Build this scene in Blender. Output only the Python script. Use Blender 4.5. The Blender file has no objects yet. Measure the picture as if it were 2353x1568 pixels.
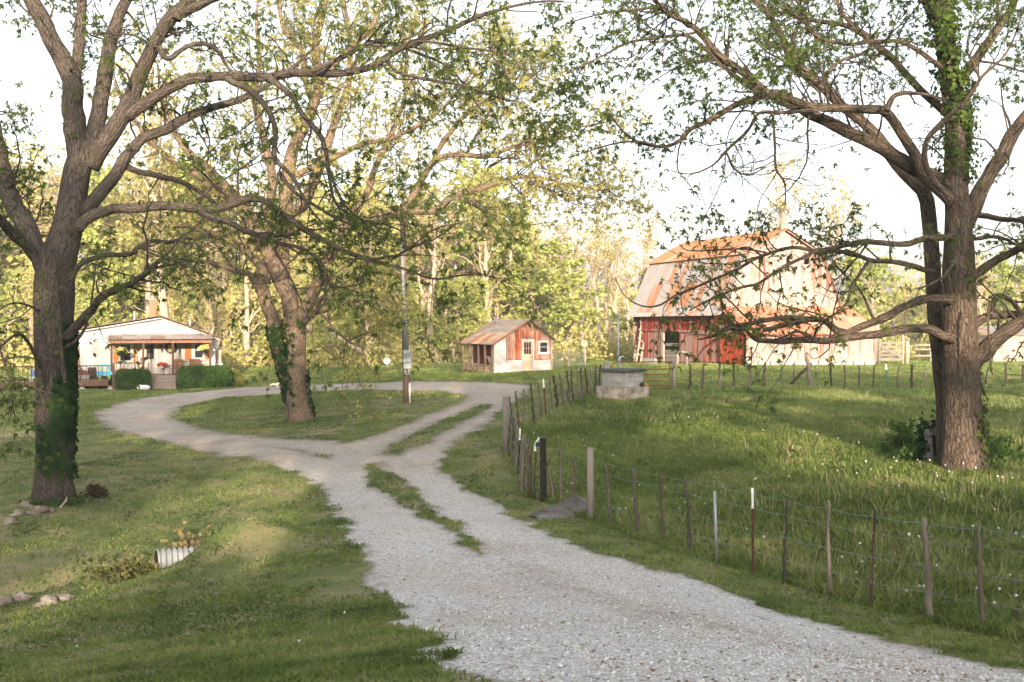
import bpy, math, random
import numpy as np
from mathutils import Matrix, Vector

random.seed(11)
rng = np.random.default_rng(11)
scene = bpy.context.scene
COL = scene.collection

# ---------------------------------------------------------------- camera frame
FPX = 2353 * 35 / 36.0
CX, CY, VH = 1176.5, 784.0, 750.0
PITCH = math.atan((CY - VH) / FPX)
CAMZ = 4.2


def ray(u, v):
    x = (u - CX) / FPX
    y = (CY - v) / FPX
    fy = math.cos(PITCH) + y * math.sin(PITCH)
    fz = -math.sin(PITCH) + y * math.cos(PITCH)
    return x / fy, fz / fy


def W(u, v, d):
    a, b = ray(u, v)
    return np.array((a * d, d, CAMZ + b * d))


# ---------------------------------------------------------------- noise
def _hash(ix, iy, s):
    n = (ix * 374761393 + iy * 668265263 + s * 974711) & 0x7FFFFFFF
    n = ((n ^ (n >> 13)) * 1274126177) & 0x7FFFFFFF
    return ((n ^ (n >> 16)) & 0xFFFF) / 65535.0


def vnoise(x, y, s=0):
    x = np.asarray(x, float)
    y = np.asarray(y, float)
    ix = np.floor(x).astype(np.int64)
    iy = np.floor(y).astype(np.int64)
    fx = x - ix
    fy = y - iy
    fx = fx * fx * (3 - 2 * fx)
    fy = fy * fy * (3 - 2 * fy)
    a = _hash(ix, iy, s)
    b = _hash(ix + 1, iy, s)
    c = _hash(ix, iy + 1, s)
    d = _hash(ix + 1, iy + 1, s)
    return (a * (1 - fx) + b * fx) * (1 - fy) + (c * (1 - fx) + d * fx) * fy


def fbm(x, y, s=0, o=3):
    r = 0
    a = 0.5
    for k in range(o):
        r = r + a * (vnoise(np.asarray(x) * 2 ** k, np.asarray(y) * 2 ** k, s + k) * 2 - 1)
        a *= 0.5
    return r


# ---------------------------------------------------------------- terrain height
_ctl = [(1700, 1560, 6.0), (1200, 1560, 6.3), (2300, 1545, 9.0), (1500, 1400, 11.6), (1200, 1400, 11.8), (1200, 1250, 17.4), (900, 1250, 17.2),
        (1000, 1150, 22.6), (830, 1060, 28), (930, 1000, 33), (1080, 940, 40), (1120, 900, 47.5), (900, 882, 54),
        (2257, 1452, 12.6), (2133, 1427, 13.2), (1905, 1370, 14.2), (1730, 1315, 15.9), (1577, 1270, 17.8), (1456, 1232, 19.4), (1357, 1197, 21.4),
        (1290, 1149, 23.8), (1248, 1153, 24.2), (1196, 1127, 25.0), (1186, 1085, 26.0), (1162, 1046, 28.0), (1192, 985, 33.4),
        (1244, 961, 36), (1295, 935, 39), (1341, 917, 42), (1368, 908, 44),
        (0, 1568, 9.2), (500, 1400, 13.2), (800, 1500, 9.0), (385, 1300, 19), (30, 1385, 16.6), (125, 1150, 24), (300, 1000, 38), (350, 895, 66),
        (500, 893, 66.5), (0, 950, 48), (240, 940, 50), (690, 967, 42), (935, 925, 46), (600, 850, 86), (700, 835, 95), (400, 1200, 23), (700, 1250, 17.6),
        (600, 1080, 28.5), (50, 900, 62),
        (1160, 857, 63), (1266, 849, 66), (1300, 838, 76), (1500, 838, 74), (1600, 835, 69.5), (1720, 840, 65.5), (2010, 838, 73), (2300, 848, 66), (2300, 830, 82),
        (1800, 900, 47), (2215, 1080, 24), (1900, 1000, 31), (2300, 1000, 30.5), (1900, 1150, 20.4), (2300, 1250, 16.3),
        (1548, 896, 47.5), (1900, 893, 50), (2150, 886, 51), (1435, 922, 40.5), (1550, 1000, 32), (1600, 1130, 23.5)]
_p = np.array([W(*c) for c in _ctl])
_bd = np.array([(-90, 50, -.6), (-60, 10, -.7), (-150, 150, 1.0), (0, 150, 1.8), (150, 150, 2.2), (100, 60, 1.6), (60, 20, 1.2), (60, -20, 2.0), (-40, -20, 1.4),
                (0, -12, 2.9), (1, 0, 2.55), (0, -60, 3.4), (-25, 8, -.1), (300, 300, 4), (-300, 300, 3), (300, -200, 4), (-300, -200, 2), (0, 350, 4), (-40, 110, .8), (40, 110, 1.6)])
_pts = np.vstack((_p, _bd))
_xy = _pts[:, :2] / 10.0


def _phi(r2):
    return np.where(r2 > 1e-12, 0.5 * r2 * np.log(np.maximum(r2, 1e-12)), 0)


_n = len(_xy)
_d2 = ((_xy[:, None] - _xy[None]) ** 2).sum(-1)
_A = np.zeros((_n + 3, _n + 3))
_A[:_n, :_n] = _phi(_d2) + 0.06 * np.eye(_n)
_A[:_n, _n] = 1
_A[:_n, _n + 1:] = _xy
_A[_n, :_n] = 1
_A[_n + 1:, :_n] = _xy.T
_w = np.linalg.solve(_A, np.concatenate((_pts[:, 2], np.zeros(3))))


def seg_dist(x, y, a, b):
    ax, ay = a
    bx, by = b
    dx, dy = bx - ax, by - ay
    t = np.clip(((x - ax) * dx + (y - ay) * dy) / (dx * dx + dy * dy), 0, 1)
    return np.hypot(x - ax - t * dx, y - ay - t * dy)


def H(x, y):
    x = np.atleast_1d(np.asarray(x, float)).ravel()
    y = np.atleast_1d(np.asarray(y, float)).ravel()
    out = np.empty_like(x)
    for i in range(0, len(x), 40000):
        q = np.stack((x[i:i + 40000], y[i:i + 40000]), 1) / 10.0
        r2 = ((q[:, None] - _xy[None]) ** 2).sum(-1)
        out[i:i + 40000] = _phi(r2) @ _w[:-3] + _w[-3] + q @ _w[-2:]
    dd = np.minimum(seg_dist(x, y, (-24, 14.2), (-12.5, 16.6)), seg_dist(x, y, (-12.5, 16.6), (-6.9, 18.9)))
    out -= 0.42 * np.exp(-(dd / 0.75) ** 2)
    out += 0.6 * np.exp(-((x + 5.1) / 1.0) ** 2 - ((y - 18.7) / .9) ** 2)
    out += 0.05 * fbm(x * 0.55, y * 0.55, 3) * np.clip(np.hypot(x, y) / 8, 0, 1)
    return out


_G = {}


def G(u, v):
    """world point where the pixel meets the ground"""
    k = (round(u, 1), round(v, 1))
    if k not in _G:
        a, b = ray(u, v)
        d = np.geomspace(3.5, 160, 900)
        g = CAMZ + b * d - H(a * d, d)
        i = int(np.argmax(g < 0)) if (g < 0).any() else len(d) - 1
        i = max(i, 1)
        t = g[i - 1] / (g[i - 1] - g[i] + 1e-9)
        dd = d[i - 1] + (d[i] - d[i - 1]) * min(max(t, 0), 1)
        _G[k] = np.array((a * dd, dd, float(H(a * dd, dd)[0])))
    return _G[k]


# ---------------------------------------------------------------- objects
def tag(o, label=None, cat=None, group=None, kind=None):
    if label: o['label'] = label
    if cat: o['category'] = cat
    if group: o['group'] = group
    if kind: o['kind'] = kind
    return o


def empty(name, loc, label, cat, group=None):
    o = bpy.data.objects.new(name, None)
    COL.objects.link(o)
    o.empty_display_size = 0.3
    o.location = Vector([float(c) for c in loc])
    return tag(o, label, cat, group)


def raw_mesh(name, verts, faces, tint=None, smooth=False, mats=()):
    """verts (N,3); faces (M,k) array or list of tuples"""
    me = bpy.data.meshes.new(name)
    verts = np.ascontiguousarray(verts, dtype=np.float32)
    if isinstance(faces, np.ndarray):
        k = faces.shape[1]
        ls = np.arange(0, faces.size, k, dtype=np.int32)
        flat = np.ascontiguousarray(faces, dtype=np.int32).ravel()
        nf = len(faces)
    else:
        lens = np.array([len(f) for f in faces], dtype=np.int32)
        ls = np.concatenate(([0], np.cumsum(lens)[:-1])).astype(np.int32)
        flat = np.fromiter((i for f in faces for i in f), dtype=np.int32)
        nf = len(faces)
    me.vertices.add(len(verts))
    me.vertices.foreach_set('co', verts.ravel())
    me.loops.add(len(flat))
    me.loops.foreach_set('vertex_index', flat)
    me.polygons.add(nf)
    me.polygons.foreach_set('loop_start', ls)
    if smooth is not False:
        s = np.full(nf, True) if smooth is True else np.asarray(smooth, bool)
        me.polygons.foreach_set('use_smooth', s)
    me.update(calc_edges=True)
    if tint is not None:
        a = me.attributes.new('tint', 'FLOAT', 'FACE')
        a.data.foreach_set('value', np.ascontiguousarray(tint, dtype=np.float32))
    for m in mats: me.materials.append(m)
    return me


def link(name, me, parent=None):
    o = bpy.data.objects.new(name, me)
    COL.objects.link(o)
    if parent is not None:
        o.parent = parent
        par = parent
        M = Matrix.Identity(4)
        chain = []
        while par is not None:
            chain.append(par)
            par = par.parent
        for p in reversed(chain):
            M = M @ p.matrix_parent_inverse @ Matrix.LocRotScale(p.location, p.rotation_euler, p.scale)
        o.matrix_parent_inverse = M.inverted()
    return o


class MB:
    """collects shapes (in an optional local frame) into one mesh"""

    def __init__(s, M=None):
        s.v = []; s.f = []; s.t = []; s.sm = []; s.bk = []; s.hasbk = False
        s.n = 0
        s.M = M

    def add(s, verts, faces, tint=None, smooth=False, bk=None):
        v = np.asarray(verts, float)
        s.bk.append(v if bk is None else bk)
        if s.M is not None: v = v @ s.M[:3, :3].T + s.M[:3, 3]
        t = random.random() if tint is None else tint
        s.v.append(v)
        for f in faces:
            s.f.append(tuple(int(i) + s.n for i in f))
            s.t.append(t)
            s.sm.append(smooth)
        s.n += len(v)

    def box(s, x0, x1, y0, y1, z0, z1, tint=None):
        s.add([(x0, y0, z0), (x1, y0, z0), (x1, y1, z0), (x0, y1, z0), (x0, y0, z1), (x1, y0, z1), (x1, y1, z1), (x0, y1, z1)],
              [(0, 3, 2, 1), (4, 5, 6, 7), (0, 1, 5, 4), (1, 2, 6, 5), (2, 3, 7, 6), (3, 0, 4, 7)], tint)

    def bar(s, a, b, w, h=None, tint=None, up=(0, 0, 1)):
        """square-section bar from a to b"""
        h = h or w
        a = np.asarray(a, float); b = np.asarray(b, float)
        d = b - a
        d = d / (np.linalg.norm(d) + 1e-9)
        u = np.asarray(up, float)
        if abs(d @ u) > 0.95: u = np.array((0, 1.0, 0))
        r = np.cross(d, u); r /= np.linalg.norm(r)
        u = np.cross(r, d)
        vs = [p + r * sx * w / 2 + u * sz * h / 2 for p in (a, b) for sx, sz in ((-1, -1), (1, -1), (1, 1), (-1, 1))]
        s.add(vs, [(0, 1, 2, 3), (7, 6, 5, 4), (0, 4, 5, 1), (1, 5, 6, 2), (2, 6, 7, 3), (3, 7, 4, 0)], tint)

    def prism(s, prof, y0, y1, tint=None, smooth=False):
        """profile in xz extruded along y"""
        n = len(prof)
        vs = [(x, y0, z) for x, z in prof] + [(x, y1, z) for x, z in prof]
        fs = [tuple(range(n)), tuple(range(2 * n - 1, n - 1, -1))] + [(i, n + i, n + (i + 1) % n, (i + 1) % n) for i in range(n)]
        s.add(vs, fs, tint, smooth)

    def tube(s, P, R, k=8, tint=None, caps=True, lump=0.0, seed=0):
        P = np.asarray(P, float)
        n = len(P)
        R = np.broadcast_to(np.asarray(R, float), (n,))
        T = np.gradient(P, axis=0)
        T /= np.linalg.norm(T, axis=1)[:, None] + 1e-9
        ref = np.array((0.31, 0.94, 0.12)) if abs(T[0] @ np.array((0.31, .94, .12))) < .9 else np.array((1.0, 0, 0))
        vs = []
        ang = np.arange(k) * 2 * math.pi / k
        r = np.cross(T[0], ref)
        for i in range(n):
            r = r - T[i] * (r @ T[i]); r /= np.linalg.norm(r) + 1e-9
            b = np.cross(T[i], r)
            rr = R[i]
            if lump: rr = R[i] * (1 + lump * fbm(np.cos(ang) * 1.7 + seed, np.sin(ang) * 1.7 + i * .35 + seed * 3, 5))
            vs.append(P[i] + (np.cos(ang) * rr)[:, None] * r + (np.sin(ang) * rr)[:, None] * b)
        fs = [(i * k + j, i * k + (j + 1) % k, (i + 1) * k + (j + 1) % k, (i + 1) * k + j) for i in range(n - 1) for j in range(k)]
        t = random.random() if tint is None else tint
        sl = np.concatenate(([0], np.cumsum(np.linalg.norm(np.diff(P, axis=0), axis=1))))
        bk = np.stack((R[:, None] * np.cos(ang)[None], R[:, None] * np.sin(ang)[None], np.repeat(sl[:, None], k, 1) + seed * 1.7), -1).reshape(-1, 3)
        s.hasbk = True
        s.add(np.vstack(vs), fs, t, True, bk)
        if caps:
            base = s.n - n * k
            for ring in (range(k - 1, -1, -1), range((n - 1) * k, n * k)):
                s.f.append(tuple(base + i for i in ring)); s.t.append(t); s.sm.append(False)

    def ball(s, c, r, tint=None, nu=10, nv=7, lump=0.0, seed=0):
        c = np.asarray(c, float)
        r = np.broadcast_to(np.asarray(r, float), (3,))
        vs = [(0, 0, -1)]
        for i in range(1, nv):
            ph = -math.pi / 2 + math.pi * i / nv
            for j in range(nu):
                th = 2 * math.pi * j / nu
                vs.append((math.cos(ph) * math.cos(th), math.cos(ph) * math.sin(th), math.sin(ph)))
        vs.append((0, 0, 1))
        vs = np.array(vs)
        if lump:
            vs = vs * (1 + lump * (fbm(vs[:, 0] * 1.3 + seed, vs[:, 1] * 1.3 + vs[:, 2] * 1.9 + seed * 2.3, 9)))[:, None]
        fs = [(0, 1 + (j + 1) % nu, 1 + j) for j in range(nu)]
        for i in range(nv - 2):
            for j in range(nu):
                a = 1 + i * nu
                fs.append((a + j, a + (j + 1) % nu, a + nu + (j + 1) % nu, a + nu + j))
        top = len(vs) - 1
        a = 1 + (nv - 2) * nu
        fs += [(a + j, a + (j + 1) % nu, top) for j in range(nu)]
        s.add(vs * r + c, fs, tint, True)

    def build(s, name, mat, parent=None):
        me = raw_mesh(name, np.vstack(s.v), s.f, s.t, s.sm, (mat,))
        if s.hasbk:
            a = me.attributes.new('bark', 'FLOAT_VECTOR', 'POINT')
            a.data.foreach_set('vector', np.ascontiguousarray(np.vstack(s.bk), dtype=np.float32).ravel())
        return link(name, me, parent)


def frame(origin, deg):
    c, s_ = math.cos(math.radians(deg)), math.sin(math.radians(deg))
    M = np.eye(4)
    M[:3, :3] = [[c, -s_, 0], [s_, c, 0], [0, 0, 1]]
    M[:3, 3] = origin
    return M


def at(M, p):
    return M[:3, :3] @ np.asarray(p, float) + M[:3, 3]


# ---------------------------------------------------------------- materials
class NT:
    def __init__(s, name):
        s.m = bpy.data.materials.new(name)
        s.m.use_nodes = True
        s.t = s.m.node_tree
        s.t.nodes.clear()
        s.out = s.t.nodes.new('ShaderNodeOutputMaterial')

    def n(s, typ, props=None, **ins):
        nd = s.t.nodes.new('ShaderNode' + typ)
        for k, v in (props or {}).items(): setattr(nd, k, v)
        for k, v in ins.items():
            k = int(k[1:]) if k[0] == '_' and k[1:].isdigit() else k.replace('_', ' ')
            sk = nd.inputs[k]
            if isinstance(v, bpy.types.NodeSocket): s.t.links.new(v, sk)
            else: sk.default_value = v
        return nd

    def attr(s, name='tint'):
        return s.n('Attribute', {'attribute_name': name}).outputs['Fac']

    def pos(s, sx=1, sy=1, sz=1, rz=0):
        g = s.n('NewGeometry').outputs['Position']
        return s.n('Mapping', None, Vector=g, Scale=(sx, sy, sz), Rotation=(0, 0, rz)).outputs[0]

    def noise(s, vec, scale, detail=4, rough=.55, dist=0):
        return s.n('TexNoise', None, Vector=vec, Scale=scale, Detail=detail, Roughness=rough, Distortion=dist).outputs['Fac']

    def ramp(s, fac, *stops, interp='LINEAR'):
        r = s.n('ValToRGB', None, Fac=fac)
        cr = r.color_ramp
        cr.interpolation = interp
        while len(cr.elements) > 1: cr.elements.remove(cr.elements[-1])
        cr.elements[0].position = stops[0][0]
        cr.elements[0].color = (*stops[0][1], 1)
        for p, c in stops[1:]:
            e = cr.elements.new(p)
            e.color = (*c, 1)
        return r.outputs['Color']

    def mix(s, f, a, b, mode='MIX'):
        nd = s.n('Mix', {'data_type': 'RGBA', 'blend_type': mode})
        for sk, v in ((nd.inputs[0], f), (nd.inputs[6], a), (nd.inputs[7], b)):
            if isinstance(v, bpy.types.NodeSocket): s.t.links.new(v, sk)
            elif isinstance(v, tuple): sk.default_value = (*v, 1)
            else: sk.default_value = v
        return nd.outputs[2]

    def math(s, op, a, b=0.0, clamp=False):
        return s.n('Math', {'operation': op, 'use_clamp': clamp}, _0=a, _1=b).outputs[0]

    def mapr(s, f, a, b, c=0.0, d=1.0):
        return s.n('MapRange', None, Value=f, From_Min=a, From_Max=b, To_Min=c, To_Max=d).outputs[0]

    def bump(s, h, dist=.02, strength=1.0):
        return s.n('Bump', None, Height=h, Distance=dist, Strength=strength).outputs[0]

    def surf(s, color, rough=.8, normal=None, metallic=0.0, spec=.3, **kw):
        if isinstance(color, tuple): color = (*color, 1)
        p = s.n('BsdfPrincipled', None, Base_Color=color, Roughness=rough, Metallic=metallic, Specular_IOR_Level=spec, **kw)
        if normal is not None: s.t.links.new(normal, p.inputs['Normal'])
        s.t.links.new(p.outputs[0], s.out.inputs[0])
        return s.m

    def leaf(s, color, trans=.45, tcol=None):
        d = s.n('BsdfDiffuse', None, Color=color)
        t = s.n('BsdfTranslucent', None, Color=tcol if tcol is not None else color)
        m = s.n('MixShader', None, Fac=trans)
        s.t.links.new(d.outputs[0], m.inputs[1])
        s.t.links.new(t.outputs[0], m.inputs[2])
        s.t.links.new(m.outputs[0], s.out.inputs[0])
        return s.m


def simple(name, col, rough=.7, var=.25, scale=6, metallic=0.0, bump=0.0, spec=.3):
    t = NT(name)
    f = t.noise(t.pos(), scale, 4)
    c2 = tuple(c * (1 - var) for c in col)
    c3 = tuple(min(1, c * (1 + var * .6)) for c in col)
    c = t.ramp(f, (.3, c2), (.7, c3))
    return t.surf(c, rough, t.bump(f, bump) if bump else None, metallic, spec)


def bark(name, dark, light, moss=None, scale=1.0):
    """furrowed bark running along each limb (the 'bark' attribute unrolls the limb)"""
    t = NT(name)
    a = t.n('Attribute', {'attribute_name': 'bark'}).outputs['Vector']
    wob = t.n('TexNoise', None, Vector=a, Scale=5.0, Detail=3.0).outputs['Color']
    v = t.n('VectorMath', {'operation': 'MULTIPLY_ADD'}, _0=wob, _1=(.16, .16, .5), _2=a).outputs[0]
    v = t.n('Mapping', None, Vector=v, Scale=(17 * scale, 17 * scale, 2.6 * scale)).outputs[0]
    e1 = t.n('TexVoronoi', {'feature': 'DISTANCE_TO_EDGE'}, Vector=v, Scale=1.0).outputs['Distance']
    n1 = t.noise(v, 1.4, 6, .7, .8)
    n2 = t.noise(t.n('Mapping', None, Vector=a, Scale=(40, 40, 12)).outputs[0], 1.0, 4, .6)
    h = t.math('ADD', t.math('MULTIPLY', t.mapr(e1, 0, .22), .5), t.math('ADD', t.math('MULTIPLY', n1, .9), t.math('MULTIPLY', n2, .25)))
    c = t.ramp(h, (.42, dark), (.72, tuple(x * .45 + y * .55 for x, y in zip(dark, light))), (1.0, light))
    big = t.noise(t.pos(), 1.1, 4, .6)
    c = t.mix(t.mapr(big, .4, .7, 0, .55), c, t.mix(.5, c, tuple(x * .5 for x in light)))
    c = t.mix(t.mapr(t.noise(t.pos(), 6, 4), .6, .75, 0, .35), c, tuple(min(1, x * 1.2) for x in (light[2] * 1.1, light[2] * 1.15, light[2] * 1.05)))
    if moss:
        c = t.mix(t.mapr(t.noise(t.pos(), 1.3, 5), .54, .72, 0, .6), c, moss)
    return t.surf(c, .95, t.bump(h, .035 / scale, 1.0), 0, .1)


def leafmat(name, a, b, c, trans=.45, patch=.25):
    t = NT(name)
    f = t.attr()
    pn = t.noise(t.pos(), patch, 3)
    f2 = t.math('ADD', t.math('MULTIPLY', f, .65), t.math('MULTIPLY', t.math('SUBTRACT', pn, .32), .9), True)
    col = t.ramp(f2, (.05, a), (.5, b), (.95, c))
    tc = t.mix(.35, col, tuple(min(1, x * 1.5) for x in c))
    return t.leaf(col, trans, tc)


def painted_wood(name, paint, wood, worn=.5, axis='z', dirt=.4):
    """boards: paint worn back to weathered wood in streaks along the grain"""
    t = NT(name)
    st = t.pos(7, 7, .55) if axis == 'z' else t.pos(.8, .8, 9)
    n1 = t.noise(st, 1.6, 7, .68, .3)
    n2 = t.noise(t.pos(.5, .5, .35), 1.0, 4, .6)
    tint = t.attr()
    k = t.math('ADD', t.math('MULTIPLY', n1, .8), t.math('ADD', t.math('MULTIPLY', n2, .7), t.math('MULTIPLY', tint, .35)))
    f = t.mapr(k, 1.22 - worn * .7, 1.42 - worn * .7)
    wc = t.ramp(n1, (.25, tuple(x * .55 for x in wood)), (.55, wood), (.8, tuple(min(1, x * 1.25) for x in wood)))
    pc = t.mix(tint, tuple(x * .78 for x in paint), tuple(min(1, x * 1.15) for x in paint))
    c = t.mix(f, pc, wc)
    c = t.mix(t.mapr(t.noise(t.pos(2, 2, .4), 1.3, 5), .5, .85, 0, dirt), c, tuple(x * .35 for x in wood))
    return t.surf(c, .88, t.bump(n1, .008), 0, .15)


def metal_roof(name, metal, rust, amount=.5, streak=(1.2, 1.2, .35)):
    t = NT(name)
    n1 = t.noise(t.pos(*streak), 1.6, 6, .65)
    n2 = t.noise(t.pos(), 9, 4)
    tint = t.attr()
    k = t.math('ADD', t.math('ADD', t.math('MULTIPLY', n1, .8), t.math('MULTIPLY', tint, .8)), t.math('MULTIPLY', n2, .2))
    f = t.mapr(k, 1.45 - amount, 1.75 - amount)
    rc = t.ramp(n2, (.3, tuple(x * .7 for x in rust)), (.7, tuple(min(1, x * 1.25) for x in rust)))
    mc = t.ramp(n1, (.3, tuple(x * .75 for x in metal)), (.7, metal))
    c = t.mix(f, mc, rc)
    return t.surf(c, .62, t.bump(n2, .003), 0, .35)


MAT = {}
# ---------------------------------------------------------------- growing plants
def unit(a):
    return a / (np.linalg.norm(a, axis=-1, keepdims=True) + 1e-9)


def smooth_line(P, R, K):
    """Catmull-Rom through the points, resampled to K even steps"""
    P = np.asarray(P, float); R = np.asarray(R, float)
    q = np.vstack((2 * P[0] - P[1], P, 2 * P[-1] - P[-2]))
    out = []; rr = []
    for i in range(len(P) - 1):
        p0, p1, p2, p3 = q[i:i + 4]
        for t in np.linspace(0, 1, 8, endpoint=False):
            out.append(.5 * (2 * p1 + (p2 - p0) * t + (2 * p0 - 5 * p1 + 4 * p2 - p3) * t * t + (3 * p1 - p0 - 3 * p2 + p3) * t ** 3))
            rr.append(R[i] * (1 - t) + R[i + 1] * t)
    out.append(P[-1]); rr.append(R[-1])
    out = np.array(out); rr = np.array(rr)
    s = np.concatenate(([0], np.cumsum(np.linalg.norm(np.diff(out, axis=0), axis=1))))
    u = np.linspace(0, s[-1], K)
    return np.stack([np.interp(u, s, out[:, c]) for c in range(3)], 1), np.interp(u, s, rr)


def plen(P):
    return np.linalg.norm(np.diff(P, axis=1), axis=2).sum(1)


def grow(P, R, spacing, lens, ang=(30, 75), start=.15, K=6, lift=.1, droop=.0, jit=.22, rk=.45, rmax=.03, tip=.3, g=rng, lk=.35):
    """children of limbs P (N,K0,3), R (N,K0)"""
    N, K0, _ = P.shape
    L = plen(P)
    n = np.maximum(0, g.poisson(np.maximum(L * (1 - start) / spacing, 0.01)))
    idx = np.repeat(np.arange(N), n)
    M = len(idx)
    t = start + (1 - start) * g.random(M) ** .85
    f = t * (K0 - 1)
    i = np.clip(f.astype(int), 0, K0 - 2)
    fr = (f - i)[:, None]
    p = P[idx, i] * (1 - fr) + P[idx, i + 1] * fr
    T = unit(P[idx, i + 1] - P[idx, i])
    r = R[idx, i] * (1 - fr[:, 0]) + R[idx, i + 1] * fr[:, 0]
    q = unit(np.cross(T, g.normal(size=(M, 3))))
    a = np.radians(g.uniform(ang[0], ang[1], M))[:, None]
    D = unit(T * np.cos(a) + q * np.sin(a) + np.array((0, 0, lift)))
    ln = g.uniform(lens[0], lens[1], M) * (1 - lk * t)
    step = (ln / (K - 1))[:, None]
    out = np.empty((M, K, 3))
    out[:, 0] = p
    for k in range(1, K):
        D = unit(D + g.normal(size=(M, 3)) * jit + np.array((0, 0, lift * .5 - droop)))
        out[:, k] = out[:, k - 1] + D * step
    r0 = np.minimum(r * rk, rmax * (.6 + .8 * g.random(M)))
    rr = r0[:, None] * np.linspace(1, tip, K)[None]
    return out, rr


def tubes(P, R, k=4):
    """many polylines to one vertex / quad array"""
    N, K, _ = P.shape
    T = np.gradient(P, axis=1)
    T = unit(T)
    ref = np.where(np.abs(T[:, :1, 2:3]) > .8, np.array((1., 0, 0)), np.array((0, 0, 1.)))
    a = unit(np.cross(T, np.broadcast_to(ref, T.shape)))
    b = np.cross(T, a)
    an = np.arange(k) * 2 * math.pi / k
    V = P[:, :, None] + R[:, :, None, None] * (np.cos(an)[None, None, :, None] * a[:, :, None] + np.sin(an)[None, None, :, None] * b[:, :, None])
    base = (np.arange(N)[:, None, None] * K + np.arange(K - 1)[None, :, None]) * k
    j = np.arange(k)[None, None]
    j2 = (j + 1) % k
    Fq = np.stack((base + j, base + j2, base + k + j2, base + k + j), -1)
    return V.reshape(-1, 3), Fq.reshape(-1, 4)


def leaf_spots(P, R, spacing, start=.35, g=rng):
    N, K, _ = P.shape
    L = plen(P)
    n = g.poisson(np.maximum(L * (1 - start) / spacing, .01)) + 1
    idx = np.repeat(np.arange(N), n)
    t = start + (1 - start) * g.random(len(idx))
    first = np.concatenate(([0], np.cumsum(n)[:-1]))
    t[first] = 1.0
    f = t * (K - 1)
    i = np.clip(f.astype(int), 0, K - 2)
    fr = (f - i)[:, None]
    return P[idx, i] * (1 - fr) + P[idx, i + 1] * fr, unit(P[idx, i + 1] - P[idx, i])


def leaflets(pos, ax, k, size, wid=.27, spread=1.0, droop=.25, g=rng, szvar=.4):
    """k narrow leaflets fanned round each spot"""
    M = len(pos)
    p = np.repeat(pos, k, 0)
    A = np.repeat(ax, k, 0)
    D = unit(A * .55 + unit(g.normal(size=(M * k, 3))) * spread + np.array((0, 0, -droop)))
    L = size * (1 + szvar * (g.random(M * k) * 2 - 1))[:, None] * np.repeat(.7 + .6 * g.random(M), k)[:, None]
    S = unit(np.cross(D, g.normal(size=(M * k, 3)))) * L * wid
    mid = p + D * L * .45
    tip = p + D * L + np.array((0, 0, -.12)) * L
    V = np.stack((p, mid + S, tip, mid - S), 1).reshape(-1, 3)
    Fq = np.arange(M * k * 4).reshape(-1, 4)
    tint = np.clip(np.repeat(g.random(M), k) * .7 + g.random(M * k) * .3, 0, 1)
    return V, Fq, tint


def cat_meshes(*parts):
    vs, fs = [], []
    n = 0
    for v, f in parts:
        vs.append(v); fs.append(f + n); n += len(v)
    return np.vstack(vs), np.vstack(fs)


def px_limb(pts, d0, d1=None, K=24, r0k=1.0):
    """[(u, v, r)] traced limb, going from depth d0 to d1"""
    d1 = d0 if d1 is None else d1
    pts = np.array(pts, float)
    s = np.concatenate(([0], np.cumsum(np.hypot(np.diff(pts[:, 0]), np.diff(pts[:, 1])))))
    t = s / s[-1]
    t = t * t * (3 - 2 * t)
    d = d0 + (d1 - d0) * t
    P = np.array([W(u, v, dd) for (u, v, r), dd in zip(pts, d)])
    return smooth_line(P, pts[:, 2] * d / FPX * r0k, K)


def wander(P, R, seed, k=.11):
    """kinks and wobbles of a real limb, ends kept"""
    n = len(P)
    g = np.random.default_rng(int(seed * 977) + 5)
    w = np.cumsum(g.normal(size=(n, 3)), 0)
    w = w - np.linspace(0, 1, n)[:, None] * w[-1]
    R = R * (1 + .10 * fbm(np.arange(n) * .55 + seed, np.zeros(n), 13))
    return P + w * (R[:, None] * k), R


def limb_mesh(mb, P, R, k=12, lump=.16, seed=0):
    P, R = smooth_line(P, R, int(len(P) * 1.8))
    mb.tube(P, R, k, None, True, lump, seed)


def ivy_on(P, R, t0, t1, n, size, side=None, seed=1, arc=(0, 6.28), out=1.22, thin=.28):
    """ivy leaves hugging a trunk"""
    g = np.random.default_rng(seed)
    K = len(P)
    t = t0 + (t1 - t0) * g.random(n)
    f = t * (K - 1); i = np.clip(f.astype(int), 0, K - 2); fr = (f - i)[:, None]
    c = P[i] * (1 - fr) + P[i + 1] * fr
    r = R[i] * (1 - fr[:, 0]) + R[i + 1] * fr[:, 0]
    a = g.uniform(arc[0], arc[1], n)
    nrm = np.stack((np.cos(a), np.sin(a), g.uniform(-.1, .5, n)), 1)
    pos = c + nrm * (r * (1.0 + (out - 1.0) * g.random(n) ** 1.5) + .015)[:, None]
    keep = vnoise(a * 2.2, pos[:, 2] * 1.6, seed) > thin
    pos = pos[keep]; nrm = unit(nrm[keep]); m = len(pos)
    T = unit(np.cross(nrm, g.normal(size=(m, 3))))
    B = np.cross(nrm, T)
    L = size * g.uniform(.6, 1.4, m)[:, None]
    nn = nrm * L * .35
    V = np.stack((pos - T * L * .5, pos + B * L * .42 + nn, pos + T * L * .55, pos - B * L * .42 + nn), 1).reshape(-1, 3)
    return V, np.arange(m * 4).reshape(-1, 4), g.random(m)


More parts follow.
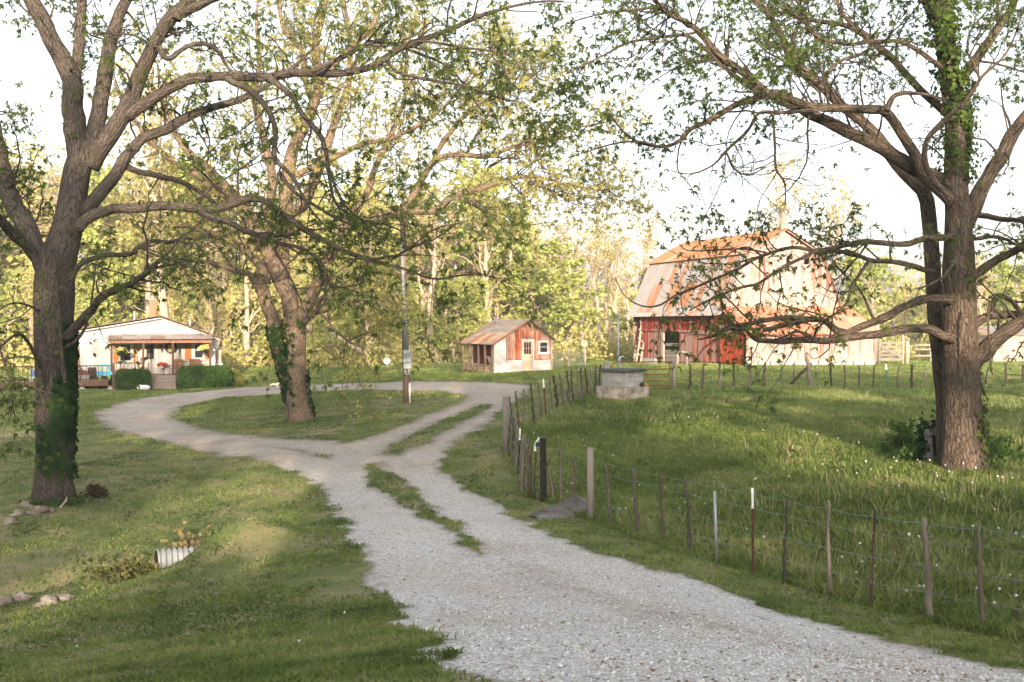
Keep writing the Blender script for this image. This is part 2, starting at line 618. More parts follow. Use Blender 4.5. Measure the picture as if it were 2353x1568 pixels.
def big_tree(name, label, base, trunkmb, limbs, mats, opts, ivy=(), root_limbs=()):
    root = empty(name, base, label, 'tree')
    mbk = trunkmb
    limbs = [wander(P, R, i + 1) for i, (P, R) in enumerate(limbs)]
    for i, (P, R) in enumerate(limbs): limb_mesh(mbk, P, R, 12, .16, i + 1)
    mbk.build('trunk', mats[0], root)
    o = opts
    rs = [smooth_line(p, r, 24) for p, r in list(limbs) + o.get('extra', [])]
    LP = np.array([p for p, r in rs]); LR = np.array([r for p, r in rs])
    g = np.random.default_rng(o.get('seed', 3))
    parts = []
    lv = []
    P1, R1 = grow(LP, LR, o['s1'], o['l1'], (30, 80), .22, 8, o.get('lift', .12), o.get('droop', 0), .24, .5, .028, .3, g)
    lowk = (lambda Q, R: (lambda k: (Q[k], R[k]))((Q[:, 0, 2] > o['low'][0]) | (g.random(len(Q)) < o['low'][2]))) if 'low' in o else (lambda Q, R: (Q, R))
    P1, R1 = lowk(P1, R1)
    P2, R2 = grow(P1, R1, o['s2'], o['l2'], (25, 70), .15, 6, .06, .02, .26, .55, .009, .4, g)
    P0, R0 = lowk(*grow(LP, LR, o['s0'], o['l2'], (35, 90), .12, 6, .1, .0, .28, .4, .008, .4, g))
    parts += [tubes(P1, R1, 5), tubes(P2, np.maximum(R2, .0035), 3), tubes(P0, np.maximum(R0, .0035), 3)]
    if o.get('s3'):
        P3, R3 = grow(P2, R2, o['s3'], o['l3'], (30, 70), .2, 4, .05, .03, .25, .6, .005, .5, g)
        parts.append(tubes(P3, np.maximum(R3, .003), 3))
        lv.append(leaf_spots(P3, R3, o['sl'], .5, g))
    lv.append(leaf_spots(P2, R2, o['sl'], .4, g))
    lv.append(leaf_spots(P0, R0, o['sl'], .45, g))
    lv.append(leaf_spots(P1, R1, o['sl'] * 2.0, .5, g))
    v, f = cat_meshes(*parts)
    link('twigs', raw_mesh('twigs', v, f, np.full(len(f), .5), True, (MAT['twig'],)), root)
    pos = np.vstack([a for a, b in lv]); ax = np.vstack([b for a, b in lv])
    # gaps in the crown
    keep = (vnoise(pos[:, 0] * .55 + pos[:, 1] * .3, pos[:, 2] * .55, o.get('seed', 3)) + .35 * g.random(len(pos))) > o.get('gap', .45)
    if 'low' in o: keep &= (pos[:, 2] > o['low'][0]) | (g.random(len(pos)) < o['low'][1])
    pos = pos[keep]; ax = ax[keep]
    v, f, t = leaflets(pos, ax, o.get('k', 8), o['size'], o.get('wid', .2), .8, .3, g)
    link('foliage', raw_mesh('foliage', v, f, t, False, (mats[1],)), root)
    if ivy:
        vs, fs, ts = [], [], []
        n = 0
        for v, f, t in ivy:
            vs.append(v); fs.append(f + n); ts.append(t); n += len(v)
        link('ivy', raw_mesh('ivy', np.vstack(vs), np.vstack(fs), np.concatenate(ts), False, (mats[2],)), root)
        for nm, P, R, t0, t1, a0 in o.get('vines', ()):
            m = MB(); q = np.linspace(t0, t1, 18); K = len(P)
            c = np.stack([np.interp(q * (K - 1), np.arange(K), P[:, i]) for i in range(3)], 1); r = np.interp(q * (K - 1), np.arange(K), R)
            an = a0 + .35 * np.sin(q * 23 + a0 * 5)
            m.tube(c + np.stack((np.cos(an), np.sin(an), np.zeros(18)), 1) * (r * 1.02)[:, None], np.linspace(.03, .014, 18), 6, None, True, .15, a0)
            m.build('vine', MAT['twig'], root)
    return root, len(pos)


def wood_tree_meshes(seed, h=14.0, kind='young'):
    """trunk and crown meshes of a woodland tree standing at the origin"""
    g = np.random.default_rng(seed)
    n = 12
    z = np.linspace(0, h * .93, n)
    wob = np.cumsum(g.normal(size=(n, 2)) * .18, 0)
    wob[0] = 0
    P = np.column_stack((wob, z))
    R = .02 * h * (1 - z / (h * 1.0)) ** .8 + .02
    LP = np.array([P]); LR = np.array([R])
    low = .1 if kind == 'bushy' else (.2 if kind == 'young' else .3)
    sp = {'young': .42, 'bushy': .36, 'bare': .6}[kind]
    up = .35 if kind != 'bushy' else .15
    P1, R1 = grow(LP, LR, sp, (h * .24, h * .44), (25, 62) if kind != 'bushy' else (40, 85), low, 8, up, 0, .2, .6, .09, .2, g, .55)
    P2, R2 = grow(P1, R1, .55, (.9, 2.4), (25, 65), .2, 6, .12, 0, .25, .5, .03, .3, g)
    parts = [tubes(LP, LR, 9), tubes(P1, R1, 5), tubes(P2, np.maximum(R2, .008), 3)]
    if kind == 'bare':
        P3, R3 = grow(P2, R2, .38, (.5, 1.2), (25, 60), .2, 4, .1, 0, .2, .5, .012, .5, g)
        parts.append(tubes(P3, np.maximum(R3, .006), 3))
        pos, ax = leaf_spots(P3, R3, .42, .4, g)
        v3, f3, t3 = leaflets(pos, ax, 3, .20, .36, 1.0, .1, g)
    else:
        pos, ax = leaf_spots(P2, R2, .20 if kind == 'young' else .14, .15, g)
        pos = pos + g.normal(size=pos.shape) * .22
        v3, f3, t3 = leaflets(pos, ax, 4, .25 if kind == 'young' else .30, .42, 1.0, .15, g)
    v, f = cat_meshes(*parts)
    return (v, f), (v3, f3, t3)
# ---------------------------------------------------------------- ground, drive and grass
drive_px = [(1085, 1568), (985, 1480), (905, 1390), (835, 1290), (795, 1200), (745, 1130), (690, 1088), (610, 1060), (480, 1040), (350, 1015), (255, 990), (212, 965),
            (225, 942), (285, 922), (400, 904), (560, 889), (700, 884), (850, 879), (1000, 876), (1100, 877), (1190, 881), (1235, 888), (1215, 903), (1180, 925),
            (1145, 955), (1105, 985), (1050, 1020), (1012, 1055), (1025, 1090), (1085, 1130), (1165, 1172), (1255, 1222), (1405, 1275), (1600, 1335), (1800, 1402), (2000, 1458),
            (2200, 1505), (2353, 1540)]
isl_px = [[(398, 960), (420, 935), (520, 913), (650, 904), (850, 897), (1000, 899), (1075, 906), (1060, 922), (990, 947), (900, 985), (830, 1010), (790, 1016), (720, 1009), (600, 1001), (480, 987)],
          [(835, 1066), (870, 1064), (925, 1098), (965, 1130), (1005, 1163), (1060, 1205), (1105, 1242), (1112, 1278), (1062, 1252), (1000, 1203), (930, 1167), (858, 1118)],
          [(880, 1040), (900, 1020), (960, 990), (1040, 955), (1110, 928), (1142, 930), (1060, 975), (980, 1017), (912, 1047)],
          [(590, 1020), (700, 1029), (780, 1045), (772, 1062), (680, 1046)]]
_poly = [G(*p)[:2] for p in drive_px]
_poly += [np.array((9.2, 4.0)), np.array((6.0, -6.0)), np.array((3.5, -30.0)), np.array((-2.5, -30.0)), np.array((-1.6, -6.0)), np.array((-.9, 2.0)), np.array((-.6, 4.6))]
_isl = [[G(*p)[:2] for p in q] for q in isl_px]


def sdf(x, y, poly):
    d = np.full(len(x), 1e9)
    ins = np.zeros(len(x), bool)
    n = len(poly)
    for i in range(n):
        ax, ay = poly[i]; bx, by = poly[(i + 1) % n]
        d = np.minimum(d, seg_dist(x, y, (ax, ay), (bx, by)))
        c = ((ay > y) != (by > y)) & (x < (bx - ax) * (y - ay) / (by - ay + 1e-12) + ax)
        ins ^= c
    return np.where(ins, d, -d)


def gravel(x, y):
    """0 grass ... 1 gravel"""
    x = np.asarray(x, float); y = np.asarray(y, float)
    n = .26 * fbm(x * 1.1, y * 1.1, 21, 3) + .22 * fbm(x * 4, y * 4, 25, 2)
    g = sdf(x, y, _poly) + n * 1.5
    for k, q in enumerate(_isl):
        g = np.minimum(g, -sdf(x, y, q) + n * (1.3 if k == 0 else 1.1) + (0, .1, .12, .42)[k])
    # bits of thin grass down the middle of the near drive
    return np.clip(g / (.5 + .9 * np.clip((y - 24) / 14, 0, 1)) + .45, 0, 1)


rr = np.concatenate((np.geomspace(.6, 3.2, 14, endpoint=False), np.geomspace(3.2, 130, 480, endpoint=False), np.geomspace(130, 420, 16)))
th = np.concatenate((np.radians(np.linspace(-180, -48, 36, endpoint=False)), np.radians(np.linspace(-48, 48, 640, endpoint=False)), np.radians(np.linspace(48, 180, 36, endpoint=False))))
RR, TH = np.meshgrid(rr, th, indexing='ij')
gx = (RR * np.sin(TH)).ravel(); gy = (RR * np.cos(TH)).ravel()
gz = H(gx, gy)
gm = np.zeros(len(gx))
near = (np.hypot(gx, gy) < 75)
gm[near] = gravel(gx[near], gy[near])
gz += np.where(near, gm * (-.03) + (1 - gm) * .015 * fbm(gx * 2.2, gy * 2.2, 31, 2), 0)
nt_, nr_ = len(th), len(rr)
ii, jj = np.meshgrid(np.arange(nr_ - 1), np.arange(nt_), indexing='ij')
j2 = (jj + 1) % nt_
GF = np.stack((ii * nt_ + jj, (ii + 1) * nt_ + jj, (ii + 1) * nt_ + j2, ii * nt_ + j2), -1).reshape(-1, 4)
GF = GF[:, ::-1]
fm = gm[GF].mean(1)
# mowed lawn / rough pasture split along the fence line
fence_line = [G(2353, 1475)[:2] + np.array((30, -3.5)), G(2353, 1475)[:2], G(2133, 1425)[:2], G(1905, 1370)[:2], G(1730, 1315)[:2], G(1577, 1270)[:2], G(1456, 1232)[:2], G(1357, 1197)[:2], G(1248, 1150)[:2],
              G(1192, 1100)[:2], G(1162, 1046)[:2], G(1192, 985)[:2], G(1244, 961)[:2], G(1295, 935)[:2], G(1368, 908)[:2], G(1548, 896)[:2], G(1900, 893)[:2], G(2150, 887)[:2], G(2353, 880)[:2] + np.array((30, 0))]


def pasture(x, y):
    return np.clip(sdf(np.asarray(x, float), np.asarray(y, float), fence_line) / .5 + .5, 0, 1)


pas = np.zeros(len(gx))
sel = (gy > 4) & (gy < 60)
pas[sel] = pasture(gx[sel], gy[sel])


_ml = [G(*q)[:2] for q in ((1080, 1240), (1180, 1300), (1300, 1345), (1450, 1390), (1650, 1435), (1900, 1490), (2150, 1540))]
mid = np.full(len(gx), 99.0)
for _a, _b2 in zip(_ml[:-1], _ml[1:]): mid = np.minimum(mid, seg_dist(gx, gy, _a, _b2))
mid = np.exp(-(mid / .5) ** 2)


def ground_obj(name, faces, mat):
    used = np.unique(faces)
    remap = np.full(len(gx), -1); remap[used] = np.arange(len(used))
    V = np.column_stack((gx, gy, gz))[used]
    me = raw_mesh(name, V, remap[faces], None, True, (mat,))
    for nm, arr in (('gravel', gm), ('pasture', pas), ('mid', mid)):
        a = me.attributes.new(nm, 'FLOAT', 'POINT')
        a.data.foreach_set('value', arr[used].astype(np.float32))
    o = link(name, me)
    o['kind'] = 'structure'
    return o


def ground_material():
    t = NT('ground')
    P = t.pos()
    gv = t.attr('gravel'); pa = t.attr('pasture')
    # gravel stones
    vo = t.n('TexVoronoi', {'feature': 'F1'}, Vector=P, Scale=31.0)
    vo2 = t.n('TexVoronoi', {'feature': 'F1'}, Vector=P, Scale=70.0)
    cellv = t.n('SeparateColor', None, Color=vo.outputs['Color']).outputs
    stone = t.ramp(cellv[0], (0, (.13, .12, .11)), (.1, (.33, .31, .29)), (.4, (.54, .525, .50)), (.8, (.68, .67, .645)), (.92, (.40, .33, .27)), (1, (.22, .12, .075)))
    cv2 = t.n('SeparateColor', None, Color=vo2.outputs['Color']).outputs
    fine = t.ramp(cv2[1], (0, (.18, .165, .15)), (.4, (.46, .44, .42)), (1, (.6, .59, .57)))
    g = t.mix(.4, stone, fine)
    big = t.noise(P, .45, 4, .6)
    y = t.n('SeparateXYZ', None, Vector=P).outputs['Y']
    far = t.mapr(y, 22, 31)
    dirt = t.ramp(t.noise(P, 3.0, 5), (.3, (.23, .175, .125)), (.7, (.40, .325, .25)))
    dk = t.math('ADD', t.mapr(big, .45, .75, 0, .45), t.math('MULTIPLY', far, .6), True)
    g = t.mix(dk, g, dirt)
    rusty = t.mapr(t.noise(P, .35, 3), .55, .72, 0, .35)
    g = t.mix(rusty, g, t.mix(.5, stone, (.30, .19, .13)))
    md = t.math('MULTIPLY', t.attr('mid'), t.mapr(t.noise(P, 1.6, 4, .6), .35, .6), True)
    g = t.mix(t.math('MULTIPLY', md, .8), g, t.mix(.45, (.20, .135, .085), stone))
    wet = t.mapr(t.noise(t.pos(1, .35, 1), .8, 4, .6), .56, .7, 0, .4)
    g = t.mix(wet, g, t.mix(.4, (.25, .21, .165), stone))
    edge = t.mapr(gv, .35, .95, 1, 0)
    g = t.mix(t.math('MULTIPLY', edge, .75), g, (.12, .105, .075))
    # soil and thatch under the grass
    n1 = t.noise(P, 1.1, 5, .6); n2 = t.noise(P, .22, 3); n3 = t.noise(P, 14, 3)
    lawn = t.ramp(t.math('ADD', t.math('MULTIPLY', n1, .5), t.math('ADD', t.math('MULTIPLY', n2, .35), t.math('MULTIPLY', n3, .2))),
                  (.36, (.045, .07, .022)), (.5, (.11, .13, .045)), (.58, (.19, .17, .085)), (.66, (.25, .195, .13)))
    past = t.ramp(t.math('ADD', t.math('MULTIPLY', n1, .6), t.math('MULTIPLY', n3, .4)), (.35, (.045, .07, .022)), (.55, (.095, .13, .038)), (.75, (.17, .165, .08)))
    grass = t.mix(pa, lawn, past)
    f = t.mapr(t.math('ADD', gv, t.math('MULTIPLY', t.math('SUBTRACT', n3, .5), .5)), .38, .62)
    col = t.mix(f, grass, g)
    hb = t.math('ADD', t.math('MULTIPLY', t.math('SUBTRACT', 1.0, vo.outputs['Distance']), t.math('MULTIPLY', gv, .8)), t.math('MULTIPLY', n3, .8))
    return t.surf(col, .95, t.bump(hb, .02, .9), 0, .15)


MAT['ground'] = ground_material()
ground_obj('lawn', GF[fm <= .5], MAT['ground'])
ground_obj('gravel_driveway', GF[fm > .5], MAT['ground'])

MAT['blade'] = leafmat('grass_blades', (.045, .082, .022), (.15, .205, .055), (.31, .315, .12), .35, .35)
MAT['blade_rough'] = leafmat('pasture_blades', (.06, .10, .026), (.16, .215, .06), (.31, .32, .13), .35, .5)
MAT['straw'] = leafmat('straw', (.24, .20, .11), (.36, .31, .18), (.46, .40, .25), .3, .5)


def scatter(n, r0, r1, a0, a1, power=1.0, g=rng):
    r = r0 * (r1 / r0) ** (g.random(n) ** power)
    a = np.radians(g.uniform(a0, a1, n))
    return r * np.sin(a), r * np.cos(a)


def blade_mesh(x, y, z, h, w, g, lean=.5):
    n = len(x)
    a = g.uniform(0, 2 * math.pi, n)
    ln = g.normal(size=(n, 2)) * lean
    p = np.column_stack((x, y, z - .01))
    s = np.column_stack((np.cos(a), np.sin(a), np.zeros(n))) * w[:, None]
    d = np.column_stack((ln, np.ones(n))); d = unit(d) * h[:, None]
    bend = np.column_stack((ln * .6 * h[:, None], -.18 * h))
    V = np.stack((p - s, p + s, p + d * .6 + s * .6, p + d + bend * .7, p + d * .6 - s * .6), 1)
    Fc = (np.arange(n)[:, None] * 5 + np.arange(5)[None]).astype(np.int32)
    return V.reshape(-1, 3), Fc


def build_grass():
    g = np.random.default_rng(5)
    # mown lawn
    x, y = scatter(400000, 4.0, 62, -36, 34, .72, g)
    m = gravel(x, y); pa = pasture(x, y)
    k = (pa < .5) & (m < .36 + .26 * g.random(len(x)))
    bare = fbm(x * .45, y * .45, 41, 3) + .5 * fbm(x * 1.6, y * 1.6, 44, 2)
    k &= (bare > -.40 + .45 * g.random(len(x)) - .2)
    x, y = x[k], y[k]
    d = np.hypot(x, y)
    h = (.035 + .035 * g.random(len(x)) + .035 * fbm(x * 1.9, y * 1.9, 47, 2)) * (1 + d / 70)
    w = (.0045 + d * .00042) * (.7 + .6 * g.random(len(x)))
    V, Fc = blade_mesh(x, y, H(x, y), np.maximum(h, .02), w, g, .55)
    t = np.clip(.46 + .75 * fbm(x * .5, y * .5, 51, 3) + .75 * fbm(x * 1.9, y * 1.9, 54, 3) + .3 * (g.random(len(x)) - .5), 0, 1)
    o = link('grass', raw_mesh('grass', V, Fc, t, False, (MAT['blade'],)))
    tag(o, kind='stuff')
    # coarse tufts of the farther lawn round the buildings
    x, y = scatter(230000, 48, 108, -36, 36, .9, g)
    k = np.ones(len(x), bool); q = np.hypot(x, y) < 75
    k[q] = gravel(x[q], y[q]) < .4
    x, y = x[k], y[k]
    d = np.hypot(x, y)
    V, Fc = blade_mesh(x, y, H(x, y), .05 + .06 * g.random(len(x)) + .05 * (d > 85), d * .0009 * (.7 + .6 * g.random(len(x))), g, .5)
    t = np.clip(.6 + .5 * fbm(x * .2, y * .2, 51, 3) + .4 * (g.random(len(x)) - .5), 0, 1)
    o = link('far_grass', raw_mesh('far_grass', V, Fc, t, False, (MAT['blade'],)))
    tag(o, kind='stuff')
    # rough pasture grass, taller
    x, y = scatter(360000, 9.5, 52, -6, 36, .8, g)
    pa = pasture(x, y); m = gravel(x, y)
    k = (pa > .5 - .3 * g.random(len(x))) & (m < .3)
    x, y = x[k], y[k]
    d = np.hypot(x, y)
    tuft = fbm(x * 1.3, y * 1.3, 61, 3)
    h = np.clip(.10 + .10 * g.random(len(x)) + .16 * tuft, .05, .4)
    w = (.005 + d * .0004) * (.7 + .6 * g.random(len(x)))
    V, Fc = blade_mesh(x, y, H(x, y), h, w, g, .4)
    t = np.clip(.46 + .75 * fbm(x * .35, y * .35, 71, 3) + .5 * tuft + .35 * (g.random(len(x)) - .5), 0, 1)
    o = link('pasture_grass', raw_mesh('pasture_grass', V, Fc, t, False, (MAT['blade_rough'],)))
    tag(o, kind='stuff')
    # dry seed stalks
    x, y = scatter(10000, 11, 48, -4, 36, .85, g)
    k = (pasture(x, y) > .8) & (fbm(x * .25, y * .25, 81, 3) > -.2 + .3 * g.random(len(x)))
    x, y = x[k], y[k]
    d = np.hypot(x, y)
    V, Fc = blade_mesh(x, y, H(x, y), g.uniform(.22, .46, len(x)), .0022 + d * .00015, g, .22)
    o = link('dry_grass', raw_mesh('dry_grass', V, Fc, g.random(len(x)), False, (MAT['straw'],)))
    tag(o, kind='stuff')
    # loose stones of the drive
    x, y = scatter(26000, 4.2, 20, -14, 34, .8, g)
    m = gravel(x, y)
    k = m > .25 + .5 * g.random(len(x))
    x, y = x[k], y[k]
    n = len(x)
    z = H(x, y) - .03
    s = g.uniform(.006, .018, (n, 1)) * (1 + .6 * (g.random((n, 1)) > .93))
    A = g.uniform(0, 6.28, n)
    c = np.column_stack((x, y, z + s[:, 0] * .3))
    ex = np.column_stack((np.cos(A), np.sin(A), g.normal(size=n) * .25)) * s * g.uniform(.8, 1.5, (n, 1))
    ey = np.column_stack((-np.sin(A), np.cos(A), g.normal(size=n) * .25)) * s * g.uniform(.6, 1.1, (n, 1))
    ez = np.column_stack((g.normal(size=n) * .2, g.normal(size=n) * .2, np.ones(n))) * s * .62
    V = np.stack((c + ex, c + ey, c - ex, c - ey, c + ez + ex * .25, c - ez), 1).reshape(-1, 3)
    Fb = np.array([(0, 1, 4), (1, 2, 4), (2, 3, 4), (3, 0, 4), (1, 0, 5), (2, 1, 5), (3, 2, 5), (0, 3, 5)])
    Fc = (np.arange(n)[:, None, None] * 6 + Fb[None]).reshape(-1, 3)
    tm = NT('loose_stones')
    col = tm.ramp(tm.attr(), (0, (.15, .09, .06)), (.05, (.26, .17, .12)), (.1, (.38, .35, .31)), (.35, (.52, .50, .475)), (.8, (.62, .605, .58)), (1, (.68, .67, .65)))
    o = link('gravel_stones', raw_mesh('gravel_stones', V, Fc, np.repeat(g.random(n), 8), False, (tm.surf(col, .85),)))
    tag(o, kind='stuff')


build_grass()

# ---------------------------------------------------------------- dandelion clocks standing in the grass
MAT['clock'] = simple('seed_head', (.42, .42, .39), .9, .1, 30)
MAT['stem'] = simple('flower_stem', (.12, .14, .05), .8, .2, 30)


def dandelions():
    g = np.random.default_rng(17)
    pts = []
    for i in range(4000):
        if len(pts) >= 150: break
        right = g.random() < .95
        x, y = scatter(1, 10 if right else 6.5, 36 if right else 26, -2 if right else -30, 33 if right else -4, .8, g)
        pa = pasture(x, y)[0]; m = gravel(x, y)[0]
        if m > .1 or (right and pa < .9) or (not right and pa > .1): continue
        if right and vnoise(x * .35, y * .35, 91)[0] < .42: continue
        pts.append((x[0], y[0], right))
    srcs = {}
    for x, y, right in pts:
        z = float(H(x, y)[0])
        kind = 'clock'
        if right not in srcs:
            hh = .30 if right else .12
            r = empty('dandelion', (0, 0, 0), 'white dandelion seed head on a thin stem in the rough pasture grass' if right else 'white dandelion seed head on a short stem in the mown lawn', 'dandelion',
                      'dandelion clocks in the pasture' if right else 'dandelion clocks on the lawn')
            m = MB(); m.tube([(0, 0, -.02), (.01, 0, hh * .5), (.0, .01, hh)], [.003, .003, .0025], 5)
            st = m.build('stem', MAT['stem'], r)
            m = MB(); m.ball((0, .01, hh + .018), .020 if right else .014, .5, 8, 6, .25, 4)
            sh = m.build('seed_head', MAT['clock'], r)
            srcs[right] = (r, [st, sh])
            r2 = r
        else:
            r, ch = srcs[right]
            r2 = r.copy(); COL.objects.link(r2)
            for c in ch:
                c2 = c.copy(); COL.objects.link(c2); c2.parent = r2
        r2.location = (x, y, z)
        s = g.uniform(.75, 1.25)
        r2.scale = (s, s, s * g.uniform(.8, 1.2))
        r2.rotation_euler = (g.normal() * .12, g.normal() * .12, g.uniform(0, 6.28))


dandelions()
# ---------------------------------------------------------------- the three big trees
MAT['bark_grey'] = bark('bark_grey', (.012, .009, .008), (.11, .09, .075), (.06, .058, .025))
MAT['bark_tan'] = bark('bark_tan', (.035, .025, .018), (.235, .17, .12), (.13, .10, .035))
MAT['bark_ridged'] = bark('bark_ridged', (.013, .009, .007), (.135, .102, .077), (.06, .06, .035), .8)
MAT['twig'] = simple('twig_bark', (.055, .045, .037), .95, .35, 5)
MAT['spring_leaf'] = leafmat('spring_leaf', (.04, .072, .02), (.09, .13, .035), (.17, .195, .06), .5, .5)
MAT['spring_leaf_pale'] = leafmat('spring_leaf_pale', (.20, .20, .06), (.34, .32, .11), (.46, .42, .17), .5, .3)
MAT['ivy'] = leafmat('ivy_leaf', (.012, .032, .012), (.022, .055, .018), (.05, .09, .03), .3, .8)


MAT['ivy_fresh'] = leafmat('fresh_ivy_leaf', (.03, .06, .015), (.08, .13, .03), (.17, .22, .06), .45, .8)


def trunk_tube(mb, pts, d, k=22, lump=.16, K=22, flare=1.45, seed=2):
    P, R = px_limb(pts, d, d, K)
    R = R.copy()
    zz = P[:, 2] - P[0, 2]
    R *= 1 + (flare - 1) * np.exp(-zz / .28)
    P[0, 2] -= .25
    mb.tube(P, R, k, None, True, lump, seed)
    return P, R


# ---- tree beside the house lawn, ivy on its trunk
def ivy_clad_tree():
    D = 24.0
    base = G(125, 1150)
    D = base[1]
    mb = MB()
    T, TR = trunk_tube(mb, [(126, 1152, 38), (124, 1100, 38), (124, 1000, 38.5), (124, 880, 40), (122, 760, 42), (124, 680, 43), (130, 610, 40), (145, 560, 34), (157, 520, 31), (168, 460, 30), (176, 398, 30), (190, 352, 30)], D)
    L = []

    def a(pts, d1=0, d0=0, **k): L.append(px_limb(pts, D + d0, D + d1, **k))
    a([(110, 640, 22), (88, 590, 21), (66, 521, 21), (33, 475, 20), (16, 434, 19), (5, 398, 17), (-8, 330, 15), (-20, 250, 12)], 1.0)
    a([(100, 610, 15), (55, 562, 12), (25, 535, 12), (0, 507, 11), (-40, 470, 9), (-90, 440, 6)], -2.0)
    a([(172, 400, 26), (166, 330, 25), (161, 250, 24), (153, 164, 22), (123, 109, 21), (88, 41, 19), (60, -20, 17), (20, -110, 12), (-20, -200, 7)], -1.2)
    a([(165, 210, 16), (170, 178, 14), (183, 109, 13), (186, 55, 12), (189, 0, 11), (195, -90, 8), (190, -170, 4)], 1.0, 0)
    a([(192, 360, 22), (202, 342, 20), (219, 273, 18), (238, 191, 17), (252, 96, 15), (273, 41, 14), (290, 0, 12), (330, -90, 8), (360, -170, 4)], 1.5)
    a([(205, 385, 22), (227, 342, 21), (263, 287, 20), (306, 213, 19), (336, 142, 17), (369, 77, 16), (405, 27, 14), (440, -8, 12), (500, -90, 8), (560, -150, 4)], -1.0)
    a([(405, 45, 11), (421, 27, 11), (478, 0, 10), (560, -50, 7), (640, -100, 4)], -1.8, -.8)
    a([(290, 268, 13), (301, 257, 13), (342, 230, 13), (383, 202, 12.5), (438, 182, 12), (520, 177, 11), (600, 178, 10), (660, 169, 9.5), (715, 170, 9), (778, 172, 8.5), (847, 156, 8), (888, 131, 7.5), (919, 112, 7), (981, 87, 6.5),
       (1050, 59, 5.5), (1100, 36, 5), (1182, 13, 3.5), (1247, 3, 2.5), (1297, 3, 1.5)], -3.0, -.5, K=40)
    a([(520, 178, 8), (532, 189, 7.5), (568, 205, 7), (614, 252, 6.5), (633, 301, 6), (631, 364, 5.5), (663, 397, 4.5), (683, 429, 3.5), (720, 490, 2.5), (770, 540, 1.5)], -2.8, -1.5)
    a([(615, 178, 8), (631, 186, 7.5), (669, 219, 6.5), (696, 263, 6), (735, 309, 5.5), (751, 356, 4.5), (759, 410, 4), (775, 470, 3.2), (830, 505, 2.8), (900, 520, 2), (950, 555, 1.2)], -2.2, -1.7)
    a([(715, 168, 6.5), (737, 156, 6), (795, 129, 5.5), (833, 104, 5), (874, 93, 4.5), (915, 104, 4), (934, 112, 3.5), (1008, 141, 3), (1050, 174, 2.2), (1103, 250, 1.3)], -1.2, -2)
    a([(870, 138, 4), (888, 142, 4), (915, 164, 3.8), (985, 181, 3.4), (1067, 197, 3), (1142, 223, 2.4), (1182, 233, 1.5)], -1.8, -2.5)
    a([(950, 98, 3.2), (975, 95, 3), (1050, 108, 2.8), (1162, 125, 2.3), (1198, 158, 1.8), (1247, 204, 1.2)], -3.6, -2.6)
    a([(365, 108, 7), (383, 135, 6), (430, 108, 5.5), (465, 100, 5), (500, 118, 4.5), (520, 150, 3.5), (540, 178, 2.5)], .6, -1)
    a([(188, 490, 15), (215, 455, 15), (246, 412, 14), (273, 372, 13), (300, 340, 12), (328, 315, 12), (383, 295, 11), (424, 273, 10), (465, 255, 9.5), (520, 240, 8.5), (560, 225, 7.5), (600, 205, 7), (625, 190, 6), (680, 150, 4), (740, 90, 2)], 1.5)
    a([(282, 368, 8), (290, 380, 7.5), (328, 398, 7), (397, 414, 6.5), (451, 436, 5.5), (500, 472, 4)], 2.0, .3)
    a([(178, 525, 14), (191, 512, 13), (219, 494, 12.5), (260, 483, 12), (315, 483, 11.5), (369, 475, 11), (438, 483, 10.5), (479, 486, 10), (533, 475, 9.5), (574, 461, 9), (613, 470, 8), (660, 505, 7.5), (693, 527, 7), (742, 554, 6.5),
       (783, 576, 6), (838, 595, 5), (893, 609, 4)], -3.2, -.4, K=36)
    for q in ([(885, 607, 3), (948, 565, 2.2), (1000, 527, 1.8), (1054, 513, 1)], [(885, 607, 2.8), (935, 575, 2.2), (1000, 550, 1.8), (1054, 514, 1.0), (1120, 500, .7)],
              [(880, 606, 3.2), (934, 620, 2.8), (997, 642, 2.4), (1057, 633, 2), (1098, 631, 1.6), (1153, 642, .9)], [(850, 598, 3), (900, 588, 2.2), (960, 586, 1.5), (1010, 590, .9)]):
        a(q, -4.0, -3.2)
    a([(460, 487, 8), (490, 500, 7.5), (520, 507, 7), (563, 527, 6.5), (606, 543, 6), (641, 559, 5), (688, 570, 4.2), (726, 595, 3.6), (748, 628, 3), (770, 660, 2.2), (840, 650, 1.4)], -3.8, -2.2)
    a([(606, 543, 5), (645, 541, 4.5), (690, 536, 3.5)], -2.6, -2.8)
    a([(622, 552, 4), (640, 590, 3), (668, 640, 2.4), (690, 690, 1.8), (700, 720, 1)], -4, -3)
    a([(640, 395, 5.5), (660, 420, 5), (690, 450, 4.2), (735, 480, 3.6), (780, 505, 2.8), (830, 525, 2), (870, 545, 1.3)], -3, -2)
    a([(760, 395, 3.5), (770, 430, 3.5), (800, 480, 3), (850, 515, 2.4), (900, 532, 1.6)], -3, -2)
    a([(150, 778, 13), (170, 753, 11), (197, 726, 10), (227, 690, 9), (260, 666, 8.5), (301, 650, 7.5), (342, 622, 6.5), (369, 597, 5.5), (397, 595, 4.5), (438, 614, 3.5), (462, 628, 2)], -2.2, -.3)
    a([(165, 640, 7), (191, 605, 6.5), (246, 589, 6), (301, 587, 5.5), (320, 568, 5), (356, 554, 4.5), (397, 557, 4), (424, 540, 2.5)], 2.2)
    a([(120, 745, 4), (100, 720, 3.2), (60, 700, 2.6), (20, 700, 2), (-30, 735, 1.3)], -2.5)
    a([(95, 895, 5), (100, 860, 4.5), (70, 800, 4), (45, 770, 3.2), (10, 790, 2.4), (-20, 815, 1.8)], -2.5, -.6)
    a([(150, 800, 4), (185, 770, 3.4), (205, 720, 2.6), (215, 650, 2), (225, 560, 1.2)], -1.5, -.5)
    a([(-120, 640, 5), (-60, 700, 4), (-10, 780, 3), (15, 850, 2.2), (28, 920, 1.5), (35, 965, .8)], -6, -5)
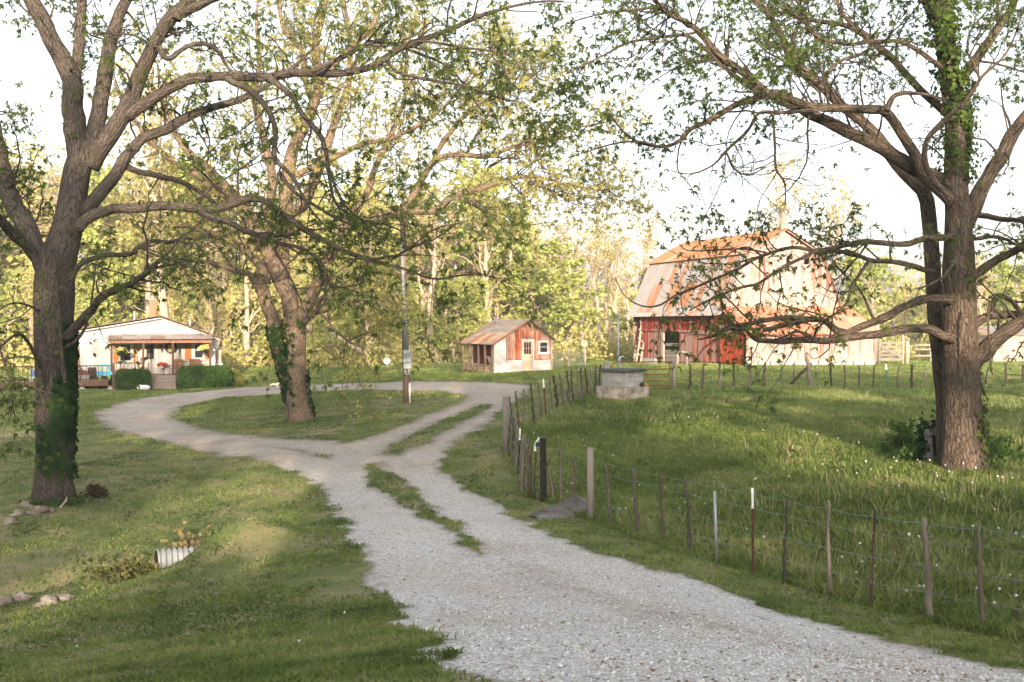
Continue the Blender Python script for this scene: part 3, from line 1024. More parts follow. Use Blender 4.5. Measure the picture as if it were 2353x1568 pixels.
    a([(-120, 760, 4), (-50, 830, 3), (10, 870, 2), (70, 890, 1.4), (120, 905, .8)], -6, -5)
    # climbing stem of a vine
    P, R = px_limb([(150, 880, 5), (140, 800, 5), (135, 720, 5.5), (128, 640, 5), (120, 560, 3)], D - .75, D - .8)
    mb.tube(P, R, 6, None, True, .1, 9)
    ivy = [ivy_on(T, TR, .06, .5, 420, .13, 1, 5, (-.6, 1.3)), ivy_on(T, TR, .18, .48, 900, .14, 1, 6, (-.95, .5)), ivy_on(T, TR, .07, .2, 110, .16, 1, 7, (-1.9, -.7)), ivy_on(T, TR, .2, .36, 200, .14, 1, 8, (-1.3, -.4))]
    return big_tree('shade_tree', 'tall spreading tree with ivy climbing its trunk beside the lawn boulders', base, mb, L, (MAT['bark_grey'], MAT['spring_leaf'], MAT['ivy']),
                    dict(seed=21, low=(7.5, .72, .85), vines=[('v', T, TR, .02, .6, -.5), ('v', T, TR, .1, .7, -1.3)], s0=.36, s1=.34, s2=.21, s3=.36, l1=(.9, 3.0), l2=(.35, 1.0), l3=(.2, .5), sl=.26, size=.10, k=7, gap=.46, wid=.17, lift=.06, droop=.03), ivy)


# ---- tree in the pasture by the old stump
def pasture_tree():
    base = G(2215, 1080)
    D = base[1]
    mb = MB()
    T, TR = trunk_tube(mb, [(2213, 1083, 43), (2213, 1010, 42), (2212, 931, 41), (2209, 850, 40), (2206, 760, 38), (2204, 673, 36), (2203, 579, 33), (2202, 509, 30), (2198, 450, 27), (2197, 394, 26), (2199, 263, 24), (2185, 190, 23), (2176, 131, 22), (2162, 0, 20), (2150, -110, 16), (2140, -230, 9)], D, K=34)
    P, R = px_limb([(2176, 1086, 22), (2171, 1024, 18), (2168, 930, 17), (2158, 813, 17), (2148, 720, 17), (2143, 602, 17), (2133, 485, 17), (2124, 443, 16), (2091, 410, 15), (2061, 378, 14.5), (2038, 345, 14), (2015, 312, 13), (1973, 272, 12), (1933, 243, 11),
                    (1894, 204, 10), (1848, 164, 9), (1815, 131, 8), (1789, 66, 7), (1759, 26, 6), (1733, -5, 5), (1700, -60, 3)], D + .5, D + 2.2, 50)
    P[0, 2] -= .25
    mb.tube(P, R, 14, None, True, .14, 12)
    L = []

    def a(pts, d1=0, d0=0, **k): L.append(px_limb(pts, D + d0, D + d1, **k))
    extra = [(P[24:], R[24:]), (T[22:], TR[22:])]
    a([(2205, 450, 18), (2183, 427, 17), (2143, 404, 16), (2078, 368, 15.5), (2028, 338, 15), (1979, 312, 14), (1913, 282, 13), (1861, 259, 12), (1815, 240, 11), (1776, 227, 10), (1749, 208, 9), (1716, 177, 8.5), (1684, 156, 8), (1651, 130, 7.5), (1595, 66, 6.5), (1536, 33, 5.5), (1503, 0, 4.5), (1460, -50, 3)], -1.6, 0, K=40)
    a([(1750, 212, 6), (1716, 195, 6), (1684, 170, 5.5), (1654, 145, 5), (1589, 88, 4.2), (1543, 83, 3.6), (1444, 98, 3), (1392, 125, 2.5), (1346, 148, 2), (1300, 171, 1.2)], -2.2, -1)
    a([(1536, 33, 3.5), (1503, 18, 3.4), (1411, 26, 2.8), (1362, 36, 2.2), (1303, 54, 1.2)], -1.8, -1.5)
    a([(2190, 470, 14), (2170, 443, 13.5), (2127, 394, 12.5), (2104, 345, 12), (2072, 295, 11), (2037, 252, 10.5), (2000, 247, 10), (1946, 246, 9.5), (1881, 243, 9.5), (1831, 230, 9), (1789, 213, 8.5), (1759, 217, 8), (1733, 227, 7.5), (1684, 246, 7), (1651, 269, 6.5), (1608, 289, 5.5),
       (1585, 302, 5), (1569, 322, 4.6), (1543, 335, 4.2), (1523, 338, 3.8), (1470, 328, 3), (1430, 300, 2.2), (1400, 260, 1.4)], -3, -.3, K=44)
    a([(2037, 254, 7), (2050, 225, 6), (2072, 216, 5), (2120, 216, 3.5), (2170, 228, 2.5)], -1.5, -1.5)
    a([(1520, 338, 2.6), (1470, 325, 2.4), (1411, 330, 2), (1360, 345, 1.4), (1300, 365, .8)], -3, -3)
    a([(1905, 250, 5), (1870, 253, 4.6), (1782, 259, 4.3), (1743, 259, 4), (1716, 302, 3.6), (1667, 348, 3), (1640, 378, 2.4), (1590, 400, 1.7), (1540, 392, 1)], -2.5, -1.6)
    a([(1774, 260, 3.4), (1779, 328, 3.1), (1782, 387, 2.8), (1802, 420, 2.2), (1805, 470, 1.2)], -2.4, -2)
    a([(1667, 348, 2.4), (1690, 390, 2.2), (1720, 402, 2), (1760, 385, 1.2)], -2.2, -2)
    a([(2215, 520, 20), (2235, 476, 19), (2261, 427, 17), (2291, 378, 16), (2324, 312, 15), (2353, 275, 13), (2420, 180, 9), (2480, 60, 5)], 1.2)
    a([(2198, 260, 14), (2202, 213, 13), (2225, 164, 12), (2258, 115, 11), (2291, 66, 10), (2324, 20, 9), (2345, -20, 8), (2400, -120, 4)], 1.8, .2)
    a([(2165, 440, 7), (2130, 385, 6.5), (2127, 328, 6), (2150, 292, 6), (2192, 253, 5.5), (2225, 223, 5), (2251, 181, 4.5), (2262, 170, 3.5), (2317, 115, 2.4), (2350, 26, 1.4)], -1.9, -1.2)
    a([(2251, 181, 3), (2240, 150, 2.4), (2232, 120, 2), (2290, 30, 1.2)], -2, -1.9)
    a([(2165, 160, 6), (2143, 141, 5.5), (2078, 102, 5), (2012, 95, 4.5), (1946, 102, 3.8), (1887, 89, 2.5), (1840, 60, 1.5)], -1.8, -.5)
    a([(2185, 270, 9), (2140, 228, 8.5), (2094, 184, 8), (2045, 131, 8), (2012, 105, 7.5), (1976, 75, 7), (1940, 59, 6), (1848, 43, 4.5), (1760, 20, 3), (1700, -10, 2)], 2.2, 1.2)
    a([(2170, 85, 9), (2140, 40, 8.5), (2115, 0, 7.5), (2070, -50, 6), (2000, -110, 4)], .5)
    a([(1960, 60, 5), (1935, 30, 4.5), (1925, 0, 4), (1915, -60, 2)], 1, 1)
    a([(1905, 225, 5), (1900, 180, 4.5), (1925, 145, 4), (1985, 125, 3), (2020, 150, 2)], 1.5, 1)
    a([(1945, 102, 4), (1900, 92, 4), (1872, 78, 4), (1850, 50, 3.6), (1810, 20, 3), (1780, -20, 2)], -2, -1.8)
    a([(2190, 540, 8), (2166, 546, 7.5), (2119, 551, 7), (2082, 563, 6.8), (2002, 558, 6.2), (1955, 562, 5.8), (1929, 567, 5.5), (1879, 576, 5), (1847, 570, 4.6), (1814, 569, 4.3), (1751, 588, 4), (1696, 619, 3.6), (1641, 643, 3.2), (1600, 660, 2.8), (1551, 681, 2.4), (1518, 701, 2.2),
       (1485, 706, 2), (1450, 692, 1.6), (1430, 672, 1.2), (1414, 638, .8)], -3, -.4, K=44)
    a([(1880, 576, 4.2), (1830, 598, 4), (1792, 616, 3.8), (1743, 650, 3.5), (1710, 658, 3.2), (1669, 673, 2.8), (1614, 698, 2.2), (1584, 714, 1.4)], -2.8, -2)
    a([(2150, 625, 7), (2129, 621, 6.5), (2072, 602, 6), (1997, 598, 5.2), (1955, 581, 4.6), (1908, 579, 3.6), (1880, 585, 2.6)], -1.0, .2)
    a([(1997, 598, 4.2), (1975, 630, 4), (1955, 660, 3.7), (1946, 696, 3.2), (1908, 729, 2.4), (1870, 750, 1.4)], -1.8, -.6)
    a([(1751, 588, 2.2), (1720, 570, 1.9), (1690, 575, 1.6), (1650, 600, 1)], -3.2, -3)
    a([(1560, 560, 1.0), (1580, 575, 1.4), (1640, 575, 1.8), (1700, 572, 2.2), (1760, 580, 2.6)], -3, -2.8)
    a([(2190, 690, 11), (2166, 687, 10.5), (2119, 691, 10), (2072, 710, 9.5), (2026, 734, 9), (1979, 752, 8.5), (1940, 773, 8), (1918, 766, 7.5), (1888, 742, 7), (1852, 736, 6.5), (1792, 733, 5.8), (1724, 744, 5), (1669, 755, 4.2), (1641, 772, 3.2), (1603, 781, 1.6)], -2.5, -.3, K=40)
    a([(2195, 778, 12), (2166, 771, 11), (2138, 757, 10.5), (2091, 756, 10), (2026, 766, 9.5), (1955, 776, 8.8), (1920, 783, 8.2), (1847, 783, 7), (1792, 785, 6.2), (1743, 783, 5.2), (1729, 774, 4.6), (1710, 755, 3.6), (1690, 738, 2), (1670, 720, 1.2)], -2.5, -.3, K=36)
    a([(1855, 737, 6), (1847, 739, 6), (1792, 752, 5.5), (1755, 759, 5)], -2.2, -2)
    a([(1870, 782, 4), (1855, 770, 4), (1830, 762, 3), (1800, 775, 2.2), (1780, 782, 1.6)], -2.4, -2.2)
    a([(2225, 850, 24), (2246, 823, 20), (2283, 790, 18), (2330, 762, 17), (2370, 740, 15), (2450, 690, 11), (2520, 640, 6)], -1.4)
    a([(2220, 760, 12), (2240, 740, 11), (2269, 724, 10), (2307, 720, 9.5), (2353, 724, 9), (2430, 735, 6), (2500, 730, 3)], 1.5)
    a([(2275, 722, 7), (2280, 700, 6.5), (2292, 678, 6), (2320, 690, 5.5), (2353, 722, 4), (2400, 750, 2)], -.5, .8)
    a([(2220, 640, 13), (2250, 621, 11), (2288, 598, 10), (2330, 579, 9), (2353, 560, 8), (2420, 500, 5), (2470, 430, 3)], -2.5, -.3)
    a([(2235, 490, 8), (2260, 495, 7), (2307, 504, 6), (2353, 509, 5), (2430, 530, 3)], -1.5)
    a([(2240, 550, 4), (2285, 545, 4), (2330, 560, 3.2), (2370, 600, 2)], 1.2)
    a([(2205, 585, 5), (2190, 605, 4), (2165, 640, 3.2), (2110, 665, 2)], -2, -.9)
    a([(2275, 690, 2.6), (2270, 720, 2.4), (2273, 780, 2.2), (2277, 830, 2), (2280, 862, 1.2)], -1.6, -1.5)
    ivy = [ivy_on(T, TR, .50, .90, 1500, .11, 1, 15, (-3.4, .4), 1.9, .42), ivy_on(T, TR, .62, .98, 1100, .11, 1, 16, (0, 6.28), 2.3, .45), ivy_on(T, TR, .56, .66, 350, .11, 1, 19, (-2.2, -.3), 1.25, .3), ivy_on(T, TR, .0, .12, 160, .12, 1, 17, (-1.3, 1.0)), ivy_on(T, TR, .05, .18, 130, .12, 1, 18, (-.5, .9))]
    return big_tree('shade_tree', 'thick tree with ridged bark and long low limbs in the fenced pasture', base, mb, L, (MAT['bark_ridged'], MAT['spring_leaf'], MAT['ivy_fresh']),
                    dict(seed=33, low=(6.0, .6, .5), extra=extra, vines=[('v', T, TR, .55, .95, -1.9), ('v', T, TR, .5, .9, -1.0)], s0=.28, s1=.25, s2=.18, s3=.32, l1=(.9, 3.0), l2=(.35, .95), l3=(.2, .5), sl=.26, size=.095, k=7, gap=.46, wid=.17, lift=.08, droop=.03), ivy)


# ---- two stemmed tree on the grass island
def island_tree():
    base = G(690, 966)
    D = base[1]
    mb = MB()
    T, TR = trunk_tube(mb, [(690, 968, 29), (685, 925, 25), (682, 880, 22.5), (681, 845, 22), (681, 800, 21.5), (681, 760, 22), (679, 730, 23), (674, 700, 22)], D, flare=1.3)
    P, R = px_limb([(672, 962, 10), (663, 905, 12), (654, 866, 13), (644, 823, 13.5), (633, 779, 15), (626, 735, 14.5), (611, 691, 15), (597, 652, 16), (580, 632, 13)], D + .35, D - .5, 24)
    P[0, 2] -= .2
    mb.tube(P, R, 14, None, True, .14, 4)
    SP, SR = P, R
    L = []

    def a(pts, d1=0, d0=0, **k): L.append(px_limb(pts, D + d0, D + d1, **k))
    a([(672, 735, 19), (662, 690, 19), (650, 650, 18), (628, 605, 16.5), (606, 565, 16), (590, 535, 18), (570, 500, 16), (545, 465, 14), (510, 425, 12), (470, 385, 10), (430, 350, 8), (390, 290, 6), (370, 220, 4), (360, 140, 2)], -1.5, 0, K=36)
    a([(648, 645, 16), (650, 590, 16), (652, 520, 15.5), (658, 429, 15), (669, 356, 14), (691, 301, 13), (722, 235, 12), (735, 180, 10), (725, 100, 8), (745, 20, 6), (760, -80, 3)], 1.2, 0, K=36)
    a([(655, 500, 12), (690, 470, 12), (710, 429, 12), (732, 369, 11), (751, 315, 10), (770, 260, 8), (800, 180, 7), (800, 90, 5), (790, 0, 3.5), (800, -80, 2)], 2.5, .4, K=30)
    a([(606, 565, 12), (622, 480, 11), (628, 400, 10), (611, 328, 9), (600, 273, 8), (587, 232, 7), (600, 140, 5), (590, 50, 3.5), (600, -60, 2)], -2.2, -.3, K=30)
    a([(684, 735, 15), (705, 702, 14), (722, 659, 13), (742, 626, 12.5), (768, 565, 12), (792, 532, 11.5), (824, 513, 11), (879, 497, 10.5), (934, 482, 10), (1002, 483, 9), (1030, 458, 8.5), (1071, 442, 8), (1116, 430, 7.5), (1160, 415, 6), (1198, 407, 5), (1247, 410, 4), (1313, 427, 3), (1395, 440, 1.8)], -2, 0, K=44)
    a([(930, 484, 9), (939, 472, 9), (958, 430, 8.5), (978, 396, 8), (1004, 368, 7.5), (1050, 354, 6.5), (1116, 358, 5.5), (1182, 338, 4.5), (1264, 322, 3.5), (1329, 295, 2.5), (1400, 280, 1.2)], -2, -1, K=36)
    a([(995, 372, 6), (1017, 328, 6), (1050, 286, 5.5), (1083, 250, 5), (1132, 227, 4.2), (1192, 197, 3.2), (1247, 158, 2)], .5, -1)
    a([(1070, 356, 4), (1083, 328, 4), (1116, 272, 3.6), (1149, 197, 3), (1162, 131, 2), (1175, 60, 1.2)], 1, -1.3)
    a([(1012, 478, 6), (1030, 460, 5), (1062, 458, 4.5), (1090, 462, 4), (1120, 490, 3.5), (1160, 525, 2.6), (1200, 560, 1.6)], -2.5, -1.6)
    a([(1090, 440, 4), (1110, 410, 3.8), (1130, 380, 3.2), (1190, 350, 2)], .5, -1.5)
    a([(1198, 408, 3.4), (1240, 425, 3), (1290, 450, 2.6), (1320, 460, 2.2), (1350, 448, 1.6), (1400, 470, 1)], -2.5, -2)
    a([(770, 560, 9), (800, 500, 8.5), (840, 440, 8), (860, 380, 7), (900, 300, 6), (930, 220, 5), (935, 120, 4), (960, 20, 2.5)], 2.5, 0)
    a([(650, 420, 8), (690, 400, 7), (760, 370, 6.5), (840, 330, 6), (900, 320, 5), (990, 270, 4), (1060, 200, 2.6), (1110, 120, 1.5)], -2.5, .5)
    a([(722, 240, 8), (700, 190, 7.5), (690, 120, 6.5), (650, 60, 5), (640, -20, 3)], -1.5, .9)
    a([(735, 190, 7), (790, 120, 6), (850, 70, 5), (880, 0, 4), (900, -60, 2)], 1.5, .8)
    a([(620, 645, 8), (613, 644, 7.5), (574, 633, 7), (520, 617, 6), (479, 603, 5), (424, 598, 3)], -2.5, -.5)
    a([(608, 645, 11), (602, 625, 11), (580, 595, 10), (561, 576, 9), (520, 548, 8), (473, 535, 6.5), (440, 520, 5), (380, 520, 3.5), (320, 510, 2)], -1, -.5)
    a([(620, 600, 8), (600, 575, 7.5), (547, 562, 6.5), (506, 548, 5), (450, 548, 3), (400, 560, 1.6)], 1, .2)
    a([(540, 462, 8), (500, 440, 7.5), (450, 400, 7), (410, 380, 6), (350, 330, 5), (300, 260, 3.5), (260, 180, 2)], -3, -1)
    a([(700, 745, 7), (709, 731, 7), (733, 713, 6.5), (737, 687, 5), (759, 678, 3.5), (775, 670, 2)], -1.5, -.6)
    a([(700, 730, 4), (745, 715, 3.6), (790, 698, 3.2), (840, 690, 2.4), (900, 705, 1.2)], -3, -.5)
    a([(735, 715, 3), (760, 745, 2.6), (800, 785, 2.2), (840, 800, 1.2)], -2.5, -1)
    ivy = [ivy_on(SP, SR, .1, .62, 1000, .16, 1, 25), ivy_on(T, TR, .1, .8, 60, .17, 1, 26, (-2.6, -1.6)), ivy_on(T, TR, .05, .5, 130, .17, 1, 27, (-.4, .4))]
    return big_tree('shade_tree', 'two-stemmed tree with pale sunlit limbs on the grass island inside the drive', base, mb, L, (MAT['bark_tan'], MAT['spring_leaf_pale'], MAT['ivy']),
                    dict(seed=45, vines=[('v', T, TR, .0, .95, -2.5), ('v', SP, SR, .2, .7, -1.4)], s0=.34, s1=.34, s2=.26, s3=.40, l1=(1.5, 4.6), l2=(.6, 1.8), l3=(.3, .8), sl=.27, size=.125, k=6, gap=.30, wid=.2, lift=.12, droop=.01), ivy)


for _f in (ivy_clad_tree, pasture_tree, island_tree):
    print('leaf spots', _f()[1])

# ---------------------------------------------------------------- woodland behind the house and sheds
MAT['wood_bark'] = bark('woodland_bark', (.17, .13, .095), (.46, .36, .27), None, .5)
MAT['wood_leaf'] = leafmat('woodland_leaf', (.25, .255, .075), (.43, .40, .15), (.55, .49, .23), .4, .12)
MAT['wood_leaf_green'] = leafmat('bushy_leaf', (.17, .225, .055), (.32, .36, .10), (.47, .46, .17), .4, .2)
MAT['wood_leaf_tan'] = leafmat('bud_leaf', (.24, .22, .07), (.38, .32, .11), (.46, .38, .17), .4, .15)
_kinds = {}
for kd, n, hh in (('young', 4, 15.0), ('bushy', 3, 11.0), ('bare', 3, 16.0)):
    for i in range(n):
        (v, f), (v3, f3, t3) = wood_tree_meshes(100 + len(_kinds) * 7, hh, kd)
        lm = {'young': MAT['wood_leaf'], 'bushy': MAT['wood_leaf_green'], 'bare': MAT['wood_leaf_tan']}[kd]
        _kinds[(kd, i)] = (raw_mesh('trunk', v, f, None, True, (MAT['wood_bark'],)), raw_mesh('crown', v3, f3, t3, False, (lm,)), hh)
        print(kd, i, len(f), len(f3))


def wood_tree(kd, i, u, vtop, d, label, group=None, rot=None, wide=1.0, lean=0.0):
    """a woodland tree whose top shows at row vtop when it stands at depth d"""
    tm, cm, hh = _kinds[(kd, i)]
    x = (u - CX) / FPX * d
    z = float(H(x, d)[0])
    top = CAMZ + ray(u, vtop)[1] * d
    s = max(.25, (top - z) / (hh * 1.06))
    r = empty('woodland_tree', (x, d, z - .1), label, 'tree', group)
    for nm, me in (('trunk', tm), ('crown', cm)):
        o = bpy.data.objects.new(nm, me); COL.objects.link(o); o.parent = r
    r.scale = (s * wide, s * wide, s)
    r.rotation_euler = (lean, 0, rot if rot is not None else (u * 13.7) % 6.28)
    return r


# single trees one can tell apart
wood_tree('bushy', 0, 1300, 560, 92, 'bright green leafy tree spreading behind the little shed', wide=1.5)
wood_tree('bushy', 1, 1235, 600, 100, 'light green rounded tree just behind the shed roof', wide=1.3)
wood_tree('bare', 0, 1480, 455, 84, 'thin dark-stemmed tree beside the end of the barn', wide=.8)
wood_tree('bare', 1, 1800, 330, 92, 'tall bare young tree rising behind the barn ridge', wide=1.0)
wood_tree('bare', 2, 1935, 400, 90, 'slender budding tree behind the far slope of the barn roof', wide=.9)
wood_tree('bare', 0, 382, 40, 70, 'tall straight pale-stemmed tree behind the house chimney', wide=.7, rot=2.2)
wood_tree('young', 1, 845, 380, 88, 'pale thick-trunked tree at the wood edge near the utility pole', wide=1.0)
wood_tree('bare', 2, 1010, 420, 90, 'twiggy tan tree at the wood edge between pole and shed', wide=1.2, rot=1.0)
wood_tree('bare', 1, 1120, 440, 96, 'bare branching tree leaning over the shed from the wood', wide=1.2, rot=4.0)
wood_tree('young', 2, 560, 470, 90, 'yellow-green tree behind the end hedge of the house', wide=1.1)
# the rest of the wood edge
_g = np.random.default_rng(8)
_grp = 'trees of the woodland edge'
_spots = []
for u in np.linspace(-280, 1440, 80):
    kd = _g.choice(['young', 'bare', 'bushy', 'bare'])
    top = np.interp(u, [-260, 0, 150, 500, 700, 900, 1150, 1440], [330, 340, 390, 430, 450, 450, 475, 530]) + _g.normal() * 28
    _spots.append((kd, u + _g.normal() * 18, top, _g.uniform(97, 122) + (6 if u > 1250 else 0)))
for u in np.linspace(-230, 1150, 24):
    _spots.append((_g.choice(['bushy', 'young']), u + _g.normal() * 25, 640 + _g.normal() * 30, _g.uniform(88, 96)))
for u in np.linspace(1940, 2760, 24):
    kd = _g.choice(['young', 'bare', 'bushy'])
    _spots.append((kd, u + _g.normal() * 15, 590 + _g.normal() * 28, _g.uniform(105, 140)))
for u in (1500, 1560, 1980, 2060, 2150, 2260, 2330, 2440):
    _spots.append(('bushy', u, 735 + _g.normal() * 10, _g.uniform(95, 110)))
_lab = {'young': 'slim yellow-green tree among the woodland edge behind the farmyard', 'bushy': 'low bushy green tree at the foot of the woodland edge', 'bare': 'nearly bare budding tree standing in the woodland edge'}
_gk = {'young': 'slim trees of the woodland edge', 'bushy': 'bushy trees of the woodland edge', 'bare': 'budding trees of the woodland edge'}
for j, (kd, u, top, d) in enumerate(_spots):
    kd = str(kd)
    wood_tree(kd, j % {'young': 4, 'bushy': 3, 'bare': 3}[kd], u, top, d, _lab[kd], _gk[kd], wide=1.0 + .3 * _g.random())


def leaf_mass(name, centers, n, size, mat, flat=1.0, seed=4):
    """shrubby undergrowth: leaf clumps in low mounds"""
    g = np.random.default_rng(seed)
    ps = []
    for (x, y, rx, ry, rz) in centers:
        m = int(n * rx * ry / 4)
        q = unit(g.normal(size=(m, 3))) * (g.random((m, 1)) ** .45)
        q[:, 2] = np.abs(q[:, 2])
        q *= (.75 + .5 * vnoise(q[:, 0] * 3 + x, q[:, 1] * 3 + q[:, 2] * 2 + y, 6))[:, None]
        ps.append(np.column_stack((x + q[:, 0] * rx, y + q[:, 1] * ry, q[:, 2] * rz)))
    p = np.vstack(ps)
    p[:, 2] += H(p[:, 0], p[:, 1])
    v, f, t = leaflets(p, unit(g.normal(size=p.shape)), 3, size, .42, 1.0, .0, g)
    return raw_mesh(name, v, f, t, False, (mat,))


_c = []
for u in np.linspace(-250, 1450, 120):
    d = 90 + _g.uniform(-4, 10)
    _c.append(((u - CX) / FPX * d, d, _g.uniform(1.6, 3.2), _g.uniform(1.4, 2.6), _g.uniform(1.2, 3.6)))
for u in np.linspace(1930, 2700, 46):
    d = 92 + _g.uniform(-4, 14)
    _c.append(((u - CX) / FPX * d, d, _g.uniform(1.4, 2.6), _g.uniform(1.4, 2.6), _g.uniform(.7, 2.0)))
o = link('undergrowth', leaf_mass('undergrowth', _c, 110, .24, MAT['wood_leaf']))
tag(o, kind='stuff')

_c = []
for a in np.linspace(-48, 50, 70):
    d = 165 + _g.uniform(-12, 25)
    _c.append((d * math.sin(math.radians(a)), d * math.cos(math.radians(a)), _g.uniform(6, 9), _g.uniform(4, 7), _g.uniform(7, 11)))
o = link('distant_woods', leaf_mass('distant_woods', _c, 40, .9, MAT['wood_leaf']))
tag(o, kind='stuff')

# ---------------------------------------------------------------- wood behind the viewer that shades the foreground
sun_el, sun_dir = math.radians(11.5), np.array((.12, -.993))
S3 = np.array((sun_dir[0] * math.cos(sun_el), sun_dir[1] * math.cos(sun_el), math.sin(sun_el)))


def shading_wood():
    g = np.random.default_rng(77)
    n = 60000
    x = g.uniform(-75, 85, n); y = g.uniform(-52, -30, n)
    z = g.uniform(-1, 27, n)
    top = 19.9 + .2 * (-y - 30) + 2.0 * fbm(x * .12, y * .2, 101, 2) + 1.3 * fbm(x * .5, y * .5, 105, 2)
    top = top + 3.0 * np.exp(-((x + 13.5) / 6.5) ** 2)  # treetop hump added so that its shade falls on the house
    k = (z < top - 4.5 * g.random(n) ** 2)
    # gaps that let patches of sun through
    for (u, v, r) in SUN_GAPS:
        p = G(u, v)
        t = (y - p[1]) / S3[1]
        qx = p[0] + S3[0] * t; qz = p[2] + S3[2] * t
        k &= ~(((x - qx) / (r * 1.0)) ** 2 + ((z - qz) / (r * .42)) ** 2 < 1)
    x, y, z = x[k], y[k], z[k]
    p = np.column_stack((x, y, z))
    v, f, t = leaflets(p, unit(g.normal(size=p.shape)), 2, .75, .45, 1.0, .1, g)
    parts = [(v, f)]
    o = link('treeline', raw_mesh('treeline', v, f, t, False, (MAT['wood_leaf_green'],)))
    tag(o, kind='stuff')


SUN_GAPS = [(470, 1110, 1.5), (640, 1085, 1.5), (560, 1140, 1.6), (400, 1210, 1.4), (300, 1230, 1.4), (600, 1200, 1.3), (330, 1290, 1.3), (230, 1290, 1.1), (100, 1240, 1.2), (480, 1330, .8), (1900, 1045, 2.6), (2050, 1080, 2.0), (1760, 1010, 2.0), (1600, 985, 2.0), (2330, 1010, 2.0), (420, 950, 1.8), (330, 1010, 1.5), (440, 1020, 1.3), (700, 895, 2.2), (1000, 905, 2), (2300, 1060, 1.4), (820, 1080, 1.1), (1500, 930, 2), (1900, 910, 2.5), (1700, 935, 2.2), (2250, 920, 2.4), (60, 990, 1.6)]
shading_wood()
# ---------------------------------------------------------------- barn
MAT['barn_pale'] = painted_wood('barn_sunbleached_boards', (.36, .10, .055), (.35, .285, .245), .80, 'z', .15)
MAT['barn_red'] = painted_wood('barn_red_boards', (.24, .028, .022), (.26, .19, .16), .34, 'z', .35)
MAT['barn_mid'] = painted_wood('barn_worn_red_boards', (.30, .05, .03), (.30, .21, .17), .62, 'z', .35)
MAT['barn_door'] = painted_wood('barn_door_boards', (.36, .055, .022), (.28, .17, .13), .36, 'z', .3)
MAT['rust_roof'] = metal_roof('rusted_roof', (.42, .30, .22), (.40, .165, .07), .95)
MAT['mixed_roof'] = metal_roof('patchy_metal_roof', (.30, .285, .27), (.30, .135, .06), .52, (1.1, 1.1, .18))
MAT['rust_red_roof'] = metal_roof('red_rusted_roof', (.46, .27, .19), (.42, .16, .085), .85)
MAT['dark'] = simple('shade_and_black_parts', (.012, .010, .009), .95, .3)  # near-black: painted shade in openings, also black handles, wire and chimes
MAT['pale_wood'] = painted_wood('pale_timber', (.40, .33, .26), (.33, .26, .20), .5, 'z', .2)
MAT['grey_wood'] = painted_wood('grey_timber', (.22, .19, .165), (.24, .205, .175), .5, 'z', .5)
MAT['grey_rail'] = painted_wood('grey_rails', (.20, .18, .16), (.24, .21, .18), .5, 'x', .4)
MAT['brown_wood'] = painted_wood('brown_stained_wood', (.10, .055, .035), (.15, .10, .07), .3, 'z', .3)
MAT['white_paint'] = painted_wood('white_paint', (.50, .47, .435), (.36, .31, .26), .2, 'z', .12)
MAT['concrete'] = simple('concrete', (.33, .31, .28), .95, .3, 3, 0, .01)
MAT['glass'] = NT('window_glass').surf((.02, .022, .022), .08, None, 0, .5)


def board_wall(mb, s0, s1, zb, zt, put, bw=.22, th=.025, holes=(), jit=.008, gap=.006, g=random):
    """vertical boards from s0 to s1; zb/zt give the bottom and top at s; put(s, off, z) -> point"""
    n = max(1, int(round((s1 - s0) / bw)))
    bw = (s1 - s0) / n
    for i in range(n):
        a, b = s0 + i * bw + gap / 2, s0 + (i + 1) * bw - gap / 2
        o = g.uniform(-jit, jit)
        t = g.random()
        cuts = [(-99, -99)]
        m = (a + b) / 2
        for (h0, h1, hz0, hz1) in holes:
            if h0 < m < h1: cuts.append((hz0, hz1))
        cuts.sort()
        cuts.append((99, 99))
        drop = g.uniform(-.02, .05)
        for k in range(len(cuts) - 1):
            z0 = cuts[k][1]; z1 = cuts[k + 1][0]
            za0, zb0 = max(z0, zb(a) + drop), max(z0, zb(b) + drop)
            za1, zb1 = min(z1, zt(a)), min(z1, zt(b))
            if za1 - za0 < .02 and zb1 - zb0 < .02: continue
            v = [put(a, o, za0), put(b, o, zb0), put(b, o, zb1), put(a, o, za1), put(a, o + th, za0), put(b, o + th, zb0), put(b, o + th, zb1), put(a, o + th, za1)]
            mb.add(v, [(0, 1, 2, 3), (5, 4, 7, 6), (0, 4, 5, 1), (1, 5, 6, 2), (2, 6, 7, 3), (3, 7, 4, 0)], t)


def ribbed(mb, prof, y0, y1, pitch=.20, h=.022, sheet=.8, g=random, th=.015):
    """metal sheets over an xz profile (polyline), ribs running down the slope, laid along y"""
    n = int((y1 - y0) / pitch)
    prof = np.asarray(prof, float)
    T = np.gradient(prof, axis=0); T /= np.linalg.norm(T, axis=1)[:, None]
    Nn = np.column_stack((-T[:, 1], T[:, 0]))
    if Nn[:, 1].mean() < 0: Nn = -Nn
    ys, off = [], []
    for i in range(n):
        y = y0 + (y1 - y0) * i / n
        p = (y1 - y0) / n
        for f, o in ((0, 0), (.32, 0), (.42, h), (.62, h), (.72, 0)):
            ys.append(y + f * p); off.append(o)
    ys.append(y1); off.append(0)
    m = len(prof)
    shift = {}
    for side, dz in ((0, 0), (1, -th)):
        vs = []
        for y, o in zip(ys, off):
            for j in range(m): vs.append((prof[j, 0] + Nn[j, 0] * (o + dz), y, prof[j, 1] + Nn[j, 1] * (o + dz)))
        for k in range(len(ys) - 1):
            sh = int((ys[k] - y0 + .01) / sheet)
            for j in range(m - 1):
                key = (sh, j)
                if key not in shift: shift[key] = g.random()
                q = [vs[k * m + j], vs[(k + 1) * m + j], vs[(k + 1) * m + j + 1], vs[k * m + j + 1]]
                mb.add(q, [(0, 1, 2, 3) if side else (3, 2, 1, 0)], shift[key])


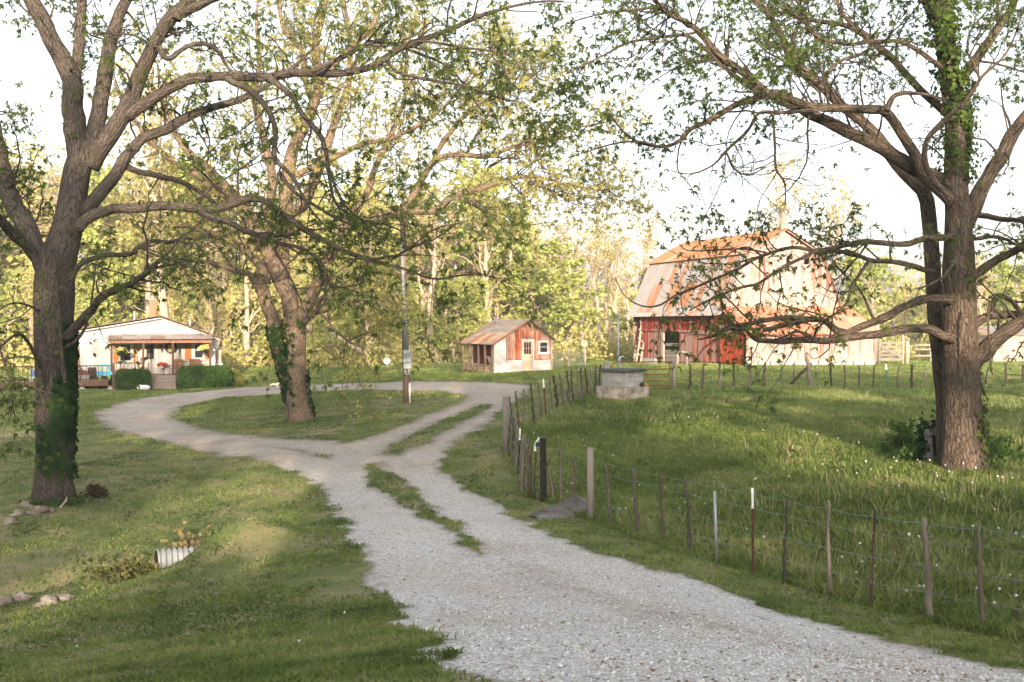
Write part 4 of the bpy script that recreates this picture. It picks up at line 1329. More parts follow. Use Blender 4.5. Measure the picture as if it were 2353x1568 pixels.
def barn():
    z0 = CAMZ - 2.65
    M = frame((14.35, 68, z0), 24.2)
    root = empty('barn', at(M, (5, 4, 0)), 'big weathered red barn with rusty gambrel roof and sun-bleached gable', 'barn')
    gr = lambda x, y: (float(H(*at(M, (x, y, 0))[:2])[0]) - z0)
    prof = [(-.5, 3.42), (.15, 4.1), (1.88, 7.72), (5.22, 9.42), (8.56, 7.72), (10.29, 4.1), (10.94, 3.42)]

    def top(x):
        return float(np.interp(x, [p[0] for p in prof], [p[1] for p in prof])) - .1
    # gable
    mb = MB(M)
    board_wall(mb, 0, 10.45, lambda s: 2.0, top, lambda s, o, z: (s, -o, z), .2, .025,
               [(1.95 + 1.0, 1.95 + 1.42, 7.05, 7.5), (7.1, 7.5, 7.05, 7.5), (5.0, 5.12, 4.6, 5.2)])
    mb.build('gable_wall', MAT['barn_pale'], root)
    mb = MB(M)
    board_wall(mb, 0, 10.45, lambda s: gr(s, 11.6), top, lambda s, o, z: (s, 11.6 + o, z), .25)
    board_wall(mb, 0, 11.6, lambda s: gr(10.45, s), lambda s: 3.9, lambda s, o, z: (10.45 + o, s, z), .25)
    mb.build('rear_wall', MAT['barn_mid'], root)
    # long side facing the yard, upper boards and lower boards
    u2y = lambda u: ((u - CX) / FPX * 68 - 14.35) / (-.41 - (u - CX) / FPX * .912)
    hole_d = (u2y(1561), u2y(1527), -1, 2.25)
    hole_u = (u2y(1632), u2y(1622), 2.55, 3.5)
    mb = MB(M)
    put = lambda s, o, z: (-o, s, z)
    board_wall(mb, -2.55, 10.6, lambda s: 2.35, lambda s: 3.85 if s > 0 else 3.75 + s * .62, put, .22, .025, [hole_u])
    mb.build('side_wall', MAT['barn_red'], root)
    mb = MB(M)
    board_wall(mb, -2.62, .2, lambda s: gr(0, s) + .12, lambda s: 2.3 if s > -2.2 else 2.05, lambda s, o, z: (-o + .05, s, z), .2)
    board_wall(mb, .2, u2y(1561), lambda s: gr(0, s) + .1, lambda s: 2.3, lambda s, o, z: (-o + .02, s, z), .2)
    board_wall(mb, u2y(1524), 10.6, lambda s: gr(0, s) + .45, lambda s: 2.3, lambda s, o, z: (-o - .02, s, z), .2)
    lw = mb.build('lower_side_wall', MAT['barn_mid'], root)
    lw['label'] = 'worn lower boards with paint flaking off'
    mb = MB(M)
    mb.box(-.12, -.04, -2.62, u2y(1561), 2.22, 2.36)
    mb.box(-.16, -.04, u2y(1561), 10.6, 2.28, 2.4)
    mb.build('rail', MAT['barn_mid'], root)
    mb = MB(M)
    mb.box(-.12, .02, u2y(1527), u2y(1522), -.1, 2.28)
    mb.box(-.03, .03, -.02, .12, 2.36, 3.7)
    mb.build('post', MAT['pale_wood'], root)
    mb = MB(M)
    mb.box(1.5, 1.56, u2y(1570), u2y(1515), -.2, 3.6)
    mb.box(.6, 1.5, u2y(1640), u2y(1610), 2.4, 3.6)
    mb.build('inside_shade', MAT['dark'], root)  # near-black blocks painted as the shade inside the barn
    mb = MB(M)
    for k, (za, zb) in enumerate(((0.02, .30), (.33, .60), (.63, .90), (1.18, 1.40))):
        mb.box(.10, .14, u2y(1562), u2y(1526), za, zb)
    mb.build('stall_board', MAT['grey_rail'], root)
    # sliding door hung askew on its track
    mb = MB(M)
    d0, d1 = u2y(1712), u2y(1660)
    board_wall(mb, d0, d1, lambda s: gr(0, s) + .02, lambda s: 2.12, lambda s, o, z: (-.17 - o, s, z), .24, .03)
    dr = mb.build('sliding_door', MAT['barn_door'], root)
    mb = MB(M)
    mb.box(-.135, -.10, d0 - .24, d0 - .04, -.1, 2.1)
    mb.build('door_gap_shade', MAT['dark'], root)  # near-black strip painted as the shade beside the sliding door
    mb = MB(M); mb.box(-.22, -.13, -1.9, 3.4, 2.14, 2.2); mb.build('door_track', MAT['rust_roof'], root)
    # roofs
    def curve(a, b, n=4): return [tuple(np.array(a) * (1 - t) + np.array(b) * t) for t in np.linspace(0, 1, n)]
    mb = MB(M)
    ribbed(mb, [(-.55, 3.38), (-.2, 3.7), (.15, 4.12), (1.0, 5.9), (1.9, 7.78)], -.3, 12.2, .27, .03, .66)
    r1 = mb.build('lower_roof', MAT['mixed_roof'], root)
    mb = MB(M)
    ribbed(mb, [(1.62, 7.62), (3.5, 8.66), (5.22, 9.50)], -.45, 12.4, .3, .018, .75)
    mb.build('upper_roof', MAT['rust_roof'], root)
    mb = MB(M)
    ribbed(mb, [(5.22, 9.50), (6.9, 8.66), (8.82, 7.62)], -.45, 12.4, .3, .018, .75)
    ribbed(mb, [(8.56, 7.78), (9.4, 5.9), (10.29, 4.12), (10.99, 3.38)], -.3, 12.2, .3, .018, .66)
    mb.build('far_roof', MAT['rust_roof'], root)
    mb = MB(M)
    for a, b in (((-.5, 3.36), (.15, 4.08)), ((.15, 4.08), (1.86, 7.7)), ((1.86, 7.7), (5.22, 9.4)), ((5.22, 9.4), (8.58, 7.7)), ((8.58, 7.7), (10.29, 4.08)), ((10.29, 4.08), (10.94, 3.36))):
        mb.bar((a[0], -.24, a[1]), (b[0], -.24, b[1]), .05, .16, None, (0, 1, 0))
    mb.build('bargeboard', MAT['barn_pale'], root)
    # lean-to across the gable
    mb = MB(M)
    board_wall(mb, -.02, 11.1, lambda s: gr(s, -2.7) + .25, lambda s: 2.12, lambda s, o, z: (s, -2.66 - o, z), .21)
    mb.build('front_wall', MAT['barn_pale'], root)
    mb = MB(M)
    board_wall(mb, -2.62, 0, lambda s: gr(11.1, s), lambda s: 3.75 + s * .62, lambda s, o, z: (11.1 + o, s, z), .22)
    mb.build('end_wall', MAT['barn_mid'], root)
    mb = MB(M @ np.array([[0, 1, 0, 0], [-1, 0, 0, 0], [0, 0, 1, 0], [0, 0, 0, 1.0]]))   # local x -> -y
    ribbed(mb, [(-.02, 4.05), (1.2, 3.3), (3.05, 2.10)], -.35, 11.4, .3, .015, .9)
    mb.build('lean_to_roof', MAT['rust_red_roof'], root)
    mb = MB(M); mb.box(-.1, 11.15, -2.86, -2.74, 1.98, 2.12); mb.build('eave_board', MAT['barn_mid'], root)
    mb = MB(M)
    for k in range(11):
        x = -.1 + k * 1.02
        mb.box(x, x + .9, -2.78, -2.55, gr(x, -2.7) - .3, gr(x, -2.7) + .3)
    mb.box(-.1, .35, 8.4, 10.4, -.4, gr(0, 9.5) + .45)
    mb.build('foundation', MAT['concrete'], root)
    mb = MB(M)
    mb.tube([(.3, -2.75, -.2), (.36, -2.78, .7), (.32, -2.76, 1.3)], .04, 6)
    mb.build('stick', MAT['dark'], root)
    return M, gr


BARN_M, barn_gr = barn()


def pole_ladder():
    m = MB()
    r = empty('ladder', G(1467, 831), 'pale pole ladder leaning against the far corner of the barn', 'ladder')
    d = 76.5
    for (a, b, rr) in (((1461, 830), (1475, 726), .085), ((1471, 831), (1483, 746), .08)):
        A = W(*a, d); B = W(*b, d + 1.3)
        A[2] = H(A[0], A[1])[0] - .1
        m = MB(); m.tube([A, (A + B) / 2 + np.array((.06, 0, 0)), B], [rr, rr * .9, rr * .7], 8)
        m.build('pole', MAT['pale_wood'], r)
    for k, t in enumerate((.15, .32, .5, .68, .85)):
        A = W(1461 + 14 * t, 830 - 104 * t, d + 1.3 * t - .1); B = W(1471.5 + 12 * t, 830 - 86 * t, d + 1.3 * t - .1)
        m = MB(); m.tube([A - (B - A) * .3, B + (B - A) * .3], .045, 6)
        m.build('rung', MAT['pale_wood'], r)


pole_ladder()


def hitching_rail():
    d = 67.5
    r = empty('hitching_rail', G(1567, 836), 'low crooked log rail on two posts in front of the barn', 'rail')
    for u in (1556, 1577):
        p = W(u, 838, d); p[2] = H(p[0], p[1])[0] - .1
        m = MB(); m.tube([p, p + np.array((.05, 0, .55)), p + np.array((.02, 0, .95))], [.11, .1, .09], 8, None, True, .2, u)
        m.build('post', MAT['grey_wood'], r)
    p = W(1552, 811, d); q = W(1582, 811, d)
    m = MB(); m.tube([p + np.array((0, 0, -.08)), (p * 2 + q) / 3 + np.array((0, 0, .06)), (p + 2 * q) / 3 + np.array((0, 0, .04)), q], .085, 8, None, True, .2, 5)
    m.build('crossbar', MAT['grey_wood'], r)


hitching_rail()


def farm_gate_panel():
    d = 75
    r = empty('board_gate', W(2045, 838, d), 'grey wooden board gate between posts at the end of the barn', 'gate')
    gz = float(H(*W(2045, 838, d)[:2])[0])
    p0, p1 = W(2014, 838, d + .5), W(2071, 838, d - .3)
    for u, dd, w, top, mt in ((2010, d + .5, .13, 2.0, 'grey_wood'), (2020, d + .3, .09, 1.7, 'grey_wood'), (2074, d - .3, .10, 2.2, 'pale_wood'), (2084, d - .4, .16, 1.75, 'pale_wood')):
        p = W(u, 838, dd); z = float(H(p[0], p[1])[0])
        m = MB(); m.tube([(p[0], p[1], z - .2), (p[0] + .02, p[1], z + top * .5), (p[0], p[1], z + top)], w, 8, None, True, .1, u)
        m.build('post', MAT[mt], r)
    for k, (za, zb) in enumerate(((.25, .45), (.55, .75), (.85, 1.02), (1.18, 1.33), (1.5, 1.66))):
        m = MB(); m.bar((p0[0], p0[1] - .1, gz + (za + zb) / 2), (p1[0], p1[1] - .1, gz + (za + zb) / 2 + .04), .04, zb - za)
        m.build('board', MAT['grey_rail'], r)
    m = MB(); m.bar((p0[0], p0[1] - .15, gz + 1.55), (p1[0], p1[1] - .15, gz + .5), .04, .14); m.build('brace', MAT['grey_rail'], r)


farm_gate_panel()


def rail_fence():
    r = empty('rail_fence', W(2160, 824, 84), 'pale rail fence on stout posts behind the pasture', 'fence')
    pts = [W(u, 824, d) for u, d in ((2098, 80), (2140, 80), (2180, 81), (2230, 82), (2290, 83))]
    for i, p in enumerate(pts):
        z = float(H(p[0], p[1])[0])
        if i in (1, 2, 3):
            m = MB(); m.tube([(p[0], p[1], z - .2), (p[0], p[1], z + 1.55)], .17, 9, None, True, .08, i); m.build('post', MAT['pale_wood'], r)
    for z in (.5, 1.0, 1.35):
        m = MB(); m.tube([(p[0], p[1] - .2, float(H(p[0], p[1])[0]) + z) for p in pts], .07, 6, None, True, .1, z); m.build('rail', MAT['pale_wood'], r)


rail_fence()


def pale_shed_wall():
    r = empty('boarded_outbuilding', W(2360, 835, 80), 'low pale boarded outbuilding beyond the pasture fence', 'outbuilding')
    M = frame(W(2283, 832, 80), 14)
    M[2, 3] = float(H(M[0, 3], M[1, 3])[0])
    m = MB(M); board_wall(m, 0, 14, lambda s: -.3, lambda s: 2.15 + .012 * s, lambda s, o, z: (s, -o, z), .24)
    m.build('wall', MAT['pale_wood'], r)
    m = MB(M); board_wall(m, 0, 5, lambda s: -.3, lambda s: 2.15, lambda s, o, z: (-o, s, z), .24)
    m.build('end_wall', MAT['pale_wood'], r)
    m = MB(M @ np.array([[0, -1, 0, 0], [1, 0, 0, 0], [0, 0, 1, 0], [0, 0, 0, 1.0]]))
    ribbed(m, [(-.25, 2.12), (2.5, 2.5), (5.2, 2.9)], -14.2, .2, .4, .015)
    m.build('roof', MAT['mixed_roof'], r)


pale_shed_wall()

# ---------------------------------------------------------------- little shed
MAT['shed_red'] = painted_wood('shed_red_boards', (.42, .085, .032), (.36, .24, .18), .60, 'z', .25)
MAT['shed_red_inner'] = painted_wood('shed_inner_boards', (.18, .03, .02), (.16, .1, .08), .4, 'z', .5)
MAT['shed_roof'] = metal_roof('shed_tin_roof', (.34, .29, .24), (.36, .16, .07), .62, (.9, .9, .35))
MAT['log'] = painted_wood('rough_log', (.30, .20, .13), (.34, .26, .19), .5, 'z', .3)
MAT['log_end'] = simple('cut_log_end', (.46, .33, .2), .9, .25, 14)
MAT['antler'] = simple('antler', (.33, .28, .24), .7, .2, 6)


def shed():
    z0 = CAMZ - 2.97
    M = frame((-1.16, 63, z0), 21.5)
    root = empty('shed', at(M, (2, 3, 0)), 'small red and white gabled shed with open lean-to and rusty tin roof', 'shed')
    gr = lambda x, y: (float(H(*at(M, (x, y, 0))[:2])[0]) - z0)
    xl, xm, xr, dp = 0.0, .82, 4.0, 6.3
    ridge = (2.42, 3.42)
    el, er = (-.18, 1.80), (4.2, 2.12)
    top = lambda x: float(np.interp(x, [el[0], ridge[0], er[0]], [el[1], ridge[1], er[1]])) - .05
    door = (1.88, 2.74, -1, 2.12)
    win = (3.1, 3.72, 1.28, 1.98)
    mb = MB(M)
    board_wall(mb, xm, xr, lambda s: .80, top, lambda s, o, z: (s, -o, z), .16, .025, [door, win], .012)
    mb.build('gable_wall', MAT['shed_red'], root)
    mb = MB(M)
    mb.box(xm + .02, door[0], -.05, .1, -.3, .80); mb.box(door[1], xr - .02, -.05, .1, -.3, .80)
    mb.build('plinth', MAT['white_paint'], root)
    mb = MB(M)
    mb.add([(xl, -.045, -.3), (xm, -.045, -.3), (xm, -.045, top(xm)), (xl, -.045, top(xl)), (xl, .05, -.3), (xm, .05, -.3), (xm, .05, top(xm)), (xl, .05, top(xl))],
           [(0, 1, 2, 3), (5, 4, 7, 6), (0, 4, 5, 1), (1, 5, 6, 2), (2, 6, 7, 3), (3, 7, 4, 0)])
    mb.build('lean_to_wall', MAT['white_paint'], root)
    mb = MB(M)
    board_wall(mb, .1, dp, lambda s: -.2, lambda s: top(xm), lambda s, o, z: (xm - o, s, z), .2)
    board_wall(mb, 0, dp, lambda s: -.2, lambda s: top(xr), lambda s, o, z: (xr + o, s, z), .2)
    board_wall(mb, xm, xr, lambda s: -.2, top, lambda s, o, z: (s, dp + o, z), .2)
    mb.build('inner_wall', MAT['shed_red_inner'], root)
    # trims
    mb = MB(M)
    mb.box(xm + .03, xm + .13, -.08, -.03, .8, top(xm + .1)); mb.box(xr - .1, xr + .03, -.08, -.02, -.2, top(xr) - .02)
    for x in (1.3, 1.72, 2.95, 3.35): mb.box(x, x + .05, -.05, -.02, 2.15, top(x) - .03)
    mb.build('trim', MAT['pale_wood'], root)
    mb = MB(M)
    mb.box(door[0], door[0] + .1, -.1, .05, -.1, 2.02); mb.box(door[1] - .1, door[1], -.1, .05, -.1, 2.02); mb.box(door[0] - .02, door[1] + .02, -.1, .05, 2.02, 2.13)
    mb.box(door[0] - .05, door[1] + .05, -.22, .05, -.12, -.02)
    mb.build('door_frame', MAT['white_paint'], root)
    dx0, dx1 = door[0] + .11, door[1] - .11
    mb = MB(M)
    mb.box(dx0, dx1, -.03, .01, 0, 1.18); mb.box(dx0, dx0 + .08, -.03, .01, 1.18, 2.01); mb.box(dx1 - .08, dx1, -.03, .01, 1.18, 2.01); mb.box(dx0 + .08, dx1 - .08, -.03, .01, 1.93, 2.01)
    for k in (1, 2):
        x = dx0 + .08 + (dx1 - dx0 - .16) * k / 3
        mb.box(x - .014, x + .014, -.028, .008, 1.18, 1.93)
    mb.box(dx0 + .08, dx1 - .08, -.0285, .0085, 1.54, 1.57)
    dd = mb.build('door', simple('faded_door', (.50, .36, .25), .8, .25, 4), root)
    mb = MB(M); mb.box(dx0 + .07, dx1 - .07, -.006, .002, 1.17, 1.94); mb.build('pane', MAT['glass'], dd)
    mb = MB(M); mb.ball(at(np.eye(4), (dx1 - .05, -.06, 1.02)), .03, .5, 8, 6); mb.build('handle', MAT['dark'], dd)
    mb = MB(M)
    x0, x1, za, zb = win[0] - .06, win[1] + .06, win[2] - .06, win[3] + .06
    mb.box(x0, x0 + .12, -.09, .02, za, zb); mb.box(x1 - .12, x1, -.09, .02, za, zb); mb.box(x0 + .12, x1 - .12, -.09, .02, zb - .12, zb); mb.box(x0 - .04, x1 + .04, -.12, .02, za - .05, za + .08)
    mb.box(x0 + .12, x1 - .12, -.05, .01, (za + zb) / 2 - .015, (za + zb) / 2 + .02)
    wf = mb.build('window', MAT['white_paint'], root)
    mb = MB(M); mb.box(x0 + .1, x1 - .1, -.02, -.01, za + .05, zb - .1); mb.build('pane', MAT['glass'], wf)
    # roof
    mb = MB(M)
    ribbed(mb, [(el[0], el[1]), (xm, top(xm) + .07), (ridge[0], ridge[1])], -.28, dp + .25, .16, .016, .62)
    ribbed(mb, [(ridge[0], ridge[1]), (3.3, top(3.3) + .06), (er[0], er[1])], -.28, dp + .25, .16, .016, .62)
    mb.build('roof', MAT['shed_roof'], root)
    mb = MB(M)
    mb.bar((el[0], -.22, el[1] - .07), (ridge[0], -.22, ridge[1] - .07), .04, .1, None, (0, 1, 0)); mb.bar((ridge[0], -.22, ridge[1] - .07), (er[0], -.22, er[1] - .07), .04, .1, None, (0, 1, 0))
    mb.build('bargeboard', MAT['grey_wood'], root)
    mb = MB(M)
    mb.tube([(1.9, 4.6, 2.9), (1.9, 4.6, 3.62)], .07, 10); mb.tube([(1.9, 4.6, 3.62), (1.9, 4.6, 3.7)], [.12, .1], 10)
    mb.build('stovepipe', simple('pipe_metal', (.3, .3, .3), .5, .3, 8, .6), root)
    # lean-to posts, crooked poles
    for k, y in enumerate((.35, 1.75, 3.0, 4.25, 5.2, 6.15)):
        mb = MB(M); j = random.uniform(-.06, .06)
        mb.tube([(.05, y, -.2), (.06 + j, y + j, .8), (.04, y, 1.78)], [.10, .085, .075], 8, None, True, .2, k)
        mb.build('pole', MAT['log'], root)
    mb = MB(M)
    mb.bar((.08, .1, .25), (.1, 1.3, 1.0), .2, .06); mb.build('plank', MAT['pale_wood'], root)
    # antlers above the door, hung on the wall
    a = empty('antlers', at(M, (2.31, -.12, 2.25)), 'pair of branching antlers mounted over the shed door', 'antlers')
    mb = MB(M)
    for s in (-1, 1):
        P = [(2.31 + s * .04, -.12, 2.20), (2.31 + s * .24, -.18, 2.38), (2.31 + s * .36, -.2, 2.62), (2.31 + s * .30, -.22, 2.92)]
        mb.tube(P, [.03, .028, .024, .01], 7, .5)
        mb.tube([P[1], (2.31 + s * .20, -.34, 2.52)], [.018, .006], 6, .5)
        mb.tube([P[2], (2.31 + s * .5, -.3, 2.78)], [.018, .006], 6, .5)
        mb.tube([P[0], (2.31 + s * .16, -.3, 2.3)], [.018, .006], 6, .5)
    mb.ball((2.31, -.1, 2.18), (.07, .06, .09), .5)
    mb.build('horn_pair', MAT['antler'], a)
    # firewood stacked along the open side
    g = random.Random(4)
    first = None
    for row in range(3):
        y = .5
        while y < 6.0:
            r = g.uniform(.065, .10)
            if not (row == 2 and g.random() < .45):
                if first is None:
                    first = empty('firewood_log', (0, 0, 0), 'short split firewood log stacked in the lean-to of the shed', 'log', 'firewood logs stacked in the lean-to')
                    m = MB(); m.tube([(-.02, 0, 0), (.2, 0, 0), (.42, 0, 0)], .085, 9, None, False, .15, 3); b1 = m.build('bark', MAT['log'], first)
                    m = MB(); m.tube([(-.024, 0, 0), (.0, 0, 0)], .083, 9, None, True, .15, 3); m.tube([(.4, 0, 0), (.424, 0, 0)], .083, 9, None, True); b2 = m.build('cut_end', MAT['log_end'], first)
                    t = first
                else:
                    t = first.copy(); COL.objects.link(t)
                    for c in (b1, b2):
                        c2 = c.copy(); COL.objects.link(c2); c2.parent = t
                t.location = Vector(at(M, (.10 + g.uniform(-.06, .04), y + r, .08 + row * .16)))
                t.rotation_euler = (g.uniform(0, 6), 0, math.radians(21.5 + g.uniform(-6, 6)))
                t.scale = (1, r / .085, r / .085)
            y += 2 * r + .02


shed()

# ---------------------------------------------------------------- farmhouse
MAT['siding'] = painted_wood('house_siding', (.44, .42, .40), (.38, .355, .33), .10, 'z', .06)
MAT['white_trim'] = simple('white_trim', (.50, .485, .465), .6, .06, 3)
MAT['porch_roof'] = metal_roof('porch_metal_roof', (.36, .30, .26), (.22, .14, .10), .45)
MAT['house_roof'] = simple('brown_roofing', (.13, .085, .06), .9, .3, 8)
MAT['shutter'] = painted_wood('orange_brown_shutter', (.38, .145, .04), (.26, .12, .05), .3, 'z', .2)
MAT['deck'] = painted_wood('deck_boards', (.26, .19, .15), (.28, .22, .18), .5, 'x', .2)
MAT['brick'] = None
_t = NT('chimney_brick')
_b = _t.n('TexBrick', None, Vector=_t.n('Mapping', None, Vector=_t.pos(), Rotation=(math.radians(90), 0, 0)).outputs[0], Color1=(.30, .085, .045, 1), Color2=(.36, .13, .07, 1), Mortar=(.34, .26, .21, 1), Scale=4.5, Mortar_Size=.014)
MAT['brick'] = _t.surf(_b.outputs['Color'], .9)


def house():
    S = 67 / FPX
    M = frame(((368 - CX) * S, 67.0, 0.0), 19)
    M[2, 3] = CAMZ - 4.2

    def X(u, y=0.0):
        k = (u - CX) / FPX
        p = at(M, (0, y, 0)); e = M[:3, 0]
        return float((k * p[1] - p[0]) / (e[0] - k * e[1]))
    Z = lambda v: 4.2 + (750 - v) * S
    XW = lambda u: X(u, 2.2)
    ZW = lambda v: 4.2 + (750 - v) * .0302
    yw = 2.2
    root = empty('house', at(M, (0, 4, 0)), 'white single-storey farmhouse with brown-trimmed front porch and brick chimney', 'house')
    xl, xr = XW(90), XW(496)
    pk = (0.0, ZW(727)); er = (XW(503), ZW(776)); el = (XW(171), ZW(759)); ell = (XW(80), ZW(771))
    prof = [ell, el, pk, er]
    top = lambda x: float(np.interp(x, [p[0] for p in prof], [p[1] for p in prof]))
    win1 = (XW(276), XW(303), ZW(828), ZW(791)); win2 = (XW(447), XW(466), ZW(824), ZW(787)); door = (XW(333), XW(357), -9, ZW(788))
    win0 = (XW(150), XW(176), ZW(838), ZW(800))
    mb = MB(M)
    board_wall(mb, xl, xr, lambda s: .75, lambda s: top(s) - .1, lambda s, o, z: (s, yw - o * .2, z), .3, .03, [win1, win2, door, win0], .012, .004)
    mb.build('front_wall', MAT['siding'], root)
    mb = MB(M)
    board_wall(mb, yw, yw + 9, lambda s: .2, lambda s: top(xr) - .1, lambda s, o, z: (xr + o * .2, s, z), .3)
    board_wall(mb, yw, yw + 9, lambda s: .2, lambda s: top(xl) - .1, lambda s, o, z: (xl + o * .2, s, z), .3)
    mb.box(xl, xr, yw + 9, yw + 9.05, .2, 3.3)
    mb.build('side_wall', MAT['siding'], root)
    mb = MB(M); mb.box(xl + .1, xr - .1, yw + .1, yw + .2, -.3, .75); mb.build('crawl_space_shade', MAT['dark'], root)  # near-black panel painted as the shade under the house
    mb = MB(M)
    mb.box(xl, xr - .02, yw + .6, yw + .62, .75, 3.2); mb.build('inside_shade', MAT['dark'], root)  # near-black sheet painted as the shade inside the rooms
    mb = MB(M)
    for a, b in zip(prof[:-1], prof[1:]):
        vs = [(a[0], yw - .38, a[1]), (b[0], yw - .38, b[1]), (b[0], yw + 9.3, b[1]), (a[0], yw + 9.3, a[1])]
        mb.add(vs + [(x, y, z + .07) for x, y, z in vs], [(0, 3, 2, 1), (4, 5, 6, 7), (0, 1, 5, 4), (1, 2, 6, 5), (2, 3, 7, 6), (3, 0, 4, 7)], .5)
    roof = mb.build('roof', MAT['house_roof'], root)
    mb = MB(M)
    for a, b in zip(prof[:-1], prof[1:]):
        mb.bar((a[0], yw - .36, a[1] - .13), (b[0], yw - .36, b[1] - .13), .04, .24, None, (0, 1, 0))
    mb.build('fascia', MAT['white_trim'], root)
    mb = MB(M); cx = XW(350)
    mb.box(cx - .24, cx + .24, yw + 2.6, yw + 3.1, 4.3, ZW(692) + .1)
    ch = mb.build('chimney', MAT['brick'], roof)
    mb = MB(M); mb.box(cx - .27, cx + .27, yw + 2.57, yw + 3.13, ZW(692) + .1, ZW(692) + .2); mb.tube([(cx, yw + 2.85, ZW(690)), (cx, yw + 2.85, ZW(678))], .12, 10)
    mb.build('chimney_cap', MAT['concrete'], roof)
    mb = MB(M); mb.tube([(XW(306), yw + 3, 4.2), (XW(306), yw + 3, ZW(714))], .07, 8); mb.build('vent_pipe', simple('vent_grey', (.35, .35, .34), .6), roof)
    mb = MB(M); mb.tube([(XW(438), yw + 1.5, 4.0), (XW(438), yw + 1.5, ZW(732))], .09, 8); mb.tube([(XW(438), yw + 1.5, ZW(732)), (XW(438), yw + 1.5, ZW(729))], .14, 8); mb.build('flue', simple('flue_grey', (.28, .29, .3), .5, .2, 6, .5), roof)
    # windows and shutters
    for (a, b, za, zb), sh in ((win1, ((260, 273), (305, 317))), (win2, ((425, 439), (471, 482))), (win0, ((141, 151), (174, 183)))):
        mb = MB(M); w = .11
        mb.box(a - w, a + .02, yw - .07, yw + .03, za - w, zb + w); mb.box(b - .02, b + w, yw - .07, yw + .03, za - w, zb + w); mb.box(a + .02, b - .02, yw - .07, yw + .03, zb - .02, zb + w); mb.box(a + .02, b - .02, yw - .09, yw + .03, za - w, za + .03)
        mb.box(a + .02, b - .02, yw - .03, yw + .02, (za + zb) / 2 - .025, (za + zb) / 2 + .025)
        wf = mb.build('window', MAT['white_trim'], root)
        mb = MB(M); mb.box(a, b, yw, yw + .012, za, zb); mb.build('pane', MAT['glass'], wf)
        for u0, u1 in sh:
            mb = MB(M); x0, x1 = XW(u0), XW(u1)
            n = 3; bw = (x1 - x0) / n
            for k in range(n): mb.box(x0 + k * bw + .006, x0 + (k + 1) * bw - .006, yw - .06, yw - .02, za - .12, zb + .1)
            mb.box(x0, x1, yw - .08, yw - .06, za + .15, za + .25); mb.box(x0, x1, yw - .08, yw - .06, zb - .25, zb - .15)
            mb.build('shutter', MAT['shutter'], root)
    # door
    a, b = door[0], door[1]; fz = .92; zt = door[3]
    mb = MB(M); mb.box(a - .1, a, yw - .07, yw + .03, fz, zt + .1); mb.box(b, b + .14, yw - .07, yw + .03, fz, zt + .1); mb.box(a, b, yw - .07, yw + .03, zt, zt + .1)
    mb.build('door_frame', MAT['white_trim'], root)
    mb = MB(M); zm = fz + 1.0
    mb.box(a, b, yw - .04, yw, fz, zm); mb.box(a, a + .1, yw - .04, yw, zm, zt); mb.box(b - .1, b, yw - .04, yw, zm, zt); mb.box(a + .1, b - .1, yw - .04, yw, zt - .1, zt)
    for k in (1, 2): mb.box(a + .1 + (b - a - .2) * k / 3 - .012, a + .1 + (b - a - .2) * k / 3 + .012, yw - .035, yw - .005, zm, zm + .4)
    dd = mb.build('door', simple('storm_door', (.36, .33, .29), .6, .1), root)
    mb = MB(M); mb.box(a + .09, b - .09, yw - .02, yw - .01, zm - .01, zt - .09); mb.build('pane', MAT['glass'], dd)
    mb = MB(M); mb.box(b - .09, b - .05, yw - .09, yw - .04, zm - .1, zm + .02); mb.build('handle', MAT['dark'], dd)
    # porch
    px0, px1 = X(246), X(490)
    mb = MB(M @ np.array([[0, 1, 0, 0], [-1, 0, 0, 0], [0, 0, 1, 0], [0, 0, 0, 1.0]]))
    ribbed(mb, [(-yw + .02, ZW(768)), (-1.0, 3.52), (.35, Z(780))], px0, px1, .23, .022, .9)
    mb.build('porch_roof', MAT['porch_roof'], root)
    mb = MB(M)
    mb.box(px0 + .1, px1 - .1, -.06, .06, Z(788.5), Z(781)); mb.box(px0 + .05, px0 + .17, .06, yw - .05, Z(788), Z(781)); mb.box(px1 - .17, px1 - .05, .06, yw - .05, Z(788), Z(781))
    mb.build('porch_beam', simple('brown_beam', (.22, .12, .075), .8, .2, 5), root)
    for u, zb in ((256, .6), (329, .9), (397, .9), (483, .9)):
        mb = MB(M); mb.box(X(u) - .07, X(u) + .07, -.05, .05, -.2 if u != 483 else .3, Z(788.5)); mb.build('porch_post', MAT['brown_wood'], root)
    mb = MB(M)
    mb.box(px0 + .15, X(331), 0, yw, .78, .90); mb.box(X(331), X(398), .1, yw, .78, .90); mb.box(X(398), px1, 0, yw, .78, .90)
    mb.build('porch_floor', MAT['deck'], root)
    mb = MB(M)
    mb.box(-9.8, px0 + .1, -.9, yw, .50, .62)
    mb.box(-9.8, px0 + .12, -.95, -.9, .30, .63)
    mb.box(px0 + .02, px0 + .1, -.9, 0, .30, .49)
    dk = mb.build('deck', MAT['brown_wood'], root)
    mb = MB(M)
    for k in range(8): mb.box(-9.8, px0 + .1, -.86 + k * .38, -.86 + k * .38 + .36, .622, .65)
    mb.build('deck_boards', MAT['deck'], root)
    for u in (60, 120, 190, 254):
        mb = MB(M); mb.box(X(u) - .07, X(u) + .07, -.82, -.68, -.1, .30); mb.build('deck_leg', MAT['log'], root)
        mb = MB(M); mb.ball((X(u), -.75, float(H(*at(M, (X(u), -.75, 0))[:2])[0]) - M[2, 3] + .04), (.24, .22, .14), None, 9, 6, .5, u); mb.build('footing', MAT['concrete'], root)

